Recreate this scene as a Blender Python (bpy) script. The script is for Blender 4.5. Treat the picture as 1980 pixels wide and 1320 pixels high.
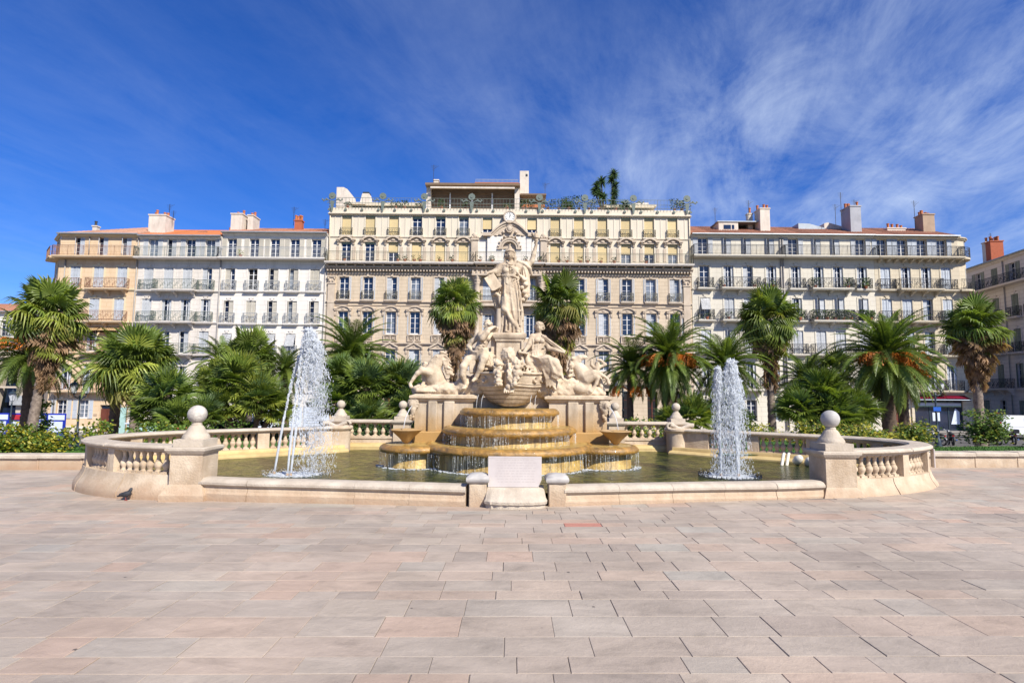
import bpy, math, random
import numpy as np
import openvdb
from mathutils import Matrix, Vector

R = random.Random(7)
rad = math.radians
for o in list(bpy.data.objects):
    bpy.data.objects.remove(o)
SC = bpy.context.scene
COL = SC.collection

# ------------------------------------------------------------------ camera
cam = bpy.data.cameras.new('camera')
cam.sensor_width = 36.0
cam.lens = 36.0 * 1080 / 1980
cam.clip_start = 0.1
cam.clip_end = 2000
cam_o = bpy.data.objects.new('camera', cam)
COL.objects.link(cam_o)
cam_o.matrix_world = Matrix.Translation((0, 0, 2.0)) @ Matrix.Rotation(math.pi / 2 + math.atan(100 / 1080), 4, 'X') @ Matrix.Rotation(0.0085, 4, 'Z')
SC.camera = cam_o

# ------------------------------------------------------------------ light
SUN = Vector((0.46, -0.60, 0.66)).normalized()
elev = math.asin(SUN.z)
sl = bpy.data.lights.new('sun', 'SUN')
sl.energy = 5.0
sl.angle = rad(0.5)
sl.color = (1.0, 0.95, 0.86)
so = bpy.data.objects.new('sun', sl)
COL.objects.link(so)
so.rotation_euler = SUN.to_track_quat('Z', 'Y').to_euler()
so.location = (20, -30, 40)

world = bpy.data.worlds.new('World')
SC.world = world
world.use_nodes = True
nt = world.node_tree
nt.nodes.clear()


def N(tree, kind, **kw):
    n = tree.nodes.new(kind)
    for k, v in kw.items():
        if k.startswith('i_'):
            key = k[2:]
            key = int(key) if key.isdigit() else key.replace('_', ' ')
            n.inputs[key].default_value = v
        else:
            setattr(n, k, v)
    return n


def L(tree, a, ai, b, bi):
    tree.links.new(a.outputs[ai], b.inputs[bi])


sky = N(nt, 'ShaderNodeTexSky', sky_type='NISHITA')
sky.sun_disc = False
sky.sun_elevation = elev
sky.sun_rotation = math.atan2(SUN.x, SUN.y)
sky.air_density = 1.0
sky.dust_density = 0.25
sky.ozone_density = 3.0
hsv = N(nt, 'ShaderNodeHueSaturation', i_Saturation=1.30, i_Value=1.0)
L(nt, sky, 0, hsv, 'Color')
tint = N(nt, 'ShaderNodeMix', data_type='RGBA', blend_type='MULTIPLY')
tint.inputs[0].default_value = 1.0
tint.inputs[7].default_value = (0.50, 0.70, 1.20, 1)
L(nt, hsv, 0, tint, 6)
# high thin cirrus: direction projected on a flat cloud layer
tc = N(nt, 'ShaderNodeTexCoord')
sep = N(nt, 'ShaderNodeSeparateXYZ')
L(nt, tc, 'Generated', sep, 0)
zc = N(nt, 'ShaderNodeMath', operation='MAXIMUM', i_1=0.03)
L(nt, sep, 2, zc, 0)
zc2 = N(nt, 'ShaderNodeMath', operation='ADD', i_1=0.12)
L(nt, zc, 0, zc2, 0)
dx = N(nt, 'ShaderNodeMath', operation='DIVIDE')
dy = N(nt, 'ShaderNodeMath', operation='DIVIDE')
L(nt, sep, 0, dx, 0); L(nt, zc2, 0, dx, 1)
L(nt, sep, 1, dy, 0); L(nt, zc2, 0, dy, 1)
comb = N(nt, 'ShaderNodeCombineXYZ')
L(nt, dx, 0, comb, 0); L(nt, dy, 0, comb, 1)


def noise_at(rot, scale, nscale, detail, rough, dist, loc=(0, 0, 0)):
    vr = N(nt, 'ShaderNodeVectorRotate', rotation_type='Z_AXIS')
    vr.inputs['Angle'].default_value = rot
    m = N(nt, 'ShaderNodeMapping')
    m.inputs['Scale'].default_value = scale
    m.inputs['Location'].default_value = loc
    L(nt, comb, 0, vr, 0)
    L(nt, vr, 0, m, 0)
    t = N(nt, 'ShaderNodeTexNoise', i_Scale=nscale, i_Detail=detail, i_Roughness=rough, i_Distortion=dist)
    L(nt, m, 0, t, 'Vector')
    return t


def ramp(tree, src, out, stops):
    r = N(tree, 'ShaderNodeValToRGB')
    el = r.color_ramp.elements
    while len(el) < len(stops):
        el.new(0.5)
    for e, (p, c) in zip(el, stops):
        e.position = p
        e.color = (c, c, c, 1) if isinstance(c, (int, float)) else (*c[:3], 1)
    L(tree, src, out, r, 0)
    return r


def mathn(tree, op, a, b):
    m = N(tree, 'ShaderNodeMath', operation=op)
    for i, q in enumerate((a, b)):
        if isinstance(q, (int, float)):
            m.inputs[i].default_value = q
        else:
            L(tree, q, 0, m, i)
    return m


# fine fibres, curdled patches and the broad areas where cirrus has formed
fib = ramp(nt, noise_at(0.30, (1.9, 0.5, 1), 1.5, 10, 0.66, 0.45), 0, [(0.40, 0), (0.80, 1)])
cur = ramp(nt, noise_at(0.45, (1.3, 0.8, 1), 2.2, 11, 0.68, 0.5, (3.1, 1.7, 0)), 0, [(0.38, 0), (0.78, 1)])
broad = ramp(nt, noise_at(0.3, (0.8, 0.8, 1), 0.75, 3, 0.5, 0.2, (1.3, 4.2, 0)), 0, [(0.34, 0), (0.62, 1)])
east = N(nt, 'ShaderNodeMapRange')
east.inputs[1].default_value = -0.6
east.inputs[2].default_value = 0.9
east.inputs[3].default_value = 0.15
east.inputs[4].default_value = 1.15
L(nt, dx, 0, east, 0)
c1 = mathn(nt, 'ADD', mathn(nt, 'MULTIPLY', fib, 0.55), mathn(nt, 'MULTIPLY', cur, 0.5))
c2 = mathn(nt, 'MULTIPLY', c1, mathn(nt, 'ADD', mathn(nt, 'MULTIPLY', broad, 0.8), 0.25))
c3 = mathn(nt, 'MULTIPLY', c2, east)
c4 = mathn(nt, 'MINIMUM', mathn(nt, 'MULTIPLY', c3, 0.95), 0.8)
cl = N(nt, 'ShaderNodeMix', data_type='RGBA')
cl.inputs[7].default_value = (6.4, 7.4, 9.0, 1)
L(nt, c4, 0, cl, 0)
L(nt, tint, 2, cl, 6)
bg = N(nt, 'ShaderNodeBackground', i_Strength=0.086)
L(nt, cl, 2, bg, 0)
wo = N(nt, 'ShaderNodeOutputWorld')
L(nt, bg, 0, wo, 0)

SC.view_settings.view_transform = 'Standard'
SC.view_settings.look = 'None'
SC.view_settings.gamma = 1
SC.view_settings.exposure = 0.52
SC.view_settings.use_curve_mapping = False
SC.render.engine = 'CYCLES'
SC.cycles.max_bounces = 6
SC.cycles.transparent_max_bounces = 12

# ------------------------------------------------------------------ object helpers
WM = {}


def link(o, parent=None, M=None):
    """link o with world matrix M (default identity) under parent"""
    COL.objects.link(o)
    M = M or Matrix.Identity(4)
    WM[o.name] = M.copy()
    if parent is not None:
        o.parent = parent
        o.matrix_local = WM[parent.name].inverted() @ M
    else:
        o.matrix_world = M
    return o


def thing(name, loc, label, cat, group=None, M=None):
    o = bpy.data.objects.new(name, None)
    o.empty_display_size = 0.2
    link(o, None, M or Matrix.Translation(loc))
    return tag(o, label, cat, group)


def tag(o, label=None, cat=None, group=None, kind=None):
    for k, v in (('label', label), ('category', cat), ('group', group), ('kind', kind)):
        if v:
            o[k] = v
    return o


def add(name, mesh, parent=None, M=None, kind=None, label=None):
    o = bpy.data.objects.new(name, mesh)
    link(o, parent, M)
    return tag(o, label, None, None, kind)


def T(x=0, y=0, z=0, rz=0, s=1):
    m = Matrix.Translation((x, y, z)) @ Matrix.Rotation(rz, 4, 'Z')
    if s != 1:
        m = m @ (Matrix.Scale(s, 4) if isinstance(s, (int, float)) else Matrix.Diagonal((*s, 1)))
    return m


class MB:
    def __init__(self):
        self.v, self.f, self.m = [], [], []
        self.mi = 0
        self.tints = []

    def add(self, vs, fs, M=None):
        b = len(self.v)
        if M is not None:
            vs = [tuple(M @ Vector(p)) for p in vs]
        self.v += [tuple(p) for p in vs]
        self.f += [tuple(i + b for i in f) for f in fs]
        self.m += [self.mi] * len(fs)
        return self

    def box(self, x0, x1, y0, y1, z0, z1, M=None):
        vs = [(x0, y0, z0), (x1, y0, z0), (x1, y1, z0), (x0, y1, z0), (x0, y0, z1), (x1, y0, z1), (x1, y1, z1), (x0, y1, z1)]
        return self.add(vs, [(0, 3, 2, 1), (4, 5, 6, 7), (0, 1, 5, 4), (1, 2, 6, 5), (2, 3, 7, 6), (3, 0, 4, 7)], M)

    def cbox(self, x0, x1, y0, y1, z0, z1, c=0.02, M=None):
        """box with its four upright edges and top edge chamfered"""
        def ring(e, z):
            return [(x0 + e + c, y0 + e, z), (x1 - e - c, y0 + e, z), (x1 - e, y0 + e + c, z), (x1 - e, y1 - e - c, z),
                    (x1 - e - c, y1 - e, z), (x0 + e + c, y1 - e, z), (x0 + e, y1 - e - c, z), (x0 + e, y0 + e + c, z)]
        vs = ring(0, z0) + ring(0, z1 - c) + ring(c, z1)
        fs = [tuple(range(7, -1, -1)), tuple(range(16, 24))]
        for k in (0, 8):
            for i in range(8):
                j = (i + 1) % 8
                fs.append((k + i, k + j, k + 8 + j, k + 8 + i))
        return self.add(vs, fs, M)

    def tube(self, pts, r, n=6, caps=True, M=None):
        pts = [Vector(p) for p in pts]
        rs = r if isinstance(r, (list, tuple)) else [r] * len(pts)
        vs, fs = [], []
        up = Vector((0, 0, 1))
        d0 = (pts[1] - pts[0]).normalized()
        a = up.cross(d0)
        if a.length < 1e-3:
            a = Vector((1, 0, 0)).cross(d0)
        a.normalize()
        for i, p in enumerate(pts):
            d = (pts[min(i + 1, len(pts) - 1)] - pts[max(i - 1, 0)])
            d = d.normalized() if d.length > 1e-9 else d0
            a = (a - d * a.dot(d))
            a = a.normalized() if a.length > 1e-6 else d.orthogonal().normalized()
            b = d.cross(a)
            for k in range(n):
                t = 2 * math.pi * k / n + (math.pi / 4 if n == 4 else 0)
                vs.append(p + (a * math.cos(t) + b * math.sin(t)) * rs[i])
        for i in range(len(pts) - 1):
            for k in range(n):
                j = (k + 1) % n
                fs.append((i * n + k, i * n + j, i * n + n + j, i * n + n + k))
        if caps:
            fs.append(tuple(range(n - 1, -1, -1)))
            fs.append(tuple((len(pts) - 1) * n + k for k in range(n)))
        return self.add(vs, fs, M)

    def lathe(self, prof, n=16, c=(0, 0, 0), M=None, fn=None):
        """prof: [(r, z)] bottom to top"""
        vs, fs = [], []
        for (r, z) in prof:
            for k in range(n):
                t = 2 * math.pi * k / n
                rr = r * (fn(t, z) if fn else 1)
                vs.append((c[0] + rr * math.cos(t), c[1] + rr * math.sin(t), c[2] + z))
        for i in range(len(prof) - 1):
            for k in range(n):
                j = (k + 1) % n
                fs.append((i * n + k, i * n + j, i * n + n + j, i * n + n + k))
        if prof[0][0] > 1e-4:
            fs.append(tuple(range(n - 1, -1, -1)))
        if prof[-1][0] > 1e-4:
            fs.append(tuple((len(prof) - 1) * n + k for k in range(n)))
        return self.add(vs, fs, M)

    def prism(self, poly, y0, y1, M=None):
        """poly of (x, z) counter-clockwise seen from -y"""
        n = len(poly)
        vs = [(x, y0, z) for x, z in poly] + [(x, y1, z) for x, z in poly]
        fs = [tuple(range(n)), tuple(range(2 * n - 1, n - 1, -1))]
        for i in range(n):
            j = (i + 1) % n
            fs.append((j, i, n + i, n + j))
        return self.add(vs, fs, M)

    def sweep(self, path, prof, closed_prof=True, M=None, z0=0):
        """sweep (offset, z) profile along an xy path; offset is to the left of travel"""
        vs, fs = [], []
        n, k = len(path), len(prof)
        for i, p in enumerate(path):
            a = Vector(path[max(i - 1, 0)][:2]); b = Vector(path[min(i + 1, n - 1)][:2])
            d = (b - a).normalized()
            nx, ny = -d.y, d.x
            for (o, z) in prof:
                vs.append((p[0] + nx * o, p[1] + ny * o, z + z0))
        for i in range(n - 1):
            for q in range(k if closed_prof else k - 1):
                w = (q + 1) % k
                fs.append((i * k + q, i * k + w, i * k + k + w, i * k + k + q))
        if closed_prof:
            fs.append(tuple(range(k - 1, -1, -1)))
            fs.append(tuple((n - 1) * k + q for q in range(k)))
        return self.add(vs, fs, M)

    def ball(self, c, r, n=12, m=8, M=None, sc=(1, 1, 1)):
        prof = [(max(1e-5, r * math.sin(math.pi * i / m)), -r * math.cos(math.pi * i / m)) for i in range(m + 1)]
        vs, fs = [], []
        b = MB().lathe([(max(p[0], 1e-5), p[1]) for p in prof], n)
        vs = [(c[0] + p[0] * sc[0], c[1] + p[1] * sc[1], c[2] + p[2] * sc[2]) for p in b.v]
        return self.add(vs, b.f, M)

    def mesh(self, name, *mats, smooth=None, tints=None):
        me = bpy.data.meshes.new(name)
        me.from_pydata(self.v, [], self.f)
        for m in mats:
            me.materials.append(m)
        if len(mats) > 1:
            me.polygons.foreach_set('material_index', self.m)
        if smooth:
            me.polygons.foreach_set('use_smooth', [True] * len(me.polygons))
            if smooth < 170:
                me.set_sharp_from_angle(angle=rad(smooth))
        if tints is not None:
            a = me.attributes.new('tint', 'FLOAT', 'POINT')
            a.data.foreach_set('value', tints)
        me.update()
        return me


MESH = {}


def cached(key, fn):
    if key not in MESH:
        MESH[key] = fn()
    return MESH[key]


# ------------------------------------------------------------------ materials
MATS = {}


def mat(name, col, col2=None, rough=0.8, nscale=1.2, detail=7, bump=0.0, bscale=30, metal=0.0, spec=0.35,
        stain=None, stain_amt=0.0, stain_scale=(1, 1, 0.3), objrand=0.0, courses=None, trans=0.0, coat=0.0, islandrand=0.0, alpha=None, two=None, zstain=None):
    m = bpy.data.materials.new(name)
    m.use_nodes = True
    t = m.node_tree
    t.nodes.clear()
    out = N(t, 'ShaderNodeOutputMaterial')
    b = N(t, 'ShaderNodeBsdfPrincipled', i_Roughness=rough, i_Metallic=metal)
    b.inputs['Specular IOR Level'].default_value = spec
    if coat:
        b.inputs['Coat Weight'].default_value = coat
    if trans:
        b.inputs['Transmission Weight'].default_value = trans
    geo = N(t, 'ShaderNodeNewGeometry')
    L(t, b, 0, out, 0)
    col2 = col2 or tuple(c * 0.78 for c in col)
    n1 = N(t, 'ShaderNodeTexNoise', i_Scale=nscale, i_Detail=detail, i_Roughness=0.62)
    L(t, geo, 'Position', n1, 'Vector')
    cur = ramp(t, n1, 0, [(0.33, col2), (0.66, col)])
    src, so_ = cur, 0

    def mix(fac, fo, c, blend='MIX', amt=None):
        nonlocal src, so_
        mx = N(t, 'ShaderNodeMix', data_type='RGBA', blend_type=blend)
        if fac is None:
            mx.inputs[0].default_value = amt
        else:
            L(t, fac, fo, mx, 0)
        L(t, src, so_, mx, 6)
        if isinstance(c, tuple):
            mx.inputs[7].default_value = (*c[:3], 1)
        else:
            L(t, c[0], c[1], mx, 7) if isinstance(c, list) else None
        src, so_ = mx, 2

    if stain:
        mp = N(t, 'ShaderNodeMapping')
        mp.inputs['Scale'].default_value = stain_scale
        L(t, geo, 'Position', mp, 0)
        n2 = N(t, 'ShaderNodeTexNoise', i_Scale=2.6, i_Detail=8, i_Roughness=0.65)
        L(t, mp, 0, n2, 'Vector')
        r2 = ramp(t, n2, 0, [(0.44, 0), (0.7, stain_amt)])
        mix(r2, 0, stain)
    if zstain:      # dirt that reaches up from the ground: (z_top, z_bottom, colour, amount)
        sz = N(t, 'ShaderNodeSeparateXYZ')
        L(t, geo, 'Position', sz, 0)
        n5 = N(t, 'ShaderNodeTexNoise', i_Scale=3.0, i_Detail=6)
        L(t, geo, 'Position', n5, 'Vector')
        ad = mathn(t, 'ADD', sz, mathn(t, 'MULTIPLY', n5, 0.5))
        L(t, sz, 2, ad, 0)
        mr = N(t, 'ShaderNodeMapRange')
        mr.inputs[1].default_value = zstain[0] + 0.25
        mr.inputs[2].default_value = zstain[1] + 0.25
        mr.inputs[3].default_value = 0
        mr.inputs[4].default_value = zstain[3]
        L(t, ad, 0, mr, 0)
        mix(mr, 0, zstain[2])
    if objrand:
        oi = N(t, 'ShaderNodeObjectInfo')
        rr = N(t, 'ShaderNodeMapRange')
        rr.inputs[3].default_value = 1 - objrand
        rr.inputs[4].default_value = 1 + objrand
        L(t, oi, 'Random', rr, 0)
        cb = N(t, 'ShaderNodeCombineColor')
        for i in range(3):
            L(t, rr, 0, cb, i)
        mx = N(t, 'ShaderNodeMix', data_type='RGBA', blend_type='MULTIPLY')
        mx.inputs[0].default_value = 1
        L(t, src, so_, mx, 6); L(t, cb, 0, mx, 7)
        src, so_ = mx, 2
    if islandrand:
        rr = N(t, 'ShaderNodeMapRange')
        rr.inputs[3].default_value = 1 - islandrand
        rr.inputs[4].default_value = 1 + islandrand
        L(t, geo, 'Random Per Island', rr, 0)
        mx = N(t, 'ShaderNodeMix', data_type='RGBA', blend_type='MULTIPLY')
        mx.inputs[0].default_value = 1
        cb = N(t, 'ShaderNodeCombineColor')
        for i in range(3):
            L(t, rr, 0, cb, i)
        L(t, src, so_, mx, 6); L(t, cb, 0, mx, 7)
        src, so_ = mx, 2
    hsrc = None
    if courses:     # ashlar joints: (course height, block length, joint colour, joint depth)
        ch, bl, jc, jd = courses
        tc_ = N(t, 'ShaderNodeTexCoord')
        s3 = N(t, 'ShaderNodeSeparateXYZ')
        L(t, tc_, 'Object', s3, 0)
        cx = N(t, 'ShaderNodeCombineXYZ')
        L(t, s3, 0, cx, 0); L(t, s3, 2, cx, 1)
        br = N(t, 'ShaderNodeTexBrick')
        br.inputs['Scale'].default_value = 1
        br.inputs['Mortar Size'].default_value = jd
        br.inputs['Mortar Smooth'].default_value = 0.4
        br.inputs['Brick Width'].default_value = bl
        br.inputs['Row Height'].default_value = ch
        L(t, cx, 0, br, 'Vector')
        mm = mathn(t, 'MULTIPLY', br, 1.0)
        L(t, br, 'Fac', mm, 0)
        mix(mm, 0, jc)
    if two:         # separate colour for the underside of leaves: not light, the leaf's own back
        mix(geo, 'Backfacing', two)
    L(t, src, so_, b, 'Base Color')
    if alpha is not None:
        b.inputs['Alpha'].default_value = alpha
    if bump:
        n3 = N(t, 'ShaderNodeTexNoise', i_Scale=bscale, i_Detail=8, i_Roughness=0.65)
        L(t, geo, 'Position', n3, 'Vector')
        bp = N(t, 'ShaderNodeBump', i_Strength=bump, i_Distance=0.02)
        L(t, n3, 0, bp, 'Height')
        L(t, bp, 0, b, 'Normal')
    MATS[name] = m
    return m


mat('limestone', (0.60, 0.49, 0.36), (0.46, 0.35, 0.24), 0.88, 2.6, bump=0.8, bscale=26, stain=(0.30, 0.21, 0.13), stain_amt=0.6, zstain=(0.30, -0.12, (0.37, 0.235, 0.145), 0.85))
mat('limestone_worn', (0.56, 0.48, 0.38), (0.42, 0.35, 0.27), 0.85, 3.0, bump=0.8, bscale=30, stain=(0.32, 0.26, 0.2), stain_amt=0.45)
mat('statue_stone', (0.66, 0.54, 0.39), (0.50, 0.39, 0.27), 0.85, 3.4, bump=0.7, bscale=30, stain=(0.24, 0.17, 0.11), stain_amt=0.75, stain_scale=(1, 1, 0.45))
mat('grey_marble', (0.50, 0.47, 0.43), (0.34, 0.32, 0.30), 0.6, 3.0, bump=0.2, bscale=40, stain=(0.22, 0.2, 0.19), stain_amt=0.6, stain_scale=(0.6, 0.6, 3))
mat('white_marble', (0.54, 0.49, 0.46), (0.47, 0.42, 0.40), 0.6, 3.0, bump=0.15, bscale=40, stain=(0.5, 0.42, 0.38), stain_amt=0.3)
mat('engraving', (0.46, 0.41, 0.385), (0.41, 0.365, 0.345), 0.8)
mat('pitted_stone', (0.60, 0.55, 0.48), (0.46, 0.41, 0.36), 0.85, 5.0, bump=0.9, bscale=18, stain=(0.2, 0.18, 0.16), stain_amt=0.7, stain_scale=(2, 2, 2))
mat('block_stone', (0.56, 0.46, 0.34), (0.42, 0.34, 0.25), 0.85, 2.2, bump=0.6, bscale=24, stain=(0.17, 0.13, 0.09), stain_amt=0.7, zstain=(1.6, 0.95, (0.38, 0.22, 0.07), 0.95))
mat('wet_ochre', (0.60, 0.41, 0.12), (0.36, 0.22, 0.06), 0.45, 5.0, bump=0.8, bscale=20, spec=0.5, stain=(0.085, 0.06, 0.02), stain_amt=0.85, stain_scale=(4.5, 4.5, 0.5), coat=0.3)
mat('wet_rim', (0.46, 0.24, 0.045), (0.24, 0.125, 0.025), 0.4, 7.0, bump=0.9, bscale=24, spec=0.6, stain=(0.09, 0.06, 0.02), stain_amt=0.85, stain_scale=(2.2, 2.2, 3), coat=0.35)
mat('basin_wall', (0.60, 0.45, 0.20), (0.45, 0.33, 0.15), 0.6, 1.8, bump=0.3, bscale=20, stain=(0.3, 0.2, 0.08), stain_amt=0.5)
mat('joint_bed', (0.24, 0.20, 0.17), None, 0.95, 4, bump=0.3)
mat('facade_cream', (0.66, 0.58, 0.46), (0.61, 0.54, 0.42), 0.9, 0.25, stain=(0.42, 0.36, 0.26), stain_amt=0.25, stain_scale=(0.8, 0.8, 0.15))
mat('facade_stone', (0.58, 0.47, 0.34), (0.52, 0.415, 0.295), 0.9, 0.3, stain=(0.38, 0.3, 0.21), stain_amt=0.4, stain_scale=(0.8, 0.8, 0.2), courses=(0.36, 1.15, (0.37, 0.29, 0.2), 0.018))
mat('ornament_stone', (0.56, 0.46, 0.35), (0.46, 0.37, 0.28), 0.9, 0.8, stain=(0.34, 0.27, 0.2), stain_amt=0.5, stain_scale=(1, 1, 0.4))
mat('facade_orange', (0.66, 0.50, 0.33), (0.61, 0.455, 0.295), 0.9, 0.3, stain=(0.45, 0.28, 0.14), stain_amt=0.3, stain_scale=(0.8, 0.8, 0.15), courses=(0.42, 2.4, (0.50, 0.32, 0.16), 0.014))
mat('facade_yellow', (0.68, 0.56, 0.38), (0.62, 0.51, 0.34), 0.9, 0.3, stain=(0.5, 0.4, 0.22), stain_amt=0.25)
mat('facade_white', (0.73, 0.68, 0.61), (0.68, 0.63, 0.56), 0.9, 0.3, stain=(0.42, 0.38, 0.33), stain_amt=0.3, stain_scale=(0.8, 0.8, 0.15), courses=(0.45, 2.2, (0.47, 0.43, 0.38), 0.014))
mat('facade_grey', (0.68, 0.62, 0.55), (0.62, 0.56, 0.49), 0.9, 0.3, stain=(0.38, 0.34, 0.29), stain_amt=0.4, stain_scale=(0.8, 0.8, 0.15), courses=(0.45, 2.2, (0.42, 0.37, 0.32), 0.016))
mat('facade_pale', (0.63, 0.58, 0.48), (0.58, 0.53, 0.43), 0.9, 0.3, stain=(0.4, 0.35, 0.28), stain_amt=0.3, stain_scale=(0.8, 0.8, 0.15), courses=(0.45, 2.0, (0.42, 0.37, 0.30), 0.016))
mat('facade_buff', (0.60, 0.52, 0.38), (0.54, 0.46, 0.34), 0.9, 0.3, stain=(0.38, 0.33, 0.25), stain_amt=0.35, stain_scale=(0.8, 0.8, 0.15), courses=(0.42, 1.6, (0.40, 0.33, 0.24), 0.018))
mat('facade_shade', (0.72, 0.63, 0.56), (0.66, 0.57, 0.51), 0.9, 0.3, courses=(0.42, 2.6, (0.4, 0.31, 0.25), 0.014))
mat('concrete', (0.55, 0.46, 0.36), (0.48, 0.4, 0.31), 0.9, 0.6)
mat('roof_tile', (0.40, 0.155, 0.085), (0.20, 0.085, 0.055), 0.9, 5.0, stain=(0.42, 0.27, 0.18), stain_amt=0.7, stain_scale=(2.2, 2.2, 2.2), islandrand=0.22)
mat('roof_new', (0.50, 0.17, 0.06), (0.38, 0.12, 0.045), 0.9, 3.5, islandrand=0.12)
mat('roof_pale', (0.46, 0.26, 0.18), (0.32, 0.17, 0.11), 0.9, 4.5, islandrand=0.2)
mat('terracotta', (0.48, 0.16, 0.06), None, 0.85, 4)
mat('brick_red', (0.42, 0.12, 0.06), (0.34, 0.1, 0.05), 0.9, 5)
mat('chimney_render', (0.68, 0.60, 0.50), (0.58, 0.5, 0.42), 0.9, 1.0, stain=(0.3, 0.25, 0.2), stain_amt=0.4)
mat('penthouse_brown', (0.20, 0.135, 0.085), (0.16, 0.105, 0.065), 0.8, 1.5)
mat('chimney_grey', (0.38, 0.38, 0.40), (0.3, 0.3, 0.32), 0.8, 1.2)
mat('chimney_brown', (0.40, 0.29, 0.2), (0.32, 0.23, 0.16), 0.9, 1.2)
mat('zinc', (0.36, 0.39, 0.41), None, 0.45, 2, metal=0.4)
mat('glass', (0.012, 0.022, 0.055), (0.008, 0.013, 0.03), 0.06, 0.5, spec=0.8)
mat('glass_curtain', (0.20, 0.23, 0.28), (0.08, 0.10, 0.13), 0.25, 1.5, spec=0.6, objrand=0.3)
mat('frame_white', (0.72, 0.71, 0.70), None, 0.5, 3)
mat('frame_grey', (0.40, 0.41, 0.41), None, 0.6, 3)
mat('shutter_blue', (0.47, 0.50, 0.54), (0.42, 0.45, 0.49), 0.7, 2, objrand=0.10)
mat('shutter_beige', (0.50, 0.46, 0.38), (0.45, 0.41, 0.34), 0.7, 2, objrand=0.10)
mat('shutter_grey', (0.48, 0.49, 0.50), (0.43, 0.44, 0.45), 0.7, 2, objrand=0.10)
mat('shutter_olive', (0.28, 0.29, 0.22), (0.24, 0.25, 0.19), 0.7, 2, objrand=0.10)
mat('blind_yellow', (0.58, 0.45, 0.235), (0.53, 0.41, 0.21), 0.7, 1, objrand=0.12)
mat('blind_green', (0.25, 0.32, 0.25), None, 0.7, 1)
mat('blind_white', (0.78, 0.78, 0.77), None, 0.7, 1)
mat('iron_dark', (0.035, 0.037, 0.042), None, 0.5, 8, spec=0.4)
mat('iron_green', (0.16, 0.19, 0.16), (0.11, 0.13, 0.11), 0.6, 8)
mat('iron_olive', (0.20, 0.19, 0.13), (0.14, 0.13, 0.09), 0.6, 8)
mat('iron_rust', (0.30, 0.16, 0.10), (0.2, 0.11, 0.07), 0.7, 8)
mat('iron_lamp', (0.025, 0.04, 0.055), None, 0.4, 8, spec=0.5)
mat('downpipe', (0.36, 0.33, 0.3), None, 0.6, 3)
mat('door_brown', (0.15, 0.045, 0.025), (0.1, 0.03, 0.018), 0.5, 4)
mat('dark_interior', (0.012, 0.012, 0.014), None, 0.9, 3)
mat('awning_red', (0.30, 0.008, 0.045), None, 0.7, 3)
mat('awning_cream', (0.62, 0.45, 0.24), (0.55, 0.38, 0.18), 0.8, 3)
mat('awning_orange', (0.62, 0.30, 0.08), None, 0.8, 3)
mat('shop_green', (0.45, 0.62, 0.35), None, 0.6, 3)
mat('blue_panel', (0.012, 0.03, 0.36), None, 0.5, 3)
mat('red_panel', (0.45, 0.03, 0.04), None, 0.5, 3)
mat('board_white', (0.62, 0.68, 0.78), (0.56, 0.62, 0.72), 0.5, 3)
mat('teal_paint', (0.42, 0.62, 0.58), None, 0.6, 3)
mat('lamp_glass', (0.62, 0.64, 0.66), None, 0.2, 3, spec=0.6)
mat('sign_blue', (0.02, 0.10, 0.45), None, 0.4, 3)
mat('van_white', (0.78, 0.79, 0.80), None, 0.25, 2, spec=0.5, coat=0.5)
mat('rubber', (0.02, 0.02, 0.02), None, 0.8, 8)
mat('chrome', (0.5, 0.5, 0.5), None, 0.2, 3, metal=1)
mat('bike_black', (0.02, 0.021, 0.024), None, 0.25, 3, spec=0.6)
mat('bike_silver', (0.25, 0.26, 0.28), None, 0.3, 3, metal=0.6)
mat('tail_red', (0.4, 0.01, 0.01), None, 0.3, 3)
mat('plastic_green', (0.25, 0.55, 0.05), None, 0.4, 3)
mat('asphalt', (0.115, 0.108, 0.105), (0.09, 0.085, 0.082), 0.9, 0.8, bump=0.3, bscale=60, stain=(0.07, 0.065, 0.06), stain_amt=0.5, stain_scale=(0.4, 0.4, 1))
mat('path_gravel', (0.30, 0.25, 0.22), (0.25, 0.21, 0.185), 0.9, 0.8, bump=0.3, bscale=60)
mat('sidewalk', (0.30, 0.27, 0.245), (0.25, 0.23, 0.21), 0.9, 0.8, bump=0.2, bscale=40)
mat('soil', (0.05, 0.07, 0.02), (0.035, 0.04, 0.015), 0.95, 2, bump=0.5, bscale=40)
mat('lawn', (0.06, 0.145, 0.018), (0.04, 0.10, 0.012), 0.9, 1.5, bump=0.6, bscale=60, islandrand=0.35)
mat('frond_green', (0.15, 0.205, 0.036), (0.085, 0.13, 0.024), 0.45, 1.6, objrand=0.5, spec=0.45)
mat('frond_fan', (0.20, 0.25, 0.042), (0.115, 0.165, 0.028), 0.45, 1.6, objrand=0.5, spec=0.45)
mat('frond_young', (0.33, 0.36, 0.06), (0.22, 0.26, 0.045), 0.42, 1.6, objrand=0.3, spec=0.45)
mat('frond_silver', (0.17, 0.24, 0.09), (0.105, 0.165, 0.06), 0.45, 1.6, objrand=0.35, spec=0.45)
mat('frond_dead', (0.38, 0.25, 0.15), (0.20, 0.12, 0.07), 0.85, 3.0, objrand=0.45)
mat('frond_yellowing', (0.26, 0.24, 0.055), (0.17, 0.16, 0.04), 0.6, 3.0, objrand=0.3)
mat('fruit_orange', (0.62, 0.20, 0.02), (0.45, 0.12, 0.012), 0.5, 6, objrand=0.25)
mat('trunk_grey', (0.30, 0.24, 0.19), (0.15, 0.115, 0.09), 0.95, 6.0, bump=1.0, bscale=14, stain=(0.07, 0.05, 0.04), stain_amt=0.7, stain_scale=(3, 3, 3))
mat('trunk_brown', (0.13, 0.09, 0.06), (0.06, 0.042, 0.03), 0.95, 6.0, bump=1.0, bscale=14)
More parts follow.
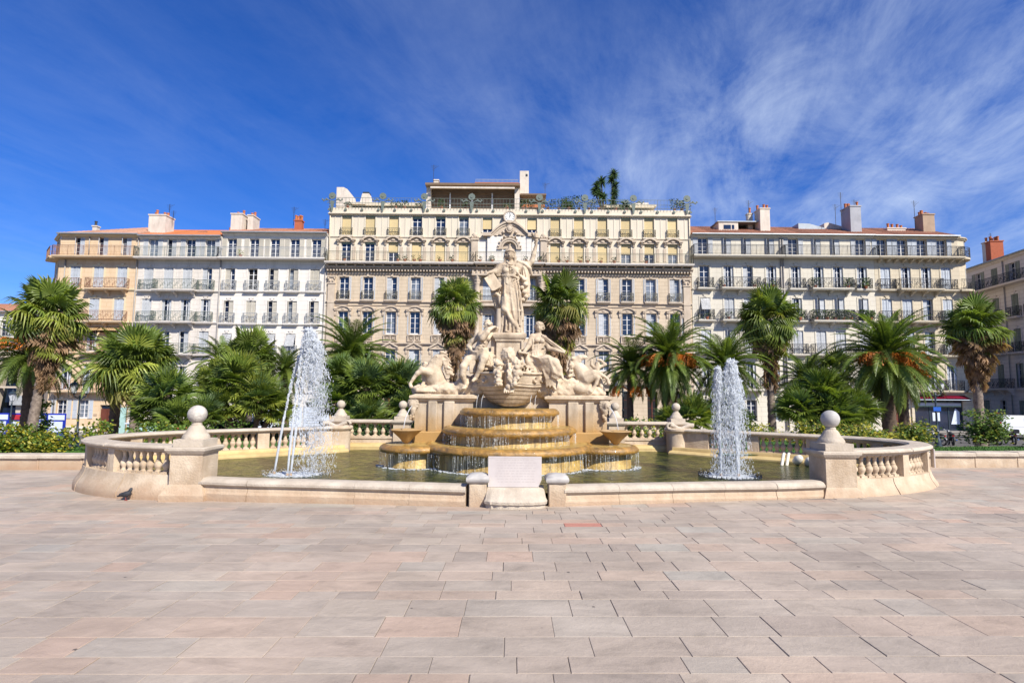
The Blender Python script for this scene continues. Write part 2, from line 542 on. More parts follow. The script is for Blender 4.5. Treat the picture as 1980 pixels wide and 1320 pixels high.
mat('rose_leaf', (0.13, 0.20, 0.028), (0.07, 0.12, 0.018), 0.5, 3.0, islandrand=0.5)
mat('rose_leaf_yellow', (0.42, 0.34, 0.03), (0.24, 0.25, 0.03), 0.5, 3.0, islandrand=0.5)
mat('dark_leaf', (0.045, 0.08, 0.018), (0.028, 0.05, 0.012), 0.5, 3.0, islandrand=0.5)
mat('petal_white', (0.75, 0.72, 0.66), None, 0.6, 3)
mat('petal_red', (0.45, 0.03, 0.05), None, 0.6, 3)
mat('twig', (0.13, 0.09, 0.05), None, 0.9, 6)
mat('water_white', (0.93, 0.94, 0.94), (0.88, 0.90, 0.91), 0.35, 9, spec=0.5, trans=0.0)
mat('pigeon_dark', (0.05, 0.052, 0.06), (0.025, 0.026, 0.03), 0.6, 20)
mat('pigeon_leg', (0.4, 0.09, 0.07), None, 0.6, 3)
mat('lamp_white', (0.74, 0.68, 0.56), None, 0.5, 6)
mat('clock_white', (0.75, 0.73, 0.68), None, 0.5, 3)
mat('flowerpot', (0.40, 0.14, 0.07), None, 0.8, 5)
mat('balcony_leaf', (0.10, 0.16, 0.03), (0.06, 0.10, 0.02), 0.6, 5, islandrand=0.5)
mat('asparagus', (0.05, 0.09, 0.02), (0.03, 0.06, 0.015), 0.6, 5, islandrand=0.4)

# leaves let some light through
for k in ('frond_green', 'frond_fan', 'frond_young', 'frond_silver', 'frond_dead', 'frond_yellowing', 'rose_leaf', 'rose_leaf_yellow'):
    t = MATS[k].node_tree
    pb = [n for n in t.nodes if n.type == 'BSDF_PRINCIPLED'][0]
    out = [n for n in t.nodes if n.type == 'OUTPUT_MATERIAL'][0]
    tr = N(t, 'ShaderNodeBsdfTranslucent')
    src = pb.inputs['Base Color'].links[0].from_socket
    g = N(t, 'ShaderNodeMix', data_type='RGBA', blend_type='MULTIPLY')
    g.inputs[0].default_value = 1
    g.inputs[7].default_value = (1.3, 1.35, 0.6, 1)
    t.links.new(src, g.inputs[6])
    L(t, g, 2, tr, 0)
    ms = N(t, 'ShaderNodeMixShader', i_0=0.36)
    L(t, pb, 0, ms, 1); L(t, tr, 0, ms, 2)
    L(t, ms, 0, out, 0)

# spray: white, partly see-through
t = MATS['water_white'].node_tree
pb = [n for n in t.nodes if n.type == 'BSDF_PRINCIPLED'][0]
out = [n for n in t.nodes if n.type == 'OUTPUT_MATERIAL'][0]
tr = N(t, 'ShaderNodeBsdfTranslucent', i_Color=(0.85, 0.9, 0.96, 1))
ms = N(t, 'ShaderNodeMixShader', i_0=0.45)
L(t, pb, 0, ms, 1); L(t, tr, 0, ms, 2)
tp_ = N(t, 'ShaderNodeBsdfTransparent')
ms2 = N(t, 'ShaderNodeMixShader', i_0=0.35)
L(t, ms, 0, ms2, 1); L(t, tp_, 0, ms2, 2); L(t, ms2, 0, out, 0)

# thin running water: mostly transparent with a bright film
mv = bpy.data.materials.new('water_film')
mv.use_nodes = True
t = mv.node_tree
t.nodes.clear()
out = N(t, 'ShaderNodeOutputMaterial')
tp = N(t, 'ShaderNodeBsdfTransparent')
pw = N(t, 'ShaderNodeBsdfPrincipled', i_Roughness=0.15)
pw.inputs['Base Color'].default_value = (0.8, 0.82, 0.8, 1)
ms = N(t, 'ShaderNodeMixShader', i_0=0.30)
L(t, tp, 0, ms, 1); L(t, pw, 0, ms, 2); L(t, ms, 0, out, 0)
MATS['water_film'] = mv

# pool water: murky olive with ripples
mw = bpy.data.materials.new('pool_water')
mw.use_nodes = True
t = mw.node_tree
t.nodes.clear()
out = N(t, 'ShaderNodeOutputMaterial')
pw = N(t, 'ShaderNodeBsdfPrincipled', i_Roughness=0.14)
pw.inputs['Specular IOR Level'].default_value = 0.22
geo = N(t, 'ShaderNodeNewGeometry')
mp = N(t, 'ShaderNodeMapping')
mp.inputs['Scale'].default_value = (1.0, 1.0, 1)
L(t, geo, 'Position', mp, 0)
n1 = N(t, 'ShaderNodeTexNoise', i_Scale=2.2, i_Detail=6, i_Roughness=0.7, i_Distortion=0.8)
L(t, mp, 0, n1, 'Vector')
cr = ramp(t, n1, 0, [(0.40, (0.010, 0.016, 0.004)), (0.52, (0.040, 0.050, 0.008)), (0.66, (0.15, 0.14, 0.020))])
L(t, cr, 0, pw, 'Base Color')
n2 = N(t, 'ShaderNodeTexNoise', i_Scale=5.0, i_Detail=5, i_Roughness=0.6, i_Distortion=0.6)
L(t, mp, 0, n2, 'Vector')
bp = N(t, 'ShaderNodeBump', i_Strength=1.0, i_Distance=0.16)
L(t, n2, 0, bp, 'Height'); L(t, bp, 0, pw, 'Normal')
L(t, pw, 0, out, 0)
MATS['pool_water'] = mw

# sandstone pavers
mp_ = bpy.data.materials.new('paver_stone')
mp_.use_nodes = True
t = mp_.node_tree
t.nodes.clear()
out = N(t, 'ShaderNodeOutputMaterial')
pw = N(t, 'ShaderNodeBsdfPrincipled', i_Roughness=0.68)
pw.inputs['Specular IOR Level'].default_value = 0.4
geo = N(t, 'ShaderNodeNewGeometry')
at = N(t, 'ShaderNodeAttribute', attribute_name='tint')
cr = ramp(t, at, 2, [(0.0, (0.36, 0.293, 0.236)), (0.18, (0.425, 0.343, 0.27)), (0.36, (0.385, 0.32, 0.258)), (0.5, (0.45, 0.37, 0.29)), (0.62, (0.45, 0.338, 0.256)), (0.75, (0.405, 0.345, 0.28)), (0.86, (0.465, 0.328, 0.243)), (0.93, (0.40, 0.355, 0.29)), (0.985, (0.39, 0.335, 0.29)), (1.0, (0.45, 0.20, 0.145))])
# cloudy mineral veining shifted from stone to stone
ofs = N(t, 'ShaderNodeVectorMath', operation='MULTIPLY_ADD')
ofs.inputs[0].default_value = (0, 0, 0)
cxyz = N(t, 'ShaderNodeCombineXYZ')
mm = mathn(t, 'MULTIPLY', 1.0, 37.0)
L(t, at, 2, mm, 0)
L(t, mm, 0, cxyz, 2)
va = N(t, 'ShaderNodeVectorMath', operation='ADD')
L(t, geo, 'Position', va, 0); L(t, cxyz, 0, va, 1)
mpp = N(t, 'ShaderNodeMapping'); mpp.inputs['Scale'].default_value = (0.7, 1.6, 1)
L(t, va, 0, mpp, 0)
n1 = N(t, 'ShaderNodeTexNoise', i_Scale=2.6, i_Detail=9, i_Roughness=0.68, i_Distortion=0.7)
L(t, mpp, 0, n1, 'Vector')
r1 = ramp(t, n1, 0, [(0.28, 0.68), (0.45, 0.90), (0.55, 0.97), (0.74, 1.12)])
mx = N(t, 'ShaderNodeMix', data_type='RGBA', blend_type='MULTIPLY'); mx.inputs[0].default_value = 1
L(t, cr, 0, mx, 6); L(t, r1, 0, mx, 7)
n4 = N(t, 'ShaderNodeTexNoise', i_Scale=0.55, i_Detail=4, i_Roughness=0.6)
L(t, geo, 'Position', n4, 'Vector')
r4 = ramp(t, n4, 0, [(0.35, 0.84), (0.65, 1.08)])
mx2 = N(t, 'ShaderNodeMix', data_type='RGBA', blend_type='MULTIPLY'); mx2.inputs[0].default_value = 1
L(t, mx, 2, mx2, 6); L(t, r4, 0, mx2, 7)
# old chewing gum and tar spots
vo = N(t, 'ShaderNodeTexVoronoi', i_Scale=1.7, i_Randomness=1.0)
L(t, geo, 'Position', vo, 'Vector')
rv = ramp(t, vo, 'Distance', [(0.026, 0.85), (0.036, 0.0)])
vo2 = N(t, 'ShaderNodeTexVoronoi', i_Scale=3.1, i_Randomness=1.0)
L(t, geo, 'Position', vo2, 'Vector')
rv2 = ramp(t, vo2, 'Distance', [(0.02, 0.35), (0.05, 0.0)])
rvs = mathn(t, 'MAXIMUM', rv, rv2)
mx3 = N(t, 'ShaderNodeMix', data_type='RGBA'); mx3.inputs[7].default_value = (0.06, 0.05, 0.045, 1)
L(t, rvs, 0, mx3, 0); L(t, mx2, 2, mx3, 6)
L(t, mx3, 2, pw, 'Base Color')
n3 = N(t, 'ShaderNodeTexNoise', i_Scale=14, i_Detail=9, i_Roughness=0.72)
L(t, va, 0, n3, 'Vector')
bp = N(t, 'ShaderNodeBump', i_Strength=0.5, i_Distance=0.02)
L(t, n3, 0, bp, 'Height'); L(t, bp, 0, pw, 'Normal')
L(t, pw, 0, out, 0)
MATS['paver_stone'] = mp_
M_ = MATS


def gz(x, y):
    s = min(1, max(0, (y - 18) / 24))
    s = s * s * (3 - 2 * s)
    return 0.0095 * max(-60, min(60, x)) - 1.75 * s
# ------------------------------------------------------------------ ground
def sheet(name, xs, ys, m, dz=0.0, kind='structure', inside=None, name2=None, uneven=0.0):
    b = MB()
    for j, y in enumerate(ys):
        for x in xs:
            b.v.append((x, y, gz(x, y) + dz + (uneven * (math.sin(x * 1.3 + y) + math.sin(y * 0.9 - x * 0.4)) if uneven else 0)))
    nx = len(xs)
    for j in range(len(ys) - 1):
        for i in range(nx - 1):
            if inside and not inside((xs[i] + xs[i + 1]) / 2, (ys[j] + ys[j + 1]) / 2):
                continue
            b.f.append((j * nx + i, j * nx + i + 1, (j + 1) * nx + i + 1, (j + 1) * nx + i))
    return add(name, b.mesh(name, M_[m], smooth=180), None, None, kind)


def lin(a, b, n):
    return [a + (b - a) * i / n for i in range(n + 1)]


sheet('ground', [-900, -300, -120] + lin(-60, 60, 24) + [120, 300, 900], [-400, -60, 0, 10, 18] + lin(19, 43, 24) + [60, 90, 200, 900], 'soil', -0.06)
sheet('paving_bed', lin(-34, 34, 17), [-14, 0, 8, 15.6], 'joint_bed', -0.008)
sheet('street', [-300, -120] + lin(-60, 60, 24) + [120, 300], [39, 41, 43, 51.2], 'asphalt', -0.004)
sheet('path', lin(-60, 60, 30), lin(23.5, 39, 16), 'path_gravel', 0.0)
sheet('pavement', [-70] + lin(-60, 60, 24) + [70], [51.2, 52.6, 54, 80], 'sidewalk', 0.12)
kb = MB()
kb.box(-70, 70, 51.05, 51.25, 0, 1)
for i, v in enumerate(kb.v):
    kb.v[i] = (v[0], v[1], gz(v[0], 51) + (0.125 if v[2] else -0.05))
add('kerb', kb.mesh('kerb', M_['sidewalk']), None, None, 'structure')
sheet('side_street', [-62, -49.5], [54, 60, 90, 140], 'asphalt', 0.16)
sheet('side_street', [46.5, 49.5], [54, 60, 90, 140], 'asphalt', 0.16)

# ---- basin shape, in fountain coordinates (turned one degree to the facades)
FM = Matrix.Translation((0.06, 10.9, 0)) @ Matrix.Rotation(0.0175, 4, 'Z') @ Matrix.Translation((0, -10.9, 0))


def catmull(P, n):
    out = []
    for i in range(len(P) - 1):
        p0 = P[max(i - 1, 0)]; p1 = P[i]; p2 = P[i + 1]; p3 = P[min(i + 2, len(P) - 1)]
        for k in range(n):
            t = k / n
            out.append(tuple(0.5 * ((2 * b) + (-a + c) * t + (2 * a - 5 * b + 4 * c - d) * t * t + (-a + 3 * b - 3 * c + d) * t ** 3) for a, b, c, d in zip(p0, p1, p2, p3)))
    out.append(P[-1])
    return out


def resample(path, step=None, n=None):
    L_ = [0]
    for a, b in zip(path, path[1:]):
        L_.append(L_[-1] + math.dist(a, b))
    tot = L_[-1]
    n = n or max(1, round(tot / step))
    out = []
    j = 0
    for i in range(n + 1):
        s = tot * i / n
        while j < len(L_) - 2 and L_[j + 1] < s:
            j += 1
        u = (s - L_[j]) / max(1e-9, L_[j + 1] - L_[j])
        a, b = path[j], path[j + 1]
        out.append(tuple(p + (q - p) * u for p, q in zip(a, b)))
    return out, tot


# centre line of the left lobe's balustrade, from the front pedestal round to the back
LOBE = [(-6.35, 11.15), (-7.3, 11.32), (-8.25, 11.75), (-9.05, 12.4), (-9.45, 13.2), (-9.3, 14.1), (-8.7, 14.95), (-7.85, 15.7), (-6.9, 16.35), (-6.0, 16.95), (-5.25, 17.6)]
lobe_l = catmull(LOBE, 8)
lobe_r = [(-x, y) for x, y in lobe_l]
BACK_Y = 18.2
front_l = catmull([(-5.95, 11.05), (-5.0, 10.86), (-3.7, 10.72), (-2.2, 10.52), (-0.85, 10.32)], 6)
front_r = [(-x, y) for x, y in front_l][::-1]

# paving stones
rows = [2.7, 3.05, 3.42, 3.82, 4.21, 4.47, 4.82, 5.24, 5.66, 5.9, 6.22, 6.53, 6.88, 7.32, 7.67]
while rows[-1] < 15.3:
    rows.append(rows[-1] + R.choice([0.24, 0.28, 0.32, 0.36, 0.42]))
poly = [(x, y) for x, y in front_l] + [(0, 10.3)] + front_r + lobe_r + [(-5.2, 19), (5.2, 19)][::-1] + lobe_l[::-1]


def in_basin(x, y, m=0.0):
    if y < 10.75 + m:
        return False
    ax = abs(x)
    if ax < 6.2:
        return y > 10.95
    # within the lobe outline
    for (a, b), (c, d) in zip(lobe_l, lobe_l[1:]):
        pass
    cx, cy = 6.0, 13.6
    return ((ax - cx) / 3.15) ** 2 + ((y - cy) / 2.35) ** 2 < 1


stones = []
rp = random.Random(11)
for r0, r1 in zip(rows, rows[1:]):
    W = 0.98 * r1 + 2.6
    x = -W - rp.random() * 0.6
    while x < W:
        w = rp.choice([0.42, 0.55, 0.62, 0.7, 0.8, 0.92]) * rp.uniform(0.92, 1.08)
        if r1 > 7:
            w *= 0.92
        cx, cy = x + w / 2, (r0 + r1) / 2
        if not in_basin(cx, cy):
            stones.append((x, x + w, r0, r1))
        x += w


def paver(b, s, tints, tint):
    x0, x1, y0, y1 = s
    g = 0.002 + rp.random() ** 3 * 0.0045
    z = rp.uniform(-0.002, 0.002)
    tx, ty = rp.uniform(-.0015, .0015), rp.uniform(-.001, .001)
    sk = rp.uniform(-0.002, 0.002)
    x0 += g; x1 -= g; y0 += g * 0.7; y1 -= g * 0.7
    c = 0.003
    vs = []
    for e, zz in ((0, -0.045), (0, z - c), (c, z)):
        for (px, py) in ((x0 + e, y0 + e), (x1 - e + sk, y0 + e), (x1 - e + sk, y1 - e), (x0 + e, y1 - e)):
            vs.append((px, py, gz(px, py) + zz + (tx * (px - x0) / (x1 - x0) + ty if zz > -0.04 else 0)))
    fs = [(8, 9, 10, 11)]
    for k in (0, 4):
        for i in range(4):
            j = (i + 1) % 4
            fs.append((k + i, k + j, k + 4 + j, k + 4 + i))
    b.add(vs, fs)
    tints += [tint] * 12


def tint_of():
    t_ = rp.random() ** 0.9 * 0.86
    q = rp.random()
    if q > 0.97:
        t_ = 0.90 + rp.random() * 0.05
    return t_


vis = sorted([s for s in stones if s[2] > 3.7 and abs((s[0] + s[1]) / 2) < 0.95 * s[3]], key=lambda s: -((s[1] - s[0]) * (s[3] - s[2]) / s[2] ** 3))
big = set(vis[:296])
pav = thing('paving', (0, 6, 0), None, None)
pav['kind'] = 'structure'
rest, rt = MB(), []
for s in stones:
    ti = tint_of()
    if s[0] < 1.17 < s[1] and s[2] < 8.78 < s[3]:
        ti = 1.0        # the one red slab
    if s in big:
        b, tt = MB(), []
        paver(b, s, tt, ti)
        add('paving_stone', b.mesh('paving_stone', M_['paver_stone'], tints=tt), pav)
    else:
        paver(rest, s, rt, ti)
add('paving_stones', rest.mesh('paving_stones', M_['paver_stone'], tints=rt), pav, None, 'stuff')

# lawn round the basin behind low kerb walls: blades as real tufts where they show
def lawn_ok(x, y):
    return not (abs(x) < 5.6 and y < 19.6) and not in_basin(x, y) and (abs(x) > 9.0 or y > 14.5)


sheet('lawn_ground', lin(-34, 34, 68), lin(15.35, 24, 14), 'lawn', 0.27, inside=lambda x, y: lawn_ok(x, y) and not (abs(x) > 10.5 and 18.2 < y), uneven=0.01)
gb = MB()
rg = random.Random(3)
for i in range(26000):
    x = rg.uniform(-30, 30); y = rg.uniform(15.25, 18.2 if abs(x) > 10.5 else 21)
    if abs(x) < 10.5 and rg.random() < 0.3:
        continue
    if not lawn_ok(x, y) or abs(x) > y * 1.15:
        continue
    z = gz(x, y) + 0.27
    a = rg.uniform(0, 6.28); h = rg.uniform(0.03, 0.075); w = 0.012
    lx, ly = rg.uniform(-.03, .03), rg.uniform(-.03, .03)
    gb.add([(x - w * math.cos(a), y - w * math.sin(a), z), (x + w * math.cos(a), y + w * math.sin(a), z), (x + lx, y + ly, z + h)], [(0, 1, 2)])
add('grass', gb.mesh('grass', M_['lawn']), None, None, 'stuff')

# low walls bounding the plaza left and right of the basin
def low_wall(x0, x1, y0, y1, label):
    root = thing('low_wall', ((x0 + x1) / 2, (y0 + y1) / 2, gz((x0 + x1) / 2, y0)), label, 'wall', 'low walls beside the basin')
    n = max(1, round(abs(x1 - x0) / 1.1))
    for i in range(n):
        a = x0 + (x1 - x0) * i / n; c = x0 + (x1 - x0) * (i + 1) / n
        ya = y0 + (y1 - y0) * i / n
        zb = gz((a + c) / 2, ya)
        b = MB().cbox(a + .004, c - .004, ya, ya + 0.34, zb - .05, zb + 0.30, 0.012)
        add('stone_block', b.mesh('stone_block', M_['limestone']), root)
        b = MB().prism([(0, 0), (0.5, 0), (0.5, .07), (.47, .10), (.03, .10), (0, .07)], 0, c - a - 0.006, Matrix.Translation((a + .003, ya - .06, zb + .302)) @ Matrix.Rotation(-math.pi / 2, 4, 'Z') @ Matrix.Diagonal((-1, 1, 1, 1)))
        add('coping_stone', b.mesh('coping_stone', M_['limestone_worn']), root)


low_wall(-20.5, -9.05, 15.0, 15.0, 'low pale stone wall with coping left of the basin, in front of the rose bushes')
low_wall(9.05, 20.5, 15.25, 15.25, 'long low pale stone wall with coping right of the basin, stained ochre below')

# ------------------------------------------------------------------ basin floor and water
wb = MB()
ring = [(x, y) for x, y in lobe_l[::-1]] + [(x, y + 0.05) for x, y in front_l] + [(x, y + .05) for x, y in front_r] + [(x, y) for x, y in lobe_r] + [(3.6, BACK_Y), (-3.6, BACK_Y)]
wb.v.append((0, 14, 0.2))
for x, y in ring:
    wb.v.append((x, y, 0.2))
n = len(ring)
for i in range(n):
    wb.f.append((0, 1 + i, 1 + (i + 1) % n))
water = add('water', wb.mesh('water', M_['pool_water']), None, FM, 'structure')
fl = MB()
fl.v = [(x, y, -0.03) for x, y, z in wb.v]
fl.f = list(wb.f)
add('basin_floor', fl.mesh('basin_floor', M_['basin_wall']), None, FM, 'structure')

# ------------------------------------------------------------------ balustrades
BAL_H = 0.44


def bal_mesh(h=BAL_H, s=1.0):
    def f():
        r = 0.078 * s
        b = MB()
        b.box(-.072 * s, .072 * s, -.072 * s, .072 * s, 0, .035)
        prof = [(.060, .035), (.062, .05), (.046, .058), (.044, .075), (.056, .10), (.074, .14), (.078, .165), (.072, .195), (.052, .225), (.050, .235), (.056, .243), (.046, .252),
                (.034, .29), (.034, .33), (.043, .365), (.047, .375), (.040, .383), (.055, .392), (.060, .405)]
        k = (h - .035) / .405
        b.lathe([(p[0] * s, .035 + (p[1] - .035) * (h - .07) / .370) for p in prof], 12)
        b.box(-.07 * s, .07 * s, -.07 * s, .07 * s, h - .036, h)
        return b.mesh('baluster', M_['limestone'], smooth=40)
    return cached(('bal', h, s), f)


def seg(path, a, b):
    """part of a path between arc fractions"""
    q, tot = resample(path, n=200)
    i0, i1 = round(a * 200), round(b * 200)
    return q[i0:i1 + 1:max(1, (i1 - i0) // 10)] if i1 - i0 > 10 else q[i0:i1 + 1]


def thick(b, path, o0, o1, z0, z1, fall=0.0):
    """wall along path from offset o0 to o1"""
    b.sweep(path, [(o0, z0), (o1, z0), (o1, z1), (o0, z1)])


def lobe_balustrade(path, side, label):
    """path runs from the front pedestal round to the back; +offset = left of travel"""
    s = 1 if side == "L" else -1
    root = thing('balustrade', (0, 0, 0), label, 'balustrade', 'curved balustrades of the two basin lobes', M=FM @ Matrix.Translation((path[len(path) // 2][0], path[len(path) // 2][1], 0)))
    po, tot = resample(path, 0.3)
    out = s   # sign of offset that points out of the basin

    def blocks(pr, name, m, first=0):
        k = first
        cuts = [0] + list(range(4 + first, len(po) - 3, 5)) + [len(po) - 1]
        for i0, i1 in zip(cuts, cuts[1:]):
            pp = po[i0:i1 + 1]
            e = 0.003 / math.dist(pp[0], pp[1])
            pp = [tuple(a + (c - a) * e for a, c in zip(pp[0], pp[1]))] + pp[1:-1] + [tuple(c + (a - c) * e for a, c in zip(pp[-2], pp[-1]))]
            b = MB().sweep(pp, pr)
            add(name, b.mesh(name, M_[m], smooth=35), root, FM)

    def prof(pts):
        q = [(out * o, z) for o, z in pts]
        return q if out < 0 else q[::-1]
    blocks(prof([(-.2, -.12), (.33, -.22), (.33, -.02), (.32, .05), (.28, .13), (.225, .22), (.19, .30), (.175, .385), (-.2, .385)]), 'plinth_stone', 'limestone')
    # inner ledge, stained by the water
    b = MB().sweep(po, prof([(-.62, -.05), (-.2, -.05), (-.2, .39), (-.34, .39), (-.36, .34), (-.36, .30), (-.55, .29), (-.62, .24)]))
    b.f = b.f
    add('inner_ledge', b.mesh('inner_ledge', M_['basin_wall'], smooth=35), root, FM)
    blocks(prof([(-.16, .825), (.16, .825), (.16, .85), (.21, .862), (.235, .885), (.235, .91), (.21, .925), (.19, .945), (-.19, .945), (-.21, .925), (-.235, .91), (-.235, .885), (-.21, .862), (-.16, .85)]), 'rail_stone', 'limestone_worn', 2)
    # solid panels and the balusters between them
    panels = [(0.155, 0.175), (0.275, 0.36), (0.455, 0.485), (0.585, 0.645), (0.765, 0.80), (0.90, 1.0)] 
    cur = 0.0
    for a, c in panels + [(1.0, 1.0)]:
        L0 = (a - cur) * tot
        nb = max(0, round(L0 / 0.185))
        q, _ = resample(po, n=400)
        for i in range(nb):
            f = cur + (a - cur) * (i + 0.5) / nb
            k = min(399, int(f * 400))
            p, p2 = q[k], q[k + 1]
            ang = math.atan2(p2[1] - p[1], p2[0] - p[0])
            add('baluster', bal_mesh(), root, FM @ T(p[0], p[1], .385, ang))
        if c > a:
            i0, i1 = int(a * 400), int(c * 400)
            pp = q[i0:i1 + 1:4]
            b = MB().sweep(pp, prof([(-.15, .385), (.15, .385), (.15, .826), (-.15, .826)]))
            add('panel', b.mesh('panel', M_['limestone']), root, FM)
        cur = c
    return root


bl = lobe_balustrade(lobe_l, 'L', 'curved stone balustrade ringing the left lobe of the fountain basin')
br_ = lobe_balustrade(lobe_r, 'R', 'curved stone balustrade ringing the right lobe of the fountain basin, with small white plaque')
# small white plaque on the outside of the right one
k = 27
b = MB().cbox(-.11, .11, -.03, .0, 0, .42, 0.008)
add('plaque', b.mesh('plaque', M_['white_marble']), br_, T(9.66, 13.0, .40, math.pi / 2 - 0.35))


def straight_balustrade(x0, x1, y, ztop, zb, label):
    root = thing('balustrade', (0, 0, 0), label, 'balustrade', 'straight balustrades behind the basin', M=FM @ T((x0 + x1) / 2, y, 0))
    b = MB().box(x0, x1, y - .17, y + .17, -.5, zb)
    b.box(x0, x1, y - .20, y - .171, zb - .07, zb - .004)
    add('plinth', b.mesh('plinth', M_['limestone']), root, FM)
    b = MB().sweep([(x0, y), (x1, y)], [(-.36, -.05), (-.17, -.05), (-.17, .40), (-.28, .38), (-.36, .30)])
    add('inner_ledge', b.mesh('inner_ledge', M_['basin_wall']), root, FM)
    b = MB().sweep([(x0, y), (x1, y)], [(-.13, ztop - .12), (.13, ztop - .12), (.19, ztop - .08), (.19, ztop - .04), (.15, ztop), (-.15, ztop), (-.19, ztop - .04), (-.19, ztop - .08)][::-1])
    add('rail', b.mesh('rail', M_['limestone_worn']), root, FM)
    h = ztop - .12 - zb
    n = round((x1 - x0) / 0.235)
    for i in range(n):
        add('baluster', bal_mesh(round(h, 3), 0.95), root, FM @ T(x0 + (x1 - x0) * (i + .5) / n, y, zb))


straight_balustrade(-5.18, -3.67, BACK_Y, 1.12, .60, 'straight stone balustrade behind the basin, left of the monument')
straight_balustrade(3.67, 5.18, BACK_Y, 1.12, .60, 'straight stone balustrade behind the basin, right of the monument')


def ball_pedestal(x, y, s, zb, zcap, hw, label, ballmat='grey_marble', group=None, flare=True, rz=0):
    root = thing('ball_pedestal', (0, 0, 0), label, 'pedestal', group, M=FM @ T(x, y, gz(x, y), rz))
    F = FM @ T(x, y, 0, rz)
    b = MB()
    if flare:
        p = [(hw + .12, zb), (hw + .115, .05), (hw + .06, .14), (hw + .03, .20), (hw, .24), (hw, zcap - .13)]
    else:
        p = [(hw, zb), (hw, zcap - .13)]
    vs, fs = [], []
    for r, z in p:
        vs += [(-r, -r, z), (r, -r, z), (r, r, z), (-r, r, z)]
    for i in range(len(p) - 1):
        for k in range(4):
            j = (k + 1) % 4
            fs.append((i * 4 + k, i * 4 + j, i * 4 + 4 + j, i * 4 + 4 + k))
    b.add(vs, fs)
    add('shaft', b.mesh('shaft', M_['limestone'], smooth=25), root, F)

    def sq(profile, name, m):
        vs, fs = [], []
        for r, z in profile:
            vs += [(-r, -r, z), (r, -r, z), (r, r, z), (-r, r, z)]
        n_ = len(profile)
        for i in range(n_ - 1):
            for k in range(4):
                j = (k + 1) % 4
                fs.append((i * 4 + k, i * 4 + j, i * 4 + 4 + j, i * 4 + 4 + k))
        fs.append((3, 2, 1, 0)); fs.append(tuple((n_ - 1) * 4 + q for q in range(4)))
        b = MB().add(vs, fs)
        return add(name, b.mesh(name, M_[m], smooth=20), root, F)
    z = zcap
    sq([(hw + .005, z - .131), (hw + .03, z - .12), (hw + .06, z - .08), (hw + .075, z - .06), (hw + .075, z - .015), (hw + .05, z)], 'cap', 'limestone_worn')
    e = hw - .02
    sq([(e, z + .002), (e, z + .14 * s), (e - .05, z + .145 * s)], 'step', 'limestone_worn')
    prof = [(.98, .145), (.98, .18), (.90, .22), (.70, .28), (.58, .345), (.52, .37), (.44, .39), (.38, .40), (.38, .43), (.30, .45)]
    b = MB().lathe([(q[0] * e * 0.9, z + q[1] * s) for q in prof], 20)
    add('neck', b.mesh('neck', M_['limestone_worn'], smooth=40), root, F)
    r = 0.175 * s
    b = MB().ball((0, 0, z + .44 * s + r * .96), r, 28, 18)
    add('ball', b.mesh('ball', M_[ballmat], smooth=180), root, F)


ball_pedestal(-6.2, 11.13, 1.0, -.35, .93, .30, 'front left pedestal of the basin crowned by a pitted pale stone ball, water-stained below', 'pitted_stone', group='ball pedestals of the basin')
ball_pedestal(6.35, 11.20, 1.0, -.25, .93, .30, 'front right pedestal of the basin crowned by a veined grey marble ball', group='ball pedestals of the basin')
for x, lab in ((-5.42, 'back pedestal with pale stone ball left of the monument, beside the left jet'), (-3.43, 'back pedestal with stone ball close against the left side of the monument'),
               (3.43, 'back pedestal with stone ball close to the right side of the monument'), (5.42, 'back pedestal with stone ball right of the monument where the right lobe begins')):
    ball_pedestal(x, BACK_Y, .78, -.4, 1.12, .25, lab, 'limestone_worn', 'ball pedestals of the basin', False)

# scrolled consoles where the lobes meet the back wall
for s, lab in ((-1, 'curled stone scroll against the back left pedestal of the basin'), (1, 'curled stone scroll against the back right pedestal of the basin')):
    root = thing('scroll_console', (0, 0, 0), lab, 'stonework', M=FM @ T(s * 5.35, 17.75, 0))
    b = MB()
    b.lathe([(.36, -.1), (.36, .80), (.40, .84), (.43, .88), (.43, .93), (.38, .965)], 20, (s * 5.3, 17.62, 0))
    add('drum', b.mesh('drum', M_['limestone'], smooth=35), root, FM)
    pts = [(s * (5.0 + .12 * i), 17.45, 1.0 + .06 * math.cos(i * 1.2)) for i in range(7)]
    b = MB().tube(pts, [.05, .07, .06, .06, .06, .07, .08], 8)
    b.tube([(s * 5.0 + .10 * math.cos(t * .6), 17.45, 1.02 + .09 * math.sin(t * .6)) for t in range(9)], .045, 8)
    add('scroll', b.mesh('scroll', M_['limestone_worn'], smooth=60), root, FM)

# low front sills
for path, lab, sgn in ((front_l, 'long low front sill of the basin left of the inscribed slab', 1), (front_r, 'long low front sill of the basin right of the inscribed slab', 1)):
    root = thing('basin_sill', (0, 0, 0), lab, 'kerb', 'low front sills of the basin', M=FM @ T(path[12][0], path[12][1], 0))
    n = 5
    q, tot = resample(path, n=60)
    for i in range(n):
        pp = q[i * 12:(i + 1) * 12 + 1:3]
        d0 = 0.003 / math.dist(pp[0], pp[1]); 
        pp = [tuple(a + (b - a) * d0 for a, b in zip(pp[0], pp[1]))] + pp[1:-1] + [tuple(b + (a - b) * d0 for a, b in zip(pp[-2], pp[-1]))]
        b = MB().sweep(pp, [(-.20, -.15), (.16, -.15), (.16, .21), (-.15, .21), (-.17, .12), (-.20, .08)])
        add('stone_block', b.mesh('stone_block', M_['limestone'], smooth=20), root, FM)
        b = MB().sweep(pp, [(-.17, .212), (.18, .212), (.18, .28), (.16, .33), (.10, .355), (-.10, .355), (-.17, .335), (-.215, .29), (-.215, .25)])
        add('coping_stone', b.mesh('coping_stone', M_['limestone_worn'], smooth=35), root, FM)

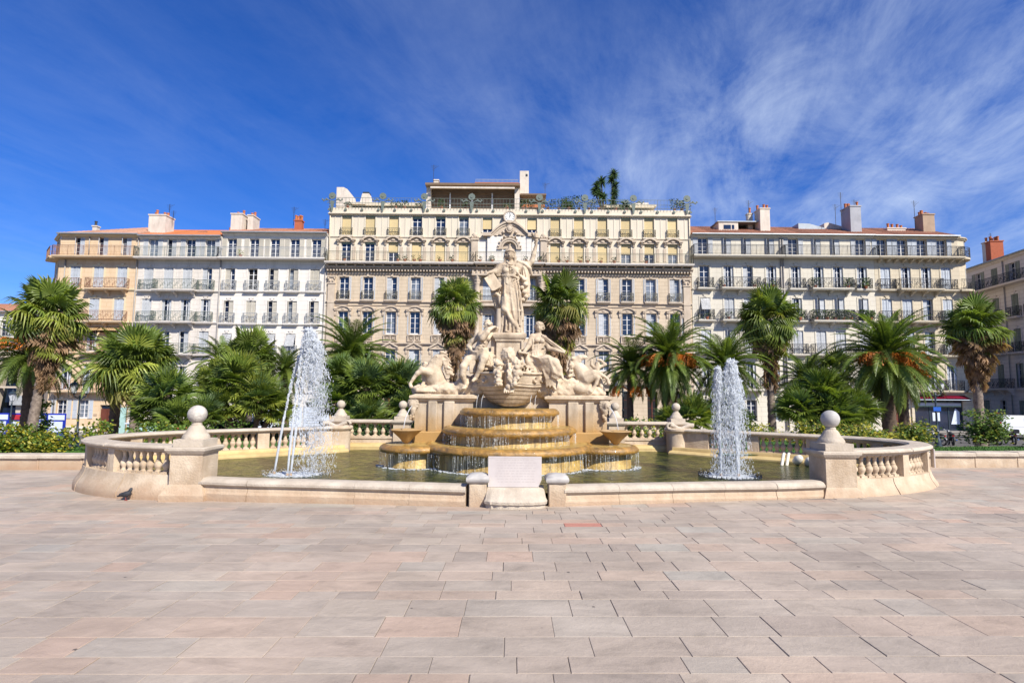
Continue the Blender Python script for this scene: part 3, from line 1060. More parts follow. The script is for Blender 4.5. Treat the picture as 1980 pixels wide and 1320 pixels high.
# two stumpy posts, the bench step and the inscribed slab
for x, lab in ((-.66, 'stumpy square stone post with worn cap left of the inscribed slab'), (.76, 'stumpy square stone post with worn cap right of the inscribed slab')):
    root = thing('stone_post', (0, 0, 0), lab, 'post', 'posts flanking the inscribed slab', M=FM @ T(x, 10.28, 0))
    b = MB().cbox(x - .155, x + .155, 10.12, 10.44, -.05, .40, .012)
    add('shaft', b.mesh('shaft', M_['limestone']), root, FM)
    b = MB()
    rr = random.Random(5 if x < 0 else 8)
    prof = [(.17, .402), (.205, .43), (.215, .47), (.205, .51), (.15, .55), (.06, .57)]
    b.lathe(prof, 16, (x, 10.28, 0), fn=lambda t, z: (1.0 / max(abs(math.cos(t)), abs(math.sin(t)))) ** .85 * (1 + .03 * math.sin(5 * t + x * 9)))
    add('cap', b.mesh('cap', M_['grey_marble'], smooth=50), root, FM)
root = thing('inscribed_slab', (0, 0, 0), 'upright pinkish white marble slab with faint worn inscription at the front of the basin', 'plaque', M=FM @ T(0, 10.22, .1))
b = MB().prism([(-.48, .33), (.42, .33), (.48, .46), (.48, .86), (-.48, .86)], 10.20, 10.30)
add('slab', b.mesh('slab', M_['white_marble']), root, FM)
b = MB()
rr = random.Random(21)
for i in range(9):      # lines worn past reading: only short grooves are left
    z = .80 - i * .048
    x = -.36 + rr.random() * .06
    while x < .34:
        w = rr.uniform(.02, .07)
        b.box(x, x + w, 10.1985, 10.2005, z, z + .013)
        x += w + rr.uniform(.012, .03)
add('worn_lettering', b.mesh('worn_lettering', M_['engraving']), root, FM, 'stuff')
b = MB().box(-.48, .48, 10.196, 10.1995, .835, .86).box(-.48, .42, 10.196, 10.1995, .33, .345)
add('raised_border', b.mesh('raised_border', M_['white_marble']), root, FM)
root = thing('stone_step', (0, 0, 0), 'broken rounded marble step below the inscribed slab', 'step', M=FM @ T(.0, 10.1, 0))
b = MB()
pts = []
for i in range(25):
    t_ = math.pi * (i / 24)
    pts.append((-.56 * math.cos(t_) + .01, 10.12 - .26 * math.sin(t_) ** .6 + .012 * math.sin(i * 2.3)))
top = [(-.56, 10.45)] + pts + [(.57, 10.45)]
n = len(top)
for z, e in ((-.05, .95), (.06, .95), (.075, 1.0), (.12, 1.01), (.155, .97), (.325, .90)):
    for x, y in top:
        b.v.append((x * (e if z < .3 else .92), 10.45 + (y - 10.45) * (e if z < .3 else .55), z))
for k in range(5):
    for i in range(n):
        j = (i + 1) % n
        b.f.append((k * n + i, k * n + j, k * n + n + j, k * n + n + i))
b.f.append(tuple(5 * n + i for i in range(n)))
add('step_stone', b.mesh('step_stone', M_['limestone_worn'], smooth=35), root, FM)
# ------------------------------------------------------------------ window, shutter and balcony kit
WH, WW = 2.12, 0.98


def louvre(w, h, n):
    b = MB()
    t = 0.04
    b.box(0, t, -.02, .02, 0, h).box(w - t, w, -.02, .02, 0, h).box(t, w - t, -.02, .02, 0, .07).box(t, w - t, -.02, .02, h - .07, h)
    b.box(t, w - t, -.02, .02, h * .5 - .03, h * .5 + .03)
    for i in range(n):
        z = .09 + (h - .18) * i / n
        z1 = z + (h - .18) / n * .9
        b.add([(t, -.016, z), (w - t, -.016, z), (w - t, .012, z1), (t, .012, z1)], [(0, 1, 2, 3)])
    return b


def shutter_mesh(w, h, m):
    return cached(('sh', w, h, m), lambda: louvre(w, h, 16).mesh('shutter', M_[m]))


def frame_mesh(w, h, m, bars=1, trans=True):
    def f():
        b = MB()
        t = .045
        b.box(-w / 2, -w / 2 + t, 0, .07, 0, h).box(w / 2 - t, w / 2, 0, .07, 0, h)
        b.box(-w / 2 + t, w / 2 - t, 0, .07, h - t, h).box(-w / 2 + t, w / 2 - t, 0, .07, 0, .12)
        b.box(-.04, .04, -.012, .06, .12, h - t)
        if trans:
            b.box(-w / 2 + t, -.041, .005, .06, h * .72, h * .72 + .045).box(.041, w / 2 - t, .005, .06, h * .72, h * .72 + .045)
        for k in range(bars):
            z = .12 + (h * (.72 if trans else 1) - .12) * (k + 1) / (bars + 1)
            b.box(-w / 2 + t, -.041, .01, .05, z - .012, z + .012).box(.041, w / 2 - t, .01, .05, z - .012, z + .012)
        return b.mesh('window', M_[m])
    return cached(('fr', w, h, m, bars, trans), f)


def pane_mesh(w, h, m='glass'):
    return cached(('pa', w, h, m), lambda: MB().box(-w / 2 + .05, w / 2 - .05, .03, .045, .1, h - .05).mesh('pane', M_[m]))


def rail_mesh(w, d, m, style='bars', h=.98):
    """railing round a balcony: front at y=-d, sides back to the wall at y=0"""
    def f():
        b = MB()
        hw = w / 2
        runs = [((-hw, -d), (hw, -d)), ((-hw, -d), (-hw, -.01)), ((hw, -d), (hw, -.01))]
        for (ax, ay), (bx, by) in runs:
            ln = math.dist((ax, ay), (bx, by))
            ux, uy = (bx - ax) / ln, (by - ay) / ln
            for z, r in ((h, .028), (.10, .016), (h - .14, .014)):
                b.tube([(ax, ay, z), (bx, by, z)], r, 4, False)
            n = max(1, round(ln / (.125 if style == 'bars' else .16)))
            for i in range(n + 1):
                s = ln * i / n
                thickbar = i in (0, n) or (ln > 3 and i % 12 == 0)
                b.tube([(ax + ux * s, ay + uy * s, .02), (ax + ux * s, ay + uy * s, h)], .026 if thickbar else (.016 if m == 'iron_dark' else .012), 4, False)
            if style == 'scroll':
                m_ = max(1, round(ln / .62))
                for i in range(m_):
                    c = ln * (i + .5) / m_
                    ww = ln / m_ * .42
                    for sgn in (-1, 1):
                        pts = []
                        for k in range(9):
                            t_ = k / 8 * math.pi * 1.6
                            rr = ww * .55 * (1 - .07 * k)
                            s = c + sgn * (ww * .5 - rr * math.cos(t_) * .9)
                            pts.append((ax + ux * s, ay + uy * s, .42 + sgn * .10 + rr * math.sin(t_) * 1.1))
                        b.tube(pts, .022, 3, False)
                    b.tube([(ax + ux * (c - ww), ay + uy * (c - ww), .14), (ax + ux * (c + ww), ay + uy * (c + ww), h - .18)], .013, 3, False)
                    b.tube([(ax + ux * (c + ww), ay + uy * (c + ww), .14), (ax + ux * (c - ww), ay + uy * (c - ww), h - .18)], .013, 3, False)
        return b.mesh('railing', M_[m])
    return cached(('ra', round(w, 2), d, m, style, h), f)


def slab_mesh(w, d, m, corb):
    def f():
        b = MB()
        b.box(-w / 2 - .06, w / 2 + .06, -d - .07, 0, -.10, .02).box(-w / 2 - .01, w / 2 + .01, -d - .02, 0, -.17, -.102)
        if corb:
            n = max(2, round(w / 1.6) + 1)
            for i in range(n):
                x = -w / 2 + .25 + (w - .5) * i / (n - 1)
                b.prism([(0, 0), (0, -.5), (.12, -.47), (.2, -.3), (d * .55, -.2), (d * .9, -.08), (d * .9, 0)],
                        0, .2, Matrix.Translation((x - .1, 0, -.172)) @ Matrix.Rotation(-math.pi / 2, 4, 'Z'))
        return b.mesh('balcony', M_[m])
    return cached(('sl', round(w, 2), d, m, corb), f)


def facade_mesh(x0, x1, z0, z1, ops, m, t=.30, mat2=None):
    """flat wall in the xz plane (front at y=0) with real openings and reveals"""
    xs = sorted({x0, x1} | {a for o in ops for a in o[:2]})
    zs = sorted({z0, z1} | {a for o in ops for a in o[2:]})
    b = MB()
    for i in range(len(xs) - 1):
        cx = (xs[i] + xs[i + 1]) / 2
        run = None
        for j in range(len(zs) - 1):
            cz = (zs[j] + zs[j + 1]) / 2
            hole = any(o[0] < cx < o[1] and o[2] < cz < o[3] for o in ops)
            if not hole and run is None:
                run = zs[j]
            if (hole or j == len(zs) - 2) and run is not None:
                e = zs[j] if hole else zs[j + 1]
                b.add([(xs[i], 0, run), (xs[i + 1], 0, run), (xs[i + 1], 0, e), (xs[i], 0, e)], [(0, 1, 2, 3)])
                run = None
    for o in ops:
        a, c, p, q = o
        b.add([(a, 0, p), (a, t, p), (a, t, q), (a, 0, q)], [(0, 1, 2, 3)])
        b.add([(c, 0, p), (c, t, p), (c, t, q), (c, 0, q)], [(3, 2, 1, 0)])
        b.add([(a, 0, p), (c, 0, p), (c, t, p), (a, t, p)], [(0, 1, 2, 3)])
        b.add([(a, 0, q), (c, 0, q), (c, t, q), (a, t, q)], [(3, 2, 1, 0)])
    # body behind the openings
    b.add([(x0, t, z0), (x1, t, z0), (x1, t, z1), (x0, t, z1)], [(0, 1, 2, 3)])
    return b


class House:
    def __init__(self, name, label, F, base, cat='building', group=None):
        self.F = F
        self.root = thing(name, None, label, cat, group, M=F @ T(*base))

    def add(self, name, mesh, M=None, parent=None, kind=None, label=None):
        return add(name, mesh, parent or self.root, self.F @ (M or Matrix.Identity(4)), kind, label)

    def wall(self, x0, x1, z0, z1, ops, m, depth=11, sides=True, F=None):
        b = facade_mesh(x0, x1, z0, z1, ops, m)
        if sides:
            b.add([(x0, 0, z0), (x0, depth, z0), (x0, depth, z1), (x0, 0, z1)], [(3, 2, 1, 0)])
            b.add([(x1, 0, z0), (x1, depth, z0), (x1, depth, z1), (x1, 0, z1)], [(0, 1, 2, 3)])
            b.add([(x0, depth, z0), (x1, depth, z0), (x1, depth, z1), (x0, depth, z1)], [(3, 2, 1, 0)])
            b.add([(x0, 0, z1), (x1, 0, z1), (x1, depth, z1), (x0, depth, z1)], [(0, 1, 2, 3)])
        return self.add('wall', b.mesh('wall', M_[m]))

    def window(self, x, z, w, h, style, sh='shutter_blue', fr='frame_white', yb=.20, rr=R):
        wo = self.add('window', frame_mesh(w, h, fr, 2), T(x, yb, z))
        gl = 'glass_curtain' if rr.random() < .18 else 'glass'
        if style == 'dark':
            gl = 'dark_interior'
        self.add('pane', pane_mesh(w, h, gl), T(x, yb, z), wo)
        if style in ('shut',):
            for s in (-1, 1):       # pair of leaves closed over the opening, with the middle fold left proud
                n = 2
                lw = round(w / 2 / n - .01, 3)
                for k in range(n):
                    xx = x + (k * (lw + .01) if s > 0 else -(k + 1) * (lw + .01)) + .005
                    self.add('shutter', shutter_mesh(lw, h, sh), T(xx, .06 - .03 * ((k + (s > 0)) % 2), z, 0), wo)
        elif style == 'fold':       # leaves folded into the reveal on both sides
            for s in (-1, 1):
                self.add('shutter', shutter_mesh(.24, h, sh), T(x + s * (w / 2 - (.24 if s > 0 else 0)) * 1.0, .08, z, 0), wo)
        elif style == 'side':       # leaves folded back on the wall beside the window
            for s in (-1, 1):
                self.add('shutter', shutter_mesh(.44, h, sh), T(x + (s * (w / 2 + .03) if s > 0 else -w / 2 - .47), -.035, z), wo)
        elif style == 'left':
            self.add('shutter', shutter_mesh(.44, h, sh), T(x - w / 2, .05, z), wo)
        elif style == 'ajar':       # one leaf out over the opening, the other swung half open
            self.add('shutter', shutter_mesh(round(w / 2 - .02, 3), h, sh), T(x + .02, .05, z), wo)
            self.add('shutter', shutter_mesh(.3, h, sh), T(x - w / 2, .06, z, -.9), wo)
        elif style.startswith('blind'):
            part = {'blind': .98, 'blind7': .72, 'blind5': .5, 'blind1': .12}[style]
            hh = round(h * part, 2)
            m = 'blind_yellow' if part > .2 else 'blind_green'
            b = cached(('bl', w, hh, m), lambda: MB().box(-w / 2 + .03, w / 2 - .03, -.01, .005, 0, hh).mesh('blind', M_[m]))
            self.add('blind', b, T(x, .12, z + h - hh - .02), wo)
            if part > .2:
                b = cached(('blt', w), lambda: MB().box(-w / 2 + .02, w / 2 - .02, -.03, .03, 0, .14).mesh('blind_box', M_['blind_green']))
                self.add('blind_box', b, T(x, .08, z + h - .15), wo)
        elif style == 'awn':        # white fabric blind pushed outwards at the bottom
            b = cached(('aw', w, h), lambda: MB().add([(-w / 2 + .04, -.02, h - .05), (w / 2 - .04, -.02, h - .05), (w / 2 - .04, -.42, h * .42), (-w / 2 + .04, -.42, h * .42), (w / 2 - .04, .0, h * .42 + .02)], [(0, 1, 2, 3), (3, 2, 1, 0)]).mesh('blind', M_['blind_white']))
            self.add('blind', b, T(x, .02, z), wo)
        return wo

    def surround(self, x, z, w, h, m, key=True, hd=.10):
        b = cached(('su', w, h, m, key), lambda: _surround(w, h, key).mesh('window_surround', M_[m]))
        self.add('window_surround', b, T(x, 0, z))

    def balcony(self, x, z, w, d, rm, sm, style='scroll', corb=True):
        s = self.add('balcony', slab_mesh(w, d, sm, corb), T(x, 0, z))
        self.add('railing', rail_mesh(w, d, rm, style), T(x, 0, z + .02), s)
        return s

    def band(self, x0, x1, z, hgt, proj, m, name='cornice', y=0):
        b = MB().prism([(0, 0), (proj * .5, 0), (proj * .6, hgt * .4), (proj, hgt * .55), (proj, hgt), (0, hgt)], 0, x1 - x0, Matrix.Translation((x0, y, z)) @ Matrix.Rotation(-math.pi / 2, 4, 'Z'))
        self.add(name, b.mesh(name, M_[m]))

    def pipe(self, x, z0, z1, m='downpipe', y=-.09):
        self.add('downpipe', MB().tube([(x, y, z0), (x, y, z1)], .055, 6).mesh('downpipe', M_[m], smooth=180))

    def roof(self, x0, x1, ze, depth, rise, m, hipl=0, hipr=0, over=.35):
        """tiled slope: half-round tile rows running up from the eave"""
        b = MB()
        n = int((x1 - x0) / .26)
        for i in range(n):
            a = x0 + (x1 - x0) * i / n; c = x0 + (x1 - x0) * (i + 1) / n
            cx = (a + c) / 2
            f = 1.0
            if hipl and cx - x0 < hipl: f = (cx - x0) / hipl
            if hipr and x1 - cx < hipr: f = min(f, (x1 - cx) / hipr)
            f = max(f, .05)
            y1, zt = -over + (depth + over) * f, ze + rise * f
            g = [(a, 0), (a + (c - a) * .2, .07), (a + (c - a) * .55, .07), (a + (c - a) * .75, 0), (c, 0)]
            jj = R.uniform(-.03, .03)
            vs = [(gx, -over + jj, ze + gz_) for gx, gz_ in g] + [(gx, y1, zt + gz_) for gx, gz_ in g]
            b.add(vs, [(k, k + 1, k + 6, k + 5) for k in range(4)] + [(4, 3, 2, 1, 0)])
        b.add([(x0, -over, ze - .02), (x1, -over, ze - .02), (x1, .3, ze - .02), (x0, .3, ze - .02)], [(3, 2, 1, 0)])
        b.add([(x0, depth, ze), (x1, depth, ze), (x1 - hipr, depth, ze + rise), (x0 + hipl, depth, ze + rise)], [(3, 2, 1, 0)])
        if not hipl:
            b.add([(x0, -over, ze), (x0, depth, ze), (x0, depth, ze + rise)], [(2, 1, 0)])
        if not hipr:
            b.add([(x1, -over, ze), (x1, depth, ze), (x1, depth, ze + rise)], [(0, 1, 2)])
        r = self.add('roof', b.mesh('roof', M_[m]))
        g = MB().tube([(x0, -over - .08, ze - .03), (x1, -over - .08, ze - .03)], .08, 8)
        self.add('gutter', g.mesh('gutter', M_['zinc']))
        return r

    def chimney(self, roof, x, y, w, d, z0, z1, m, pots=4, potm='terracotta', cap=True):
        b = MB().box(-w / 2, w / 2, -d / 2, d / 2, 0, z1 - z0)
        if cap:
            b.box(-w / 2 - .06, w / 2 + .06, -d / 2 - .06, d / 2 + .06, z1 - z0 + .002, z1 - z0 + .12)
        c = self.add('chimney', b.mesh('chimney', M_[m]), T(x, y, z0), roof)
        pb = MB()
        rr = random.Random(int(x * 31))
        for i in range(pots):
            px = -w / 2 + w * (i + .5) / pots
            h = rr.uniform(.3, .6)
            pb.lathe([(.12, 0), (.11, h * .8), (.14, h * .82), (.14, h)], 8, (px, rr.uniform(-d / 3, d / 3), z1 - z0 + .12))
        if pots:
            self.add('chimney_pots', pb.mesh('chimney_pots', M_[potm], smooth=50), T(x, y, z0), roof)
        return c

    def antenna(self, x, y, z, h, parent=None, kind=0):
        b = MB().tube([(0, 0, 0), (0, 0, h)], .025, 4)
        for k in range(5):
            b.tube([(-.3 + .04 * k, 0, h - .1 - k * .13), (.3 - .04 * k, 0, h - .1 - k * .13)], .012, 3)
        if kind:
            b.tube([(0, 0, h * .8), (.5, 0, h * .95)], .014, 3)
        self.add('antenna', b.mesh('antenna', M_['iron_dark']), T(x, y, z), parent)


def _surround(w, h, key):
    b = MB()
    t = .13
    b.box(-w / 2 - t, -w / 2 - .002, -.04, -.001, 0, h + .002).box(w / 2 + .002, w / 2 + t, -.04, -.001, 0, h + .002)
    b.box(-w / 2 - t, w / 2 + t, -.045, -.001, h + .004, h + .15)
    if key:
        b.add([(-.10, -.09, h + .05), (.10, -.09, h + .05), (.14, -.09, h + .26), (-.14, -.09, h + .26), (-.10, 0, h + .05), (.10, 0, h + .05), (.14, 0, h + .26), (-.14, 0, h + .26)],
              [(0, 1, 2, 3), (1, 5, 6, 2), (4, 0, 3, 7), (3, 2, 6, 7), (4, 5, 1, 0)])
        b.box(-.22, .22, -.10, -.002, h + .262, h + .31)
    return b


def plants(parent_house, x, y, z, n, m='asparagus', spread=.5, h=.5, parent=None, name='plant', pots=True):
    b = MB()
    rr = random.Random(int(x * 77 + z * 13))
    for i in range(n * 26):
        a = rr.uniform(0, 6.28); q = rr.random() ** .5 * spread
        px, py, pz = q * math.cos(a), q * .35 * math.sin(a), rr.random() * h + .2
        s = rr.uniform(.05, .13)
        d = Vector((rr.uniform(-1, 1), rr.uniform(-1, 1), rr.uniform(-.3, 1))).normalized() * s
        e = Vector((rr.uniform(-1, 1), rr.uniform(-1, 1), rr.uniform(-1, 1))).normalized() * s * .5
        p = Vector((px, py, pz))
        b.add([p - d, p + e, p + d, p - e], [(0, 1, 2, 3)])
    o = parent_house.add(name, b.mesh(name, M_[m]), T(x, y, z), parent)
    if pots:
        b = MB().lathe([(.10, 0), (.16, .24), (.18, .24), (.18, .28)], 8)
        parent_house.add('flower_pot', b.mesh('flower_pot', M_['flowerpot'], smooth=40), T(x, y, z), parent)
    return o


F0 = T(0, 54, 0)
rw = random.Random(5)


def rows_of(house, x0, x1, zb, zt, floors, wm, sh, sm, w=WW, surround=True, mode='side', extra_ops=(), **kw):
    """floors: list of dict(z, h, wins=[(x, style)]), openings cut where the windows are"""
    ops = list(extra_ops)
    for f in floors:
        for x, st in f['wins']:
            ops.append((x - w / 2, x + w / 2, f['z'], f['z'] + f['h']))
    house.wall(x0, x1, zb, zt, ops, wm, **kw)
    for f in floors:
        for x, st in f['wins']:
            house.window(x, f['z'], w, f['h'], st, f.get('sh', sh))
            if f.get('sur', surround):
                house.surround(x, f['z'], w, f['h'], sm)


# ================================================================== 1 orange corner house
h = House('corner_house', 'orange-ochre corner apartment house at the far left of the row, rusty railings and closed shutters', F0, (-40.7, 0, -2.1))
X0, X1 = -44.6, -36.82
fl = [dict(z=15.0, h=1.95, wins=[(-42.7, 'ajar'), (-40.4, 'ajar'), (-38.1, 'ajar')], sur=False),
      dict(z=11.86, h=2.2, wins=[(-42.9, 'shut'), (-40.6, 'shut'), (-38.3, 'shut')]),
      dict(z=8.66, h=2.2, wins=[(-43.0, 'shut'), (-40.8, 'shut'), (-38.4, 'shut')]),
      dict(z=5.68, h=2.1, wins=[(-43.0, 'shut'), (-40.8, 'fold'), (-38.6, 'fold')]),
      dict(z=1.95, h=2.4, wins=[(-43.0, 'fold'), (-40.9, 'fold'), (-38.8, 'fold')]),
      dict(z=-.75, h=1.75, wins=[(-43.2, 'side'), (-41.1, 'side')])]
rows_of(h, X0, X1, -2.3, 17.25, fl, 'facade_orange', 'shutter_blue', 'facade_yellow', extra_ops=[(-39.5, -38.1, -2.3, .55)])
d = h.add('door', MB().box(-.66, -.02, .12, .2, 0, 2.1).box(.02, .66, .12, .2, 0, 2.1).box(-.6, -.1, .10, .119, .2, .9).box(.1, .6, .10, .119, .2, .9).box(-.6, -.1, .10, .119, 1.05, 1.95).box(.1, .6, .10, .119, 1.05, 1.95).box(-.68, .68, .14, .2, 2.104, 2.2).mesh('door', M_['door_brown']), T(-38.8, 0, -2.02))
h.add('handle', MB().ball((.08, .07, 1.0), .04, 8, 6).mesh('handle', M_['chrome']), T(-38.8, 0, -2.02), d)
h.add('fanlight', MB().box(-.6, .6, .16, .2, 2.22, 2.5).mesh('fanlight', M_['glass']), T(-38.8, 0, -2.02), d)
h.add('step', MB().box(-39.7, -37.9, -.3, 0, -2.3, -2.02).mesh('step', M_['sidewalk']))
h.add('base_course', MB().box(X0, -39.6, -.04, -.002, -2.3, -1.5).mesh('base_course', M_['facade_grey']))
h.add('name_plate', MB().box(-39.9 - .16, -39.9 + .16, -.03, -.002, .1 - .6, .3 - .6).mesh('name_plate', M_['chimney_brown']))
for z, wins in ((14.96, None), (11.79, 1), (8.58, 1), (5.61, 1), (1.87, 1)):
    h.band(X0, X1, z - .16, .17, .14, 'facade_yellow', 'string_course')
h.balcony(-40.75, 14.96, 7.9, .8, 'iron_rust', 'facade_orange', 'bars', False)
for z in (11.8, 8.6, 5.62):
    h.balcony(-39.45, z, 3.8, .7, 'iron_rust', 'facade_orange', 'scroll')
    h.balcony(-43.0, z, 1.5, .4, 'iron_rust', 'facade_orange', 'scroll', False)
h.balcony(-40.8, 1.88, 6.2, .7, 'iron_rust', 'facade_orange', 'scroll')
h.band(X0, X1, 17.02, .24, .25, 'facade_yellow')
for x, z0, z1 in ((-42.0 + .3, 15.0, 17.0), (X1 - .05, -2.1, 17)):
    h.pipe(x, z0, z1)
h.pipe(-43.9, -2.1, 14.7)
for x, z in ((-38.9, 7.75), (-40.9, 7.75)):
    b = MB().add([(-.9, -.02, .35), (.9, -.02, .35), (.95, -.8, -.1), (-.95, -.8, -.1), (.95, -.8, -.28), (-.95, -.8, -.28)], [(0, 1, 2, 3), (3, 2, 4, 5), (3, 2, 1, 0), (5, 4, 2, 3)])
    h.add('awning', b.mesh('awning', M_['awning_cream']), T(x, 0, z))
rf = h.roof(X0 - .1, X1, 17.27, 5, 2.15, 'roof_pale', hipl=5)
h.chimney(rf, -43.2, 2.6, .45, .45, 17.7, 18.75, 'chimney_render', 1, 'iron_dark')
# chamfered corner towards the side street
F1 = Matrix.Translation((-46.62, 56.0, 0)) @ Matrix.Rotation(math.atan2(-2.0, 2.0), 4, 'Z')
oldF = h.F
h.F = F1
ln = math.dist((-46.62, 56.0), (-44.6, 54.0))
ops = [(ln / 2 - .45, ln / 2 + .45, z, z + hh) for z, hh in ((15.0, 1.95), (11.86, 2.2), (8.66, 2.2), (5.68, 2.1))]
h.wall(0, ln, -2.3, 17.25, ops, 'facade_orange', sides=False)
for o in ops:
    h.window(ln / 2, o[2], .9, round(o[3] - o[2], 2), 'shut', 'shutter_blue')
for z in (14.96, 11.8, 8.6):
    h.balcony(ln / 2, z, ln - .3, .75, 'iron_rust', 'facade_orange', 'bars' if z > 14 else 'scroll', False)
h.band(0, ln, 17.02, .24, .25, 'facade_yellow')
h.F = T(-46.62, 56.0, 0, math.pi / 2) @ Matrix.Diagonal((1, 1, 1, 1))
h.add('side_wall', MB().box(0, 12, -.3, 0, -2.3, 17.2).mesh('side_wall', M_['facade_orange']))
h.F = oldF

# ================================================================== 2 greyish house with wide balconies
h = House('apartment_house', 'pale grey apartment house with new orange roof and double green-railed balconies beside the orange house', F0, (-32.7, 0, -2.0), 'building')
X0, X1 = -36.80, -28.66
c = [-35.7, -33.75, -31.9, -29.95]
fl = [dict(z=15.0, h=1.85, wins=[(-35.44, 'side'), (-33.63, 'ajar'), (-31.76, 'side'), (-29.82, 'side')], sur=False),
      dict(z=11.78, h=2.2, wins=[(c[0], 'shut'), (c[1], 'shut'), (c[2], 'shut'), (c[3], 'left')]),
      dict(z=8.66, h=2.2, wins=[(c[0], 'shut'), (c[1], 'fold'), (c[2], 'fold'), (c[3], 'fold')]),
      dict(z=5.55, h=2.15, wins=[(c[0], 'fold'), (c[1], 'left'), (c[2], 'ajar'), (c[3], 'shut')]),
      dict(z=2.0, h=2.3, wins=[(x, 'fold') for x in c]),
      dict(z=-1.5, h=2.4, wins=[(x, 'dark') for x in c])]
rows_of(h, X0, X1, -2.2, 17.1, fl, 'facade_grey', 'shutter_grey', 'facade_grey', w=.94)
for z in (14.9, 11.7, 8.6, 5.47, 1.93):
    h.band(X0, X1, z - .16, .17, .14, 'facade_grey', 'string_course')
h.balcony((X0 + X1) / 2, 14.9, X1 - X0 - .05, .8, 'iron_green', 'facade_grey', 'bars', False)
for z in (11.72, 8.6, 5.49):
    h.balcony(-32.8, z, 3.9, .8, 'iron_green', 'facade_grey', 'scroll')
    h.balcony(c[0], z, 1.5, .35, 'iron_green', 'facade_grey', 'scroll', False)
    h.balcony(c[3], z, 1.5, .35, 'iron_green', 'facade_grey', 'scroll', False)
h.band(X0, X1, 16.85, .24, .25, 'facade_grey')
rf = h.roof(X0, X1, 17.15, 5, 2.05, 'roof_new')
h.chimney(rf, -36.2, 2.2, 1.7, 1.5, 17.6, 19.7, 'chimney_render', 5)
h.antenna(-35.6, 2.4, 19.7, 1.5, rf, 1)
h.antenna(-34.9, 2.0, 19.4, 1.0, rf)
h.add('dormer', MB().prism([(0, 0), (1.6, 0), (1.6, .35), (.1, .12)], 0, 1.1).mesh('dormer', M_['roof_tile']), T(-33.2, 2.2, 18.0), rf)
h.add('glass_roof', MB().prism([(0, 0), (3.5, 0), (3.0, .75), (0.2, .55)], 0, 2.0).mesh('glass_roof', M_['board_white']), T(-35.0, 6.2, 18.6), rf)
h.chimney(rf, -30.9, 7.0, 2.0, .5, 18.4, 19.6, 'chimney_render', 4)
h.pipe(X1, -2, 16.9)

# ================================================================== 3 white house
h = House('apartment_house', 'white apartment house with red-brown tiles, thin railings and small beige shutters, left of the palace', F0, (-23.5, 0, -1.9), 'building')
X0, X1 = -28.64, -18.24
c = [-27.7, -25.5, -23.46, -21.5, -19.38]
fl = [dict(z=15.0, h=1.95, wins=[(x, 'side') for x in c], sur=False),
      dict(z=11.8, h=2.15, wins=list(zip(c, ('left', 'dark', 'ajar', 'ajar', 'shut')))),
      dict(z=8.6, h=2.15, wins=list(zip(c, ('ajar', 'shut', 'ajar', 'ajar', 'ajar')))),
      dict(z=5.45, h=2.1, wins=list(zip(c, ('awn', 'awn', 'awn', 'awn', 'awn')))),
      dict(z=2.0, h=2.3, wins=[(x, 'fold') for x in c]),
      dict(z=-1.4, h=2.4, wins=[(x, 'dark') for x in c])]
rows_of(h, X0, X1, -2.1, 17.5, fl, 'facade_white', 'shutter_beige', 'facade_white', w=.94)
for z in (14.93, 11.73, 8.52, 5.4, 1.95):
    h.band(X0, X1, z - .16, .17, .14, 'facade_white', 'string_course')
s = h.balcony((X0 + X1) / 2, 14.93, X1 - X0 - .1, .8, 'frame_grey', 'facade_white', 'bars', False)
plants(h, -26.6, -.4, 14.96, 2, 'frond_young', .28, .55, s)
for z in (11.73, 8.54, 5.42):
    for x in c:
        h.balcony(x, z, 1.3, .28, 'frame_grey', 'facade_white', 'scroll', False)
h.band(X0, X1, 17.28, .24, .22, 'facade_white')
rf = h.roof(X0, X1, 17.55, 5, 1.9, 'roof_tile')
h.chimney(rf, -28.3, 2.4, 1.15, 1.2, 17.9, 20.0, 'chimney_render', 2)
h.chimney(rf, -27.1, 3.0, .55, 1.5, 17.9, 20.0, 'chimney_render', 2)
h.chimney(rf, -22.3, 2.9, .75, .6, 18.1, 19.6, 'brick_red', 4)
h.antenna(-22.9, 2.9, 19.2, 2.0, rf, 1)
h.antenna(-19.6, 2.9, 18.6, 1.3, rf, 1)
h.pipe(X1 - .12, -2, 17.2)
h.pipe(X0 + .0, -2, 17.2)
h.add('sky_light', MB().prism([(0, 0), (3.3, 0), (3.1, .35), (.1, .25)], 0, 1.5).mesh('sky_light', M_['zinc']), T(-24.6, 5.7, 18.6), rf)

# ================================================================== 4 the palace with the clock
h = House('palace', 'large cream stone palace with clock, arched hoods, yellow blinds and roof terrace in the centre', F0, (-.35, 0, -1.8), 'building')
X0, X1 = -18.20, 17.55
bx = [-16.5, -14.15, -11.82, -9.49, -7.17, -4.85, 6.55, 8.9, 11.23, 13.55, 15.88]
bx_top = [-16.44, -14.11, -11.78, -9.48, -7.16, -4.86, -2.52, 1.89, 4.19, 6.52, 8.85, 11.17, 13.47, 15.78]
st_top = ['blind', 'blind', 'blind', 'blind1', 'blind1', 'blind1', 'blind7', 'blind7', 'blind', 'blind', 'blind', 'blind', 'blind', 'blind']
st_r2 = ['blind1', 'blind1', 'blind5', 'blind', 'blind', 'blind', None, None, 'blind', 'blind', 'blind', 'blind5', 'blind5', 'blind5']
low = [-16.5, -14.15, -11.82, -9.49, -7.17, -4.85, 4.25, 6.57, 8.9, 11.23, 13.55, 15.88]
w = .96
ops, W_ = [], []
for x, s in zip(bx_top, st_top):
    if abs(x) < 3:
        W_.append((x, 17.75, 1.55, s)) 
    else:
        W_.append((x, 17.35, 2.05, s))
for x, s in zip(bx_top, st_r2):
    if s:
        W_.append((x, 14.72, 1.72 + .35, s))
ls3 = ['left', 'side', 'left', 'side', 'side', 'side', 'side', 'side', 'side', 'side', 'left', 'side']
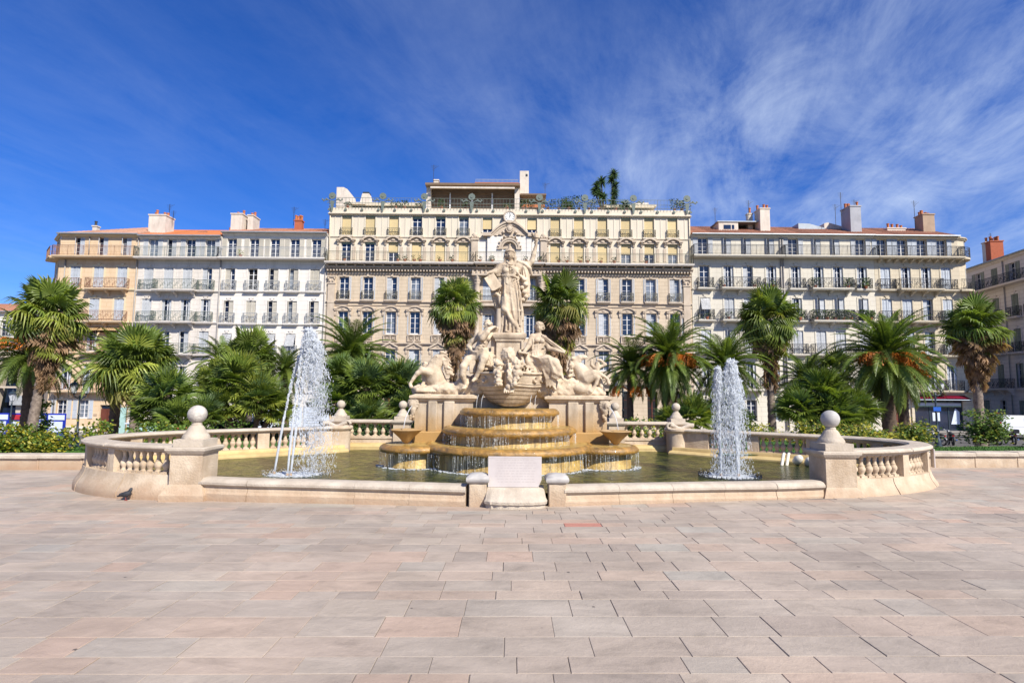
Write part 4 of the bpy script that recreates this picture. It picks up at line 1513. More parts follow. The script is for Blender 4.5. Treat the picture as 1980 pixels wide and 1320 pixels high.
for i, x in enumerate(low):
    W_.append((x, 10.97, 2.25, 'fold3'))
    W_.append((x, 7.62, 2.2, 'fold3'))
    W_.append((x, 4.2, 1.95, ['fold3', 'shut', 'fold3'][i % 3]))
    W_.append((x, -.9, 3.2, 'shop'))
for x, z, hh, s in W_:
    ops.append((x - w / 2, x + w / 2, z, z + hh))
cx = -.33
for x in (-2.35, 1.7):
    ops += [(x - .55, x + .55, 11.0, 13.25), (x - .55, x + .55, 7.3, 10.1), (x - .55, x + .55, 3.6, 6.2)]
ops += [(cx - .62, cx + .62, 14.9, 17.0), (cx - .55, cx + .55, 10.6, 13.2), (cx - .55, cx + .55, 7.3, 10.0), (cx - .9, cx + .9, -1.8, 2.2)]
up = [o for o in ops if o[2] >= 14.6]
dn = [o for o in ops if o[2] < 14.6]
h.wall(X0, X1, 14.2, 20.15, up, 'facade_cream')
h.wall(X0, X1, -2.2, 14.2, dn, 'facade_stone')
for x, z, hh, s in W_:
    if s == 'fold3':
        wo = h.window(x, z, w, hh, 'none')
        for q in ((-1, 1) if rw.random() < .6 else (1,)):
            h.add('shutter', shutter_mesh(.22, hh, 'shutter_grey'), T(x + q * (w / 2 + .02) - (.22 if q < 0 else 0), -.03, z), wo)
        if rw.random() < .2:
            h.add('shutter', shutter_mesh(.46, hh, 'shutter_grey'), T(x - w / 2, .04, z), wo)
    elif s == 'shop':
        h.window(x, z, w, hh, 'dark', fr='door_brown')
    else:
        h.window(x, z, w, hh, s, 'shutter_grey')
for (a, b_, p, q) in ops[-4:] + ops[len(W_):len(W_) + 6]:
    xx, wd = (a + b_) / 2, round(b_ - a, 2)
    h.window(xx, p, wd, round(q - p, 2), 'shut' if rw.random() < .35 else 'fold', 'shutter_blue')
# top floor: sill railings, slim pilaster strips, surrounds
for x, s in zip(bx_top, st_top):
    hh = 1.55 if abs(x) < 3 else 2.05
    z = 17.75 if abs(x) < 3 else 17.35
    h.surround(x, z, w, hh, 'facade_cream', key=False)
    if abs(x) > 3:
        sl_ = h.add('sill', slab_mesh(1.25, .22, 'facade_cream', False), T(x, 0, 17.32))
        h.add('railing', rail_mesh(1.15, .18, 'iron_olive', 'scroll', .78), T(x, 0, 17.34), sl_)
for x in [-17.6] + [(a + b) / 2 for a, b in zip(bx_top, bx_top[1:]) if not (a < 0 < b)] + [17.0]:
    h.add('pilaster_strip', cached('pstrip', lambda: MB().box(-.05, .05, -.035, -.001, 17.25, 19.3).box(-.48, .48, -.012, -.001, 19.302, 19.33).mesh('pilaster_strip', M_['facade_cream'])), T(x, 0, 0))


def seg_pediment():
    """curved hood on brackets above a window"""
    b = MB()
    n = 10
    pts_o = [(-.80 + 1.6 * i / n, .10 + .34 * math.sin(math.pi * i / n)) for i in range(n + 1)]
    pts_i = [(x * .92, z - .13) for x, z in pts_o]
    for i in range(n):
        a, b2, c_, d_ = pts_i[i], pts_i[i + 1], pts_o[i + 1], pts_o[i]
        b.prism([a, b2, c_, d_], -.32, 0)
    b.prism([(-.72, -.05)] + [(x * .9, z - .15) for x, z in pts_o] + [(.72, -.05)], -.10, 0)
    b.box(-.95, -.55, -.36, 0, -.02, .10).box(.55, .95, -.36, 0, -.02, .10)
    b.box(-.80, .80, -.14, 0, -.14, -.055)
    b.box(-.95, -.66, -.05, 0, -1.9, -.6).box(.66, .95, -.05, 0, -1.9, -.6)
    for s in (-1, 1):
        b.prism([(0, 0), (0, -.42), (.10, -.42), (.16, -.25), (.28, -.12), (.30, 0)], 0, .17, Matrix.Translation((s * .76 - .085, 0, -.02)) @ Matrix.Rotation(-math.pi / 2, 4, 'Z'))
    b.ball((0, -.16, .06), .14, 8, 6, sc=(1.5, .5, .8))
    for k in range(6):
        b.ball((-.25 + .1 * k, -.12, .13 + .03 * math.sin(k * 2)), .055, 6, 4)
    return b


ped = seg_pediment().mesh('hood', M_['ornament_stone'])
for x, s in zip(bx_top, st_r2):
    if s:
        h.add('hood', ped, T(x, 0, 16.86))
# storey cornice, long balcony with dentils and corbels
h.band(X0, X1, 17.16, .13, .10, 'facade_cream', 'string_course')
h.band(X0 - .1, X1 + .1, 13.95, .28, .45, 'ornament_stone')
h.band(X0, X1, 13.45, .14, .12, 'ornament_stone', 'string_course')
b = MB()
n = 118
for i in range(n):
    x = X0 + .15 + (X1 - X0 - .3) * i / (n - 1)
    b.box(x - .07, x + .07, -.40, 0, 13.76, 13.948)
    if i % 3 == 0:
        b.prism([(0, 0), (0, -.3), (.12, -.26), (.75, -.06), (.75, 0)], 0, .14, Matrix.Translation((x - .07, 0, 14.38)) @ Matrix.Rotation(-math.pi / 2, 4, 'Z'))
h.add('dentils', b.mesh('dentils', M_['ornament_stone']), kind='stuff')
for x0, x1, d in ((X0 - .05, -3.75, .85), (-3.7, 3.1, 1.05), (3.15, X1 + .05, .85)):
    sl_ = h.add('balcony', slab_mesh(x1 - x0 - .12, d, 'facade_grey', False), T((x0 + x1) / 2, 0, 14.58))
    h.add('railing', rail_mesh(x1 - x0 - .2, d, 'iron_olive', 'bars'), T((x0 + x1) / 2, 0, 14.60), sl_)
for x, n_ in ((-16.4, 1), (-11.2, 2), (-10.5, 2), (-9.6, 1), (-9.0, 1), (-7.1, 1), (-5.9, 2), (-3.2, 1), (-2.0, 2), (1.3, 1), (2.6, 2), (4.5, 2), (5.3, 1), (6.6, 2), (7.3, 1), (8.6, 1), (9.9, 2), (13, 1)):
    plants(h, x, -.5, 14.62, n_, 'asparagus', .28, .5)
# lower storeys
for x in low:
    h.surround(x, 10.97, w, 2.25, 'ornament_stone')
    s3 = h.add('sill', slab_mesh(1.2, .25, 'ornament_stone', False), T(x, 0, 10.93))
    h.add('railing', rail_mesh(1.15, .22, 'iron_olive', 'scroll', .85), T(x, 0, 10.95), s3)
h.band(X0, X1, 10.66, .16, .16, 'ornament_stone', 'string_course')
h.band(X0, X1, 10.35, .08, .08, 'ornament_stone', 'string_course')


def round_hood():
    b = MB()
    n = 12
    for i in range(n):
        a0, a1 = math.pi * i / n, math.pi * (i + 1) / n
        for r0, r1, dd in ((.52, .62, .09), (.64, .74, .17)):
            b.prism([(r0 * math.cos(a1), .55 * r0 * math.sin(a1)), (r0 * math.cos(a0), .55 * r0 * math.sin(a0)), (r1 * math.cos(a0), .55 * r1 * math.sin(a0) + .04), (r1 * math.cos(a1), .55 * r1 * math.sin(a1) + .04)], -dd, 0)
    b.prism([(.5 * math.cos(math.pi * i / n), .27 * math.sin(math.pi * i / n)) for i in range(n + 1)], -.05, 0)
    b.ball((0, -.06, .12), .12, 8, 6, sc=(1.6, .5, .8))
    b.box(-.64, .64, -.08, 0, -.07, -.004)
    b.box(-.62, -.49, -.05, 0, -2.2, -.08).box(.49, .62, -.05, 0, -2.2, -.08)
    for s in (-1, 1):
        b.prism([(0, 0), (0, -.65), (.08, -.62), (.12, -.45), (.09, -.25), (.20, -.15), (.22, 0)], 0, .17, Matrix.Translation((s * .76 - .085, 0, .1)) @ Matrix.Rotation(-math.pi / 2, 4, 'Z'))
        b.box(s * .76 - .13, s * .76 + .13, -.25, 0, .10, .17)
    return b


rh = round_hood().mesh('hood', M_['ornament_stone'])


def pierced():
    """pierced stone parapet of a window: rails and two quatrefoil rings"""
    b = MB()
    b.box(-.66, .66, -.16, -.02, 0, .08).box(-.66, .66, -.18, -.02, .60, .70).box(-.66, -.55, -.15, -.02, .08, .6).box(.55, .66, -.15, -.02, .08, .6).box(-.05, .05, -.15, -.02, .08, .6)
    for cx_ in (-.3, .3):
        for k in range(4):
            t_ = math.pi / 4 + k * math.pi / 2
            b.tube([(cx_, -.09, .34), (cx_ + .24 * math.cos(t_), -.09, .34 + .25 * math.sin(t_))], .035, 4)
        b.tube([(cx_ + .13 * math.cos(k * math.pi / 4), -.09, .34 + .13 * math.sin(k * math.pi / 4)) for k in range(9)], .03, 4)
    return b


pm = pierced().mesh('parapet', M_['ornament_stone'])


def tri_ped():
    b = MB()
    b.prism([(-.78, 0), (.78, 0), (.78, .1), (0, .52), (-.78, .1)], -.10, 0)
    b.prism([(-.84, .05), (-.78, -.02), (0, .42), (.78, -.02), (.84, .05), (.84, .13), (0, .60), (-.84, .13)], -.26, -.102)
    b.box(-.70, .70, -.16, 0, -.12, -.004)
    b.ball((0, -.10, .16), .1, 8, 6, sc=(1.5, .6, 1))
    for s in (-1, 1):
        b.prism([(0, 0), (0, -.6), (.07, -.57), (.1, -.4), (.08, -.2), (.18, -.1), (.2, 0)], 0, .16, Matrix.Translation((s * .76 - .08, 0, -.02)) @ Matrix.Rotation(-math.pi / 2, 4, 'Z'))
    b.box(-.62, -.5, -.05, 0, -2.1, -.13).box(.5, .62, -.05, 0, -2.1, -.13)
    return b


tp = tri_ped().mesh('pediment', M_['ornament_stone'])
for x in low:
    h.add('hood', rh, T(x, 0, 9.92))
    h.add('parapet', pm, T(x, 0, 6.88))
    h.add('pediment', tp, T(x, 0, 6.28))
h.band(X0, X1, 6.50 + .05, .22, .22, 'ornament_stone', 'string_course')
h.band(X0, X1, 2.75, .3, .35, 'ornament_stone', 'string_course')
h.band(X0, X1, 3.3, .08, .08, 'ornament_stone', 'string_course')
# end and centre pilasters with capitals
pb = MB().box(-.33, .33, -.14, 0, -1.5, 12.5).box(-.38, .38, -.2, 0, -2.2, -1.5)
pb.box(-.38, .38, -.2, 0, 12.5, 12.62).box(-.30, .30, -.16, 0, 12.62, 13.15).box(-.42, .42, -.26, 0, 13.15, 13.3).box(-.33, .33, -.17, 0, 10.62, 10.8).box(-.36, .36, -.17, 0, 6.5, 6.75)
for s in (-1, 1):
    pb.ball((s * .3, -.2, 13.02), .11, 8, 6)
    pb.ball((s * .15, -.19, 12.8), .09, 8, 6, sc=(1, 1, 1.6))
pil = pb.mesh('pilaster', M_['ornament_stone'])
for x in (X0 + .5, X1 - .5):
    h.add('pilaster', pil, T(x, 0, 0))
# frontispiece
fm = 'facade_white'
fp = MB()
for x in (-3.75, 3.05):
    h.add('corner_pier', MB().box(x - .32, x + .32, -.30, 0, 14.62, 16.9).mesh('corner_pier', M_['ornament_stone']))
for x in (-3.75, 3.05):
    b = MB().ball((0, -.1, .35), .3, 10, 8, sc=(1, .8, 1.1)).box(-.4, .4, -.4, .1, -.12, .05).ball((-.25, -.2, .2), .16, 8, 6).ball((.25, -.2, .2), .16, 8, 6)
    h.add('urn', b.mesh('urn', M_['ornament_stone'], smooth=60), T(x, 0, 17.05))
cb_ = MB()
for x in (-3.45, -1.35, .72, 2.78):
    for z0, z1 in ((7.1, 10.2), (10.85, 12.6)):
        cb_.lathe([(.34, 0), (.34, .12), (.28, .2), (.25, .3), (.27, 1.2), (.24, (z1 - z0) - .1), (.30, (z1 - z0)), (.26, z1 - z0 + .06)], 14, (x, -.38, z0))
        if z0 > 10:
            cb_.lathe([(.24, 0), (.34, .3), (.30, .35), (.42, .62), (.44, .72)], 12, (x, -.38, z1), fn=lambda t, z: 1 + .08 * math.cos(4 * t))
        cb_.box(x - .36, x + .36, -.72, -.02, z0 - .16, z0 - .002)
h.add('columns', cb_.mesh('columns', M_['ornament_stone'], smooth=40))
b = MB().box(-3.95, 3.25, -.85, -.003, 13.33, 13.50).box(-3.85, 3.15, -.7, -.003, 13.50, 13.74)
for i in range(17):
    b.box(-3.85 + .43 * i - .07, -3.85 + .43 * i + .09, -.86, -.70, 13.5, 13.8)
b.box(-3.95, 3.25, -.7, -.003, 10.37, 10.64).box(-3.85, 3.15, -.65, -.003, 6.3, 6.9)
h.add('entablature', b.mesh('entablature', M_['ornament_stone']))
for x in (-2.35, 1.7, cx):
    b = MB()
    for i in range(10):
        a0, a1 = math.pi * i / 10, math.pi * (i + 1) / 10
        b.prism([(.56 * math.cos(a1), .56 * math.sin(a1)), (.56 * math.cos(a0), .56 * math.sin(a0)), (.72 * math.cos(a0), .72 * math.sin(a0)), (.72 * math.cos(a1), .72 * math.sin(a1))], -.12, 0)
    b.prism([(.55 * math.cos(math.pi * i / 10), .55 * math.sin(math.pi * i / 10)) for i in range(11)], -.02, 0)
    b.ball((0, -.12, .68), .13, 8, 6)
    h.add('arch', b.mesh('arch', M_['ornament_stone']), T(x, 0, 9.5 if x == cx else 9.6))
    h.balcony(x, 10.93, 1.5, .4, 'iron_olive', 'ornament_stone', 'bars', False) if x != cx else None
# attic bay with round-arched niche, curved gable, clock
b = MB()
b.box(-2.35, -.98, -.28, 0, 14.62, 17.35).box(.32, 1.69, -.28, 0, 14.62, 17.35)
b.box(-2.5, -2.0, -.34, 0, 14.62, 17.3).box(1.34, 1.84, -.34, 0, 14.62, 17.3)
b.box(-3.6, -2.55, -.10, 0, 14.62, 17.0).box(1.9, 2.9, -.10, 0, 14.62, 17.0)
b.box(-2.35, 1.69, -.26, 0, 17.35, 17.75)
h.add('attic_bay', b.mesh('attic_bay', M_['facade_white']))
b = MB()
n = 14
for i in range(n):        # sweeping gable: level ends and a raised middle
    def gp(t_):
        x = -2.55 + 4.44 * t_
        u = abs(2 * t_ - 1)
        z = 17.45 + (1.25 * (1 - (u / .82) ** 1.9) if u < .82 else 0)
        return x, z
    (xa, za), (xb, zb_) = gp(i / n), gp((i + 1) / n)
    b.prism([(xa, za), (xb, zb_), (xb, zb_ + .20), (xa, za + .20)], -.50, 0)
    b.prism([(xa, za - .22), (xb, zb_ - .22), (xb, zb_ - .004), (xa, za - .004)], -.36, 0)
    if 1 < i < n - 2:
        b.prism([(xa, 17.3), (xb, 17.3), (xb, zb_ - .23), (xa, za - .23)], -.27, 0)
for s in (-1, 1):
    b.box(cx + s * 2.22 - .42, cx + s * 2.22 + .42, -.56, 0, 17.32, 17.62)
h.add('gable', b.mesh('gable', M_['ornament_stone']))
b = MB()
for i in range(12):
    a0, a1 = math.pi * i / 12, math.pi * (i + 1) / 12
    for r0, r1, dd in ((.66, .82, .36), (.85, 1.02, .42)):
        b.prism([(r0 * math.cos(a1), r0 * math.sin(a1)), (r0 * math.cos(a0), r0 * math.sin(a0)), (r1 * math.cos(a0), r1 * math.sin(a0)), (r1 * math.cos(a1), r1 * math.sin(a1))], -dd, 0)
b.box(-1.2, -.66, -.44, 0, -.12, -.004).box(.66, 1.2, -.44, 0, -.12, -.004)
b.prism([(.65 * math.cos(math.pi * i / 12), .65 * math.sin(math.pi * i / 12)) for i in range(13)], -.02, 0)
for k in range(9):
    t_ = math.pi * (k + .5) / 9
    b.ball((1.12 * math.cos(t_), -.36, 1.12 * math.sin(t_)), .10, 6, 5)
h.add('niche_arch', b.mesh('niche_arch', M_['ornament_stone']), T(cx, 0, 16.15))
b = MB()
for q in range(14):
    b.ball((cx + .28 * math.cos(q * .45) * (1 if q < 7 else 1.15), -.5, 18.05 + .36 * math.sin(q * .45)), .09, 6, 5)
b.ball((cx, -.5, 18.05), .26, 12, 8, sc=(1, .5, 1.2))
for s in (-1, 1):
    b.ball((cx + s * .62, -.42, 17.72), .15, 8, 6)
    b.ball((cx + s * .9, -.35, 17.5), .12, 8, 6, sc=(1.8, .7, .8))
    b.ball((cx + s * 1.3, -.33, 17.42), .10, 8, 6, sc=(1.8, .7, .8))
h.add('cartouche', b.mesh('cartouche', M_['ornament_stone'], smooth=60))
cl_ = h.add('clock', MB().lathe([(.66, 0), (.66, .16), (.60, .24), (.52, .24), (.50, .17)], 28, M=Matrix.Rotation(math.pi / 2, 4, 'X')).mesh('clock', M_['ornament_stone'], smooth=40), T(cx, -.3, 19.22))
h.add('clock_face', MB().lathe([(.50, .17), (.50, .19)], 28, M=Matrix.Rotation(math.pi / 2, 4, 'X')).mesh('clock_face', M_['clock_white']), T(cx, -.3, 19.22), cl_)
b = MB()
NUM = ['XII', 'I', 'II', 'III', 'IIII', 'V', 'VI', 'VII', 'VIII', 'IX', 'X', 'XI']
for k, num in enumerate(NUM):
    a = -k * math.pi / 6
    A = Matrix.Translation((0, -.195, 0)) @ Matrix.Rotation(-a, 4, 'Y').inverted() @ Matrix.Translation((0, 0, .39))
    A = Matrix.Translation((0, -.195, 0)) @ Matrix.Rotation(k * math.pi / 6, 4, 'Y') @ Matrix.Translation((0, 0, .39))
    ww = sum({'I': .022, 'V': .05, 'X': .05}[q] for q in num)
    x = -ww / 2
    for q in num:
        if q == 'I':
            b.box(x + .004, x + .016, -.003, .003, -.05, .05, A)
            x += .022
        elif q == 'V':
            b.add([(x, 0, .05), (x + .014, 0, .05), (x + .028, 0, -.05), (x + .018, 0, -.05)], [(0, 3, 2, 1)], A)
            b.add([(x + .034, 0, .05), (x + .042, 0, .05), (x + .028, 0, -.05), (x + .018, 0, -.05)], [(0, 3, 2, 1)], A)
            x += .05
        else:
            b.add([(x, 0, .05), (x + .014, 0, .05), (x + .044, 0, -.05), (x + .03, 0, -.05)], [(0, 3, 2, 1)], A)
            b.add([(x + .034, 0.001, .05), (x + .042, 0.001, .05), (x + .012, 0.001, -.05), (x, 0.001, -.05)], [(0, 3, 2, 1)], A)
            x += .05
h.add('numerals', b.mesh('numerals', M_['iron_dark']), T(cx, -.3, 19.22), cl_)
b = MB()
b.box(-.018, .018, -.012, 0, -.05, .34, Matrix.Translation((0, -.20, 0)) @ Matrix.Rotation(.08, 4, 'Y'))
b.box(-.022, .022, -.012, 0, -.05, .24, Matrix.Translation((0, -.215, 0)) @ Matrix.Rotation(.45, 4, 'Y'))
h.add('clock_hands', b.mesh('clock_hands', M_['iron_dark']), T(cx, -.3, 19.22), cl_)
b = MB().box(cx - .75, cx + .75, -.3, -.01, 18.55, 18.72).ball((cx - .6, -.2, 18.85), .14, 8, 6).ball((cx + .6, -.2, 18.85), .14, 8, 6)
h.add('clock_base', b.mesh('clock_base', M_['ornament_stone'], smooth=50))
# roof terrace
h.band(X0 - .05, X1 + .05, 19.42, .16, .3, 'facade_cream')
h.add('parapet_wall', MB().box(X0, X1, -.10, .15, 19.60, 20.15).mesh('parapet_wall', M_['facade_cream']))
b = MB()
for z in (20.3, 20.65, 21.15):
    b.tube([(X0 - .05, -.16, z), (X1 + .05, -.16, z)], .022, 4)
    for s_ in (X0 - .05, X1 + .05):
        b.tube([(s_, -.16, z), (s_, 5, z)], .022, 4)
n = 110
for i in range(n + 1):
    x = X0 + (X1 - X0) * i / n
    b.tube([(x, -.16, 20.0), (x, -.16, 21.15)], .012 if i % 5 else .022, 4, False)
    if i % 5 == 0:
        b.box(x - .12, x + .12, -.22, -.12, 19.85, 20.02)
h.add('terrace_railing', b.mesh('terrace_railing', M_['iron_green']))


def emblem():
    b = MB()
    b.lathe([(.001, -.03), (.34, -.03), (.34, .03), (.001, .03)], 18, M=Matrix.Translation((0, 0, 1.25)) @ Matrix.Rotation(math.pi / 2, 4, 'X'))
    b.lathe([(.001, -.05), (.12, -.05), (.12, .05), (.001, .05)], 12, M=Matrix.Translation((0, -.02, 1.25)) @ Matrix.Rotation(math.pi / 2, 4, 'X'))
    b.prism([(-.05, -.35), (.05, -.35), (.16, .3), (.2, .75), (-.2, .75), (-.16, .3)], -.04, .02)
    for s in (-1, 1):
        b.tube([(s * .1, 0, .7), (s * .45, 0, .85), (s * .8, 0, .78), (s * 1.05, 0, .85)], [.05, .045, .04, .02], 5)
        for k in range(5):
            b.ball((s * (.45 + .13 * k), 0, .85 + .1 * math.sin(k * 1.7)), .09, 6, 5, sc=(1, .4, 1))
        b.tube([(s * .1, 0, .5), (s * .35, 0, .62), (s * .5, 0, .5)], .03, 4)
    return b


em = emblem().mesh('emblem', M_['iron_green'])
for x in (-17.9, -12.9, -8.8, -4.1, 2.6, 7.1, 11.9, 17.2):
    h.add('emblem', em, T(x, -.24, 20.05))
b = MB()
b.box(-17.6, X1 - .6, 2.4, 10.9, 20.16, 20.9).box(-17.0, -9.3, 2.1, 11, 21.3, 21.5)
h.add('terrace_wall', b.mesh('terrace_wall', M_['facade_cream']))
h.add('terrace_canopy', MB().box(9.3, 14.8, 2.1, 10.9, 21.3, 21.5).box(-15.2, -9.6, 1.9, 2.1, 21.1, 21.3).box(9.6, 14.5, 1.9, 2.1, 21.1, 21.3).mesh('terrace_canopy', M_['facade_buff']))
# penthouse
b = MB().box(-9.0, -8.55, 2.2, 10.9, 20.2, 23.2).box(.15, .65, 2.2, 10.9, 20.2, 23.2)
b.box(-8.54, .14, 5.2, 10.9, 20.2, 23.2).box(.66, 3.3, 4.8, 10.9, 20.2, 22.55)
ph = h.add('penthouse', b.mesh('penthouse', M_['chimney_render']))
h.add('penthouse_roof', MB().box(-9.05, .7, 1.6, 11, 23.204, 23.44).box(.72, 3.45, 2.6, 11, 22.6, 22.75).mesh('penthouse_roof', M_['penthouse_brown']), None, ph)
h.add('valance', MB().box(-8.5, .15, 1.55, 1.75, 22.86, 23.02).mesh('valance', M_['chimney_render']), None, ph)
h.add('penthouse_blind', MB().box(-8.5, .1, 3.0, 3.1, 20.9, 22.8).box(-8.5, .1, 2.9, 3.2, 22.81, 23.19).mesh('penthouse_blind', M_['penthouse_brown']), None, ph)
h.add('low_wall', MB().box(-8.5, .1, 2.7, 2.9, 20.2, 20.95).mesh('low_wall', M_['facade_buff']), None, ph)
for x in (-6.6, -4.3, -2.2):
    h.add('post', MB().box(x - .06, x + .06, 2.74, 2.98, 20.96, 22.8).mesh('post', M_['frame_white']), None, ph)
h.add('upper_terrace', MB().box(-4.0, .6, 2.2, 8, 23.445, 23.75).mesh('upper_terrace', M_['terracotta']), None, ph)
b = MB()
for i in range(34):
    b.tube([(-3.9 + i * .132, 2.25, 23.75), (-3.9 + i * .132, 2.25, 24.1)], .015, 4, False)
b.tube([(-3.9, 2.25, 24.08), (.5, 2.25, 24.08)], .02, 4)
h.add('upper_railing', b.mesh('upper_railing', M_['frame_grey']), None, ph)
h.chimney(ph, 1.15, 3.4, .95, 1.0, 22.76, 25.3, 'chimney_render', 0, cap=False)
h.add('chimney_vent', MB().box(1.3, 1.5, 2.87, 2.899, 24.7, 24.95).mesh('chimney_vent', M_['iron_dark']), None, ph)
h.chimney(ph, -8.1, 3.0, .5, .5, 23.445, 24.1, 'chimney_render', 0)
h.antenna(-8.35, 2.6, 23.45, 2.3, ph, 1)
h.antenna(3.35, 3.2, 22.76, 1.4, ph, 1)
h.add('lower_terrace', MB().box(.9, 3.3, 2.4, 2.6, 21.2, 21.5).mesh('lower_terrace', M_['terracotta']), None, ph)
h.add('open_loggia', MB().box(1.7, 3.1, 4.7, 4.79, 21.6, 22.5).mesh('open_loggia', M_['penthouse_brown']), None, ph)
b = MB().prism([(-.8, 0), (.8, 0), (.3, 1.9), (-.1, 2.1), (-.8, 2.1)], 0, 3)
h.add('stair_hood', b.mesh('stair_hood', M_['chimney_render']), T(-17.5, 2.2, 21.0))
b = MB().prism([(-.6, 0), (.6, 0), (.35, 1.1), (-.35, 1.1)], 0, 1)
h.add('vent_stack', b.mesh('vent_stack', M_['chimney_render']), T(-15.4, 2.6, 21.5))
h.add('vent_cap', MB().box(-.32, .32, .1, .9, 1.104, 1.3).mesh('vent_cap', M_['iron_dark']), T(-15.4, 2.6, 21.5))
h.add('roof_box', MB().box(12.7, 14.2, 3, 4.5, 21.52, 22.0).mesh('roof_box', M_['chimney_render']))
for x, n_, sp, hh in ((-16.6, 2, .4, .5), (-11.8, 3, .6, .6), (-10.9, 3, .5, .7), (-9.4, 2, .4, .5), (-7.2, 3, .35, .9), (-4.8, 2, .3, .5), (-.6, 2, .5, .5), (1.0, 3, .4, .9), (1.8, 2, .35, .9), (3.5, 3, .8, .6), (4.6, 5, .9, .9), (5.6, 5, .8, 1.2), (6.6, 5, .8, 1.3), (7.6, 5, .8, 1.0), (8.6, 4, .8, .9), (10.3, 3, .6, .8), (11.4, 2, .4, .4), (16.2, 4, .5, 1.1), (16.9, 3, .3, .9)):
    plants(h, x, .6, 20.3, n_ * 2, 'asparagus', sp, hh)
for x in (X0 + .12, X1 - .12):
    h.pipe(x, 14.7, 19.4, 'facade_buff')

# ================================================================== 5,6,7 right-hand row
def right_house(label, X0, X1, zb, ze, cols_top, cols, sty, wm, rail, bals, roofm, cat='building', top_styles=None, top_sh='shutter_grey', ops=()):
    h = House('apartment_house', label, F0, ((X0 + X1) / 2, 0, zb), cat)
    fl = [dict(z=15.68, h=1.75, wins=list(zip(cols_top, top_styles)), sur=False),
          dict(z=12.45, h=2.2, wins=list(zip(cols, sty[0]))),
          dict(z=9.32, h=2.15, wins=list(zip(cols, sty[1]))),
          dict(z=6.08, h=2.2, wins=list(zip(cols, sty[2]))),
          dict(z=2.65, h=2.35, wins=list(zip(cols, sty[3])))]
    if not ops:
        fl.append(dict(z=-.45, h=2.0, wins=list(zip(cols, ['none'] * len(cols)))))
    rows_of(h, X0, X1, zb - .3, ze, fl, wm, top_sh, wm, w=.98, extra_ops=ops)
    for z in (15.55, 12.36, 9.20, 5.95, 2.56):
        h.band(X0, X1, z - .16, .17, .14, wm, 'string_course')
    h.balcony((X0 + X1) / 2, 15.56, X1 - X0 - .05, .85, rail, wm, 'bars', False)
    for z in (12.38, 9.24, 5.98, 2.58):
        for (x, w_, d, c_) in bals:
            h.balcony(x, z, w_, d, rail, wm, 'scroll', c_)
    h.band(X0, X1, ze - .24, .24, .25, wm)
    rf = h.roof(X0, X1, ze + .05, 5, 2.3, roofm)
    return h, rf


c = [18.85, 21.2, 23.1, 25.4]
h, rf = right_house('pale apartment house with dark iron balconies and dormer, immediately right of the palace', 17.60, 26.45, -1.5, 17.72, [18.75, 21.05, 23.0, 25.3], c,
                    (('right', 'fold', 'left', 'fold'), ('awn', 'shut', 'shut', 'fold'), ('shut', 'ajar', 'shut', 'fold'), ('fold', 'fold', 'fold', 'fold')),
                    'facade_pale', 'iron_dark', ((18.85, 1.5, .4, False), (22.15, 3.7, .8, True), (25.4, 1.5, .4, False)), 'roof_tile', top_styles=['side', 'ajar', 'ajar', 'ajar'])
h.chimney(rf, 26.0 - .2, 2.4, 1.0, 1.3, 18.5, 21.0, 'chimney_render', 3)
h.chimney(rf, 24.9, 3.4, .5, .5, 18.6, 20.9, 'chimney_render', 1)
d = h.add('dormer', MB().box(-1.4, .6, 0, 2, -.3, .95).mesh('dormer', M_['chimney_render']), T(22.6, 2.2, 18.8), rf)
h.add('dormer_roof', MB().box(-1.55, 3.2, -.1, 2.5, .954, 1.05).mesh('dormer_roof', M_['zinc']), T(22.6, 2.2, 18.8), rf)
h.add('dormer_window', MB().box(-.9, -.15, -.02, -.001, .2, .65).mesh('dormer_window', M_['glass']), T(22.6, 2.2, 18.8), rf)
h.add('dormer_window', MB().box(-.05, .2, -.02, -.001, .2, .65).mesh('dormer_window', M_['glass']), T(22.6, 2.2, 18.8), rf)
h.antenna(21.0, 2.6, 19.6, 1.8, rf)
h.antenna(24.5, 2.6, 20.0, 2.2, rf, 1)
for x, z in ((20.6, 12.4), (23.6, 12.4), (18.9, 9.26), (21.0, 9.26), (22.3, 9.26), (25.4, 12.4)):
    plants(h, x, -.35, z, 2, 'balcony_leaf', .4, .6)
h.pipe(26.35, -1.3, 17.5)

c = [27.8, 30.05, 31.95, 34.3]
h, rf = right_house('pale apartment house with plant-filled dark balconies, second building right of the palace', 26.47, 35.55, -1.4, 17.72, [27.65, 29.9, 31.75, 34.3], c,
                    (('fold', 'fold', 'fold', 'fold'), ('fold', 'ajar', 'ajar', 'ajar'), ('shut', 'shut', 'shut', 'shut'), ('fold', 'fold', 'fold', 'fold')),
                    'facade_pale', 'iron_dark', ((27.8, 1.5, .4, False), (31.0, 3.9, .8, True), (34.3, 1.5, .4, False)), 'roof_tile', top_styles=['side', 'ajar', 'ajar', 'side'])
h.chimney(rf, 35.0, 2.4, 1.1, 1.6, 18.6, 21.3, 'chimney_grey', 4)
h.antenna(33.9, 2.2, 20.4, 2.6, rf)
h.antenna(33.4, 2.4, 19.6, 2.2, rf, 1)
h.antenna(35.4, 2.4, 21.3, 1.0, rf, 1)
h.add('sky_light', MB().prism([(0, 0), (2.9, 0), (2.8, .3), (1.2, .75), (0, .8)], 0, 2).mesh('sky_light', M_['zinc']), T(30.1, 3.5, 19.3), rf)
h.add('roof_house', MB().prism([(0, 0), (2.2, 0), (2.2, .5), (.4, 1.0), (0, .9)], 0, 2).mesh('roof_house', M_['chimney_render']), T(33.0, 3.8, 19.3), rf)
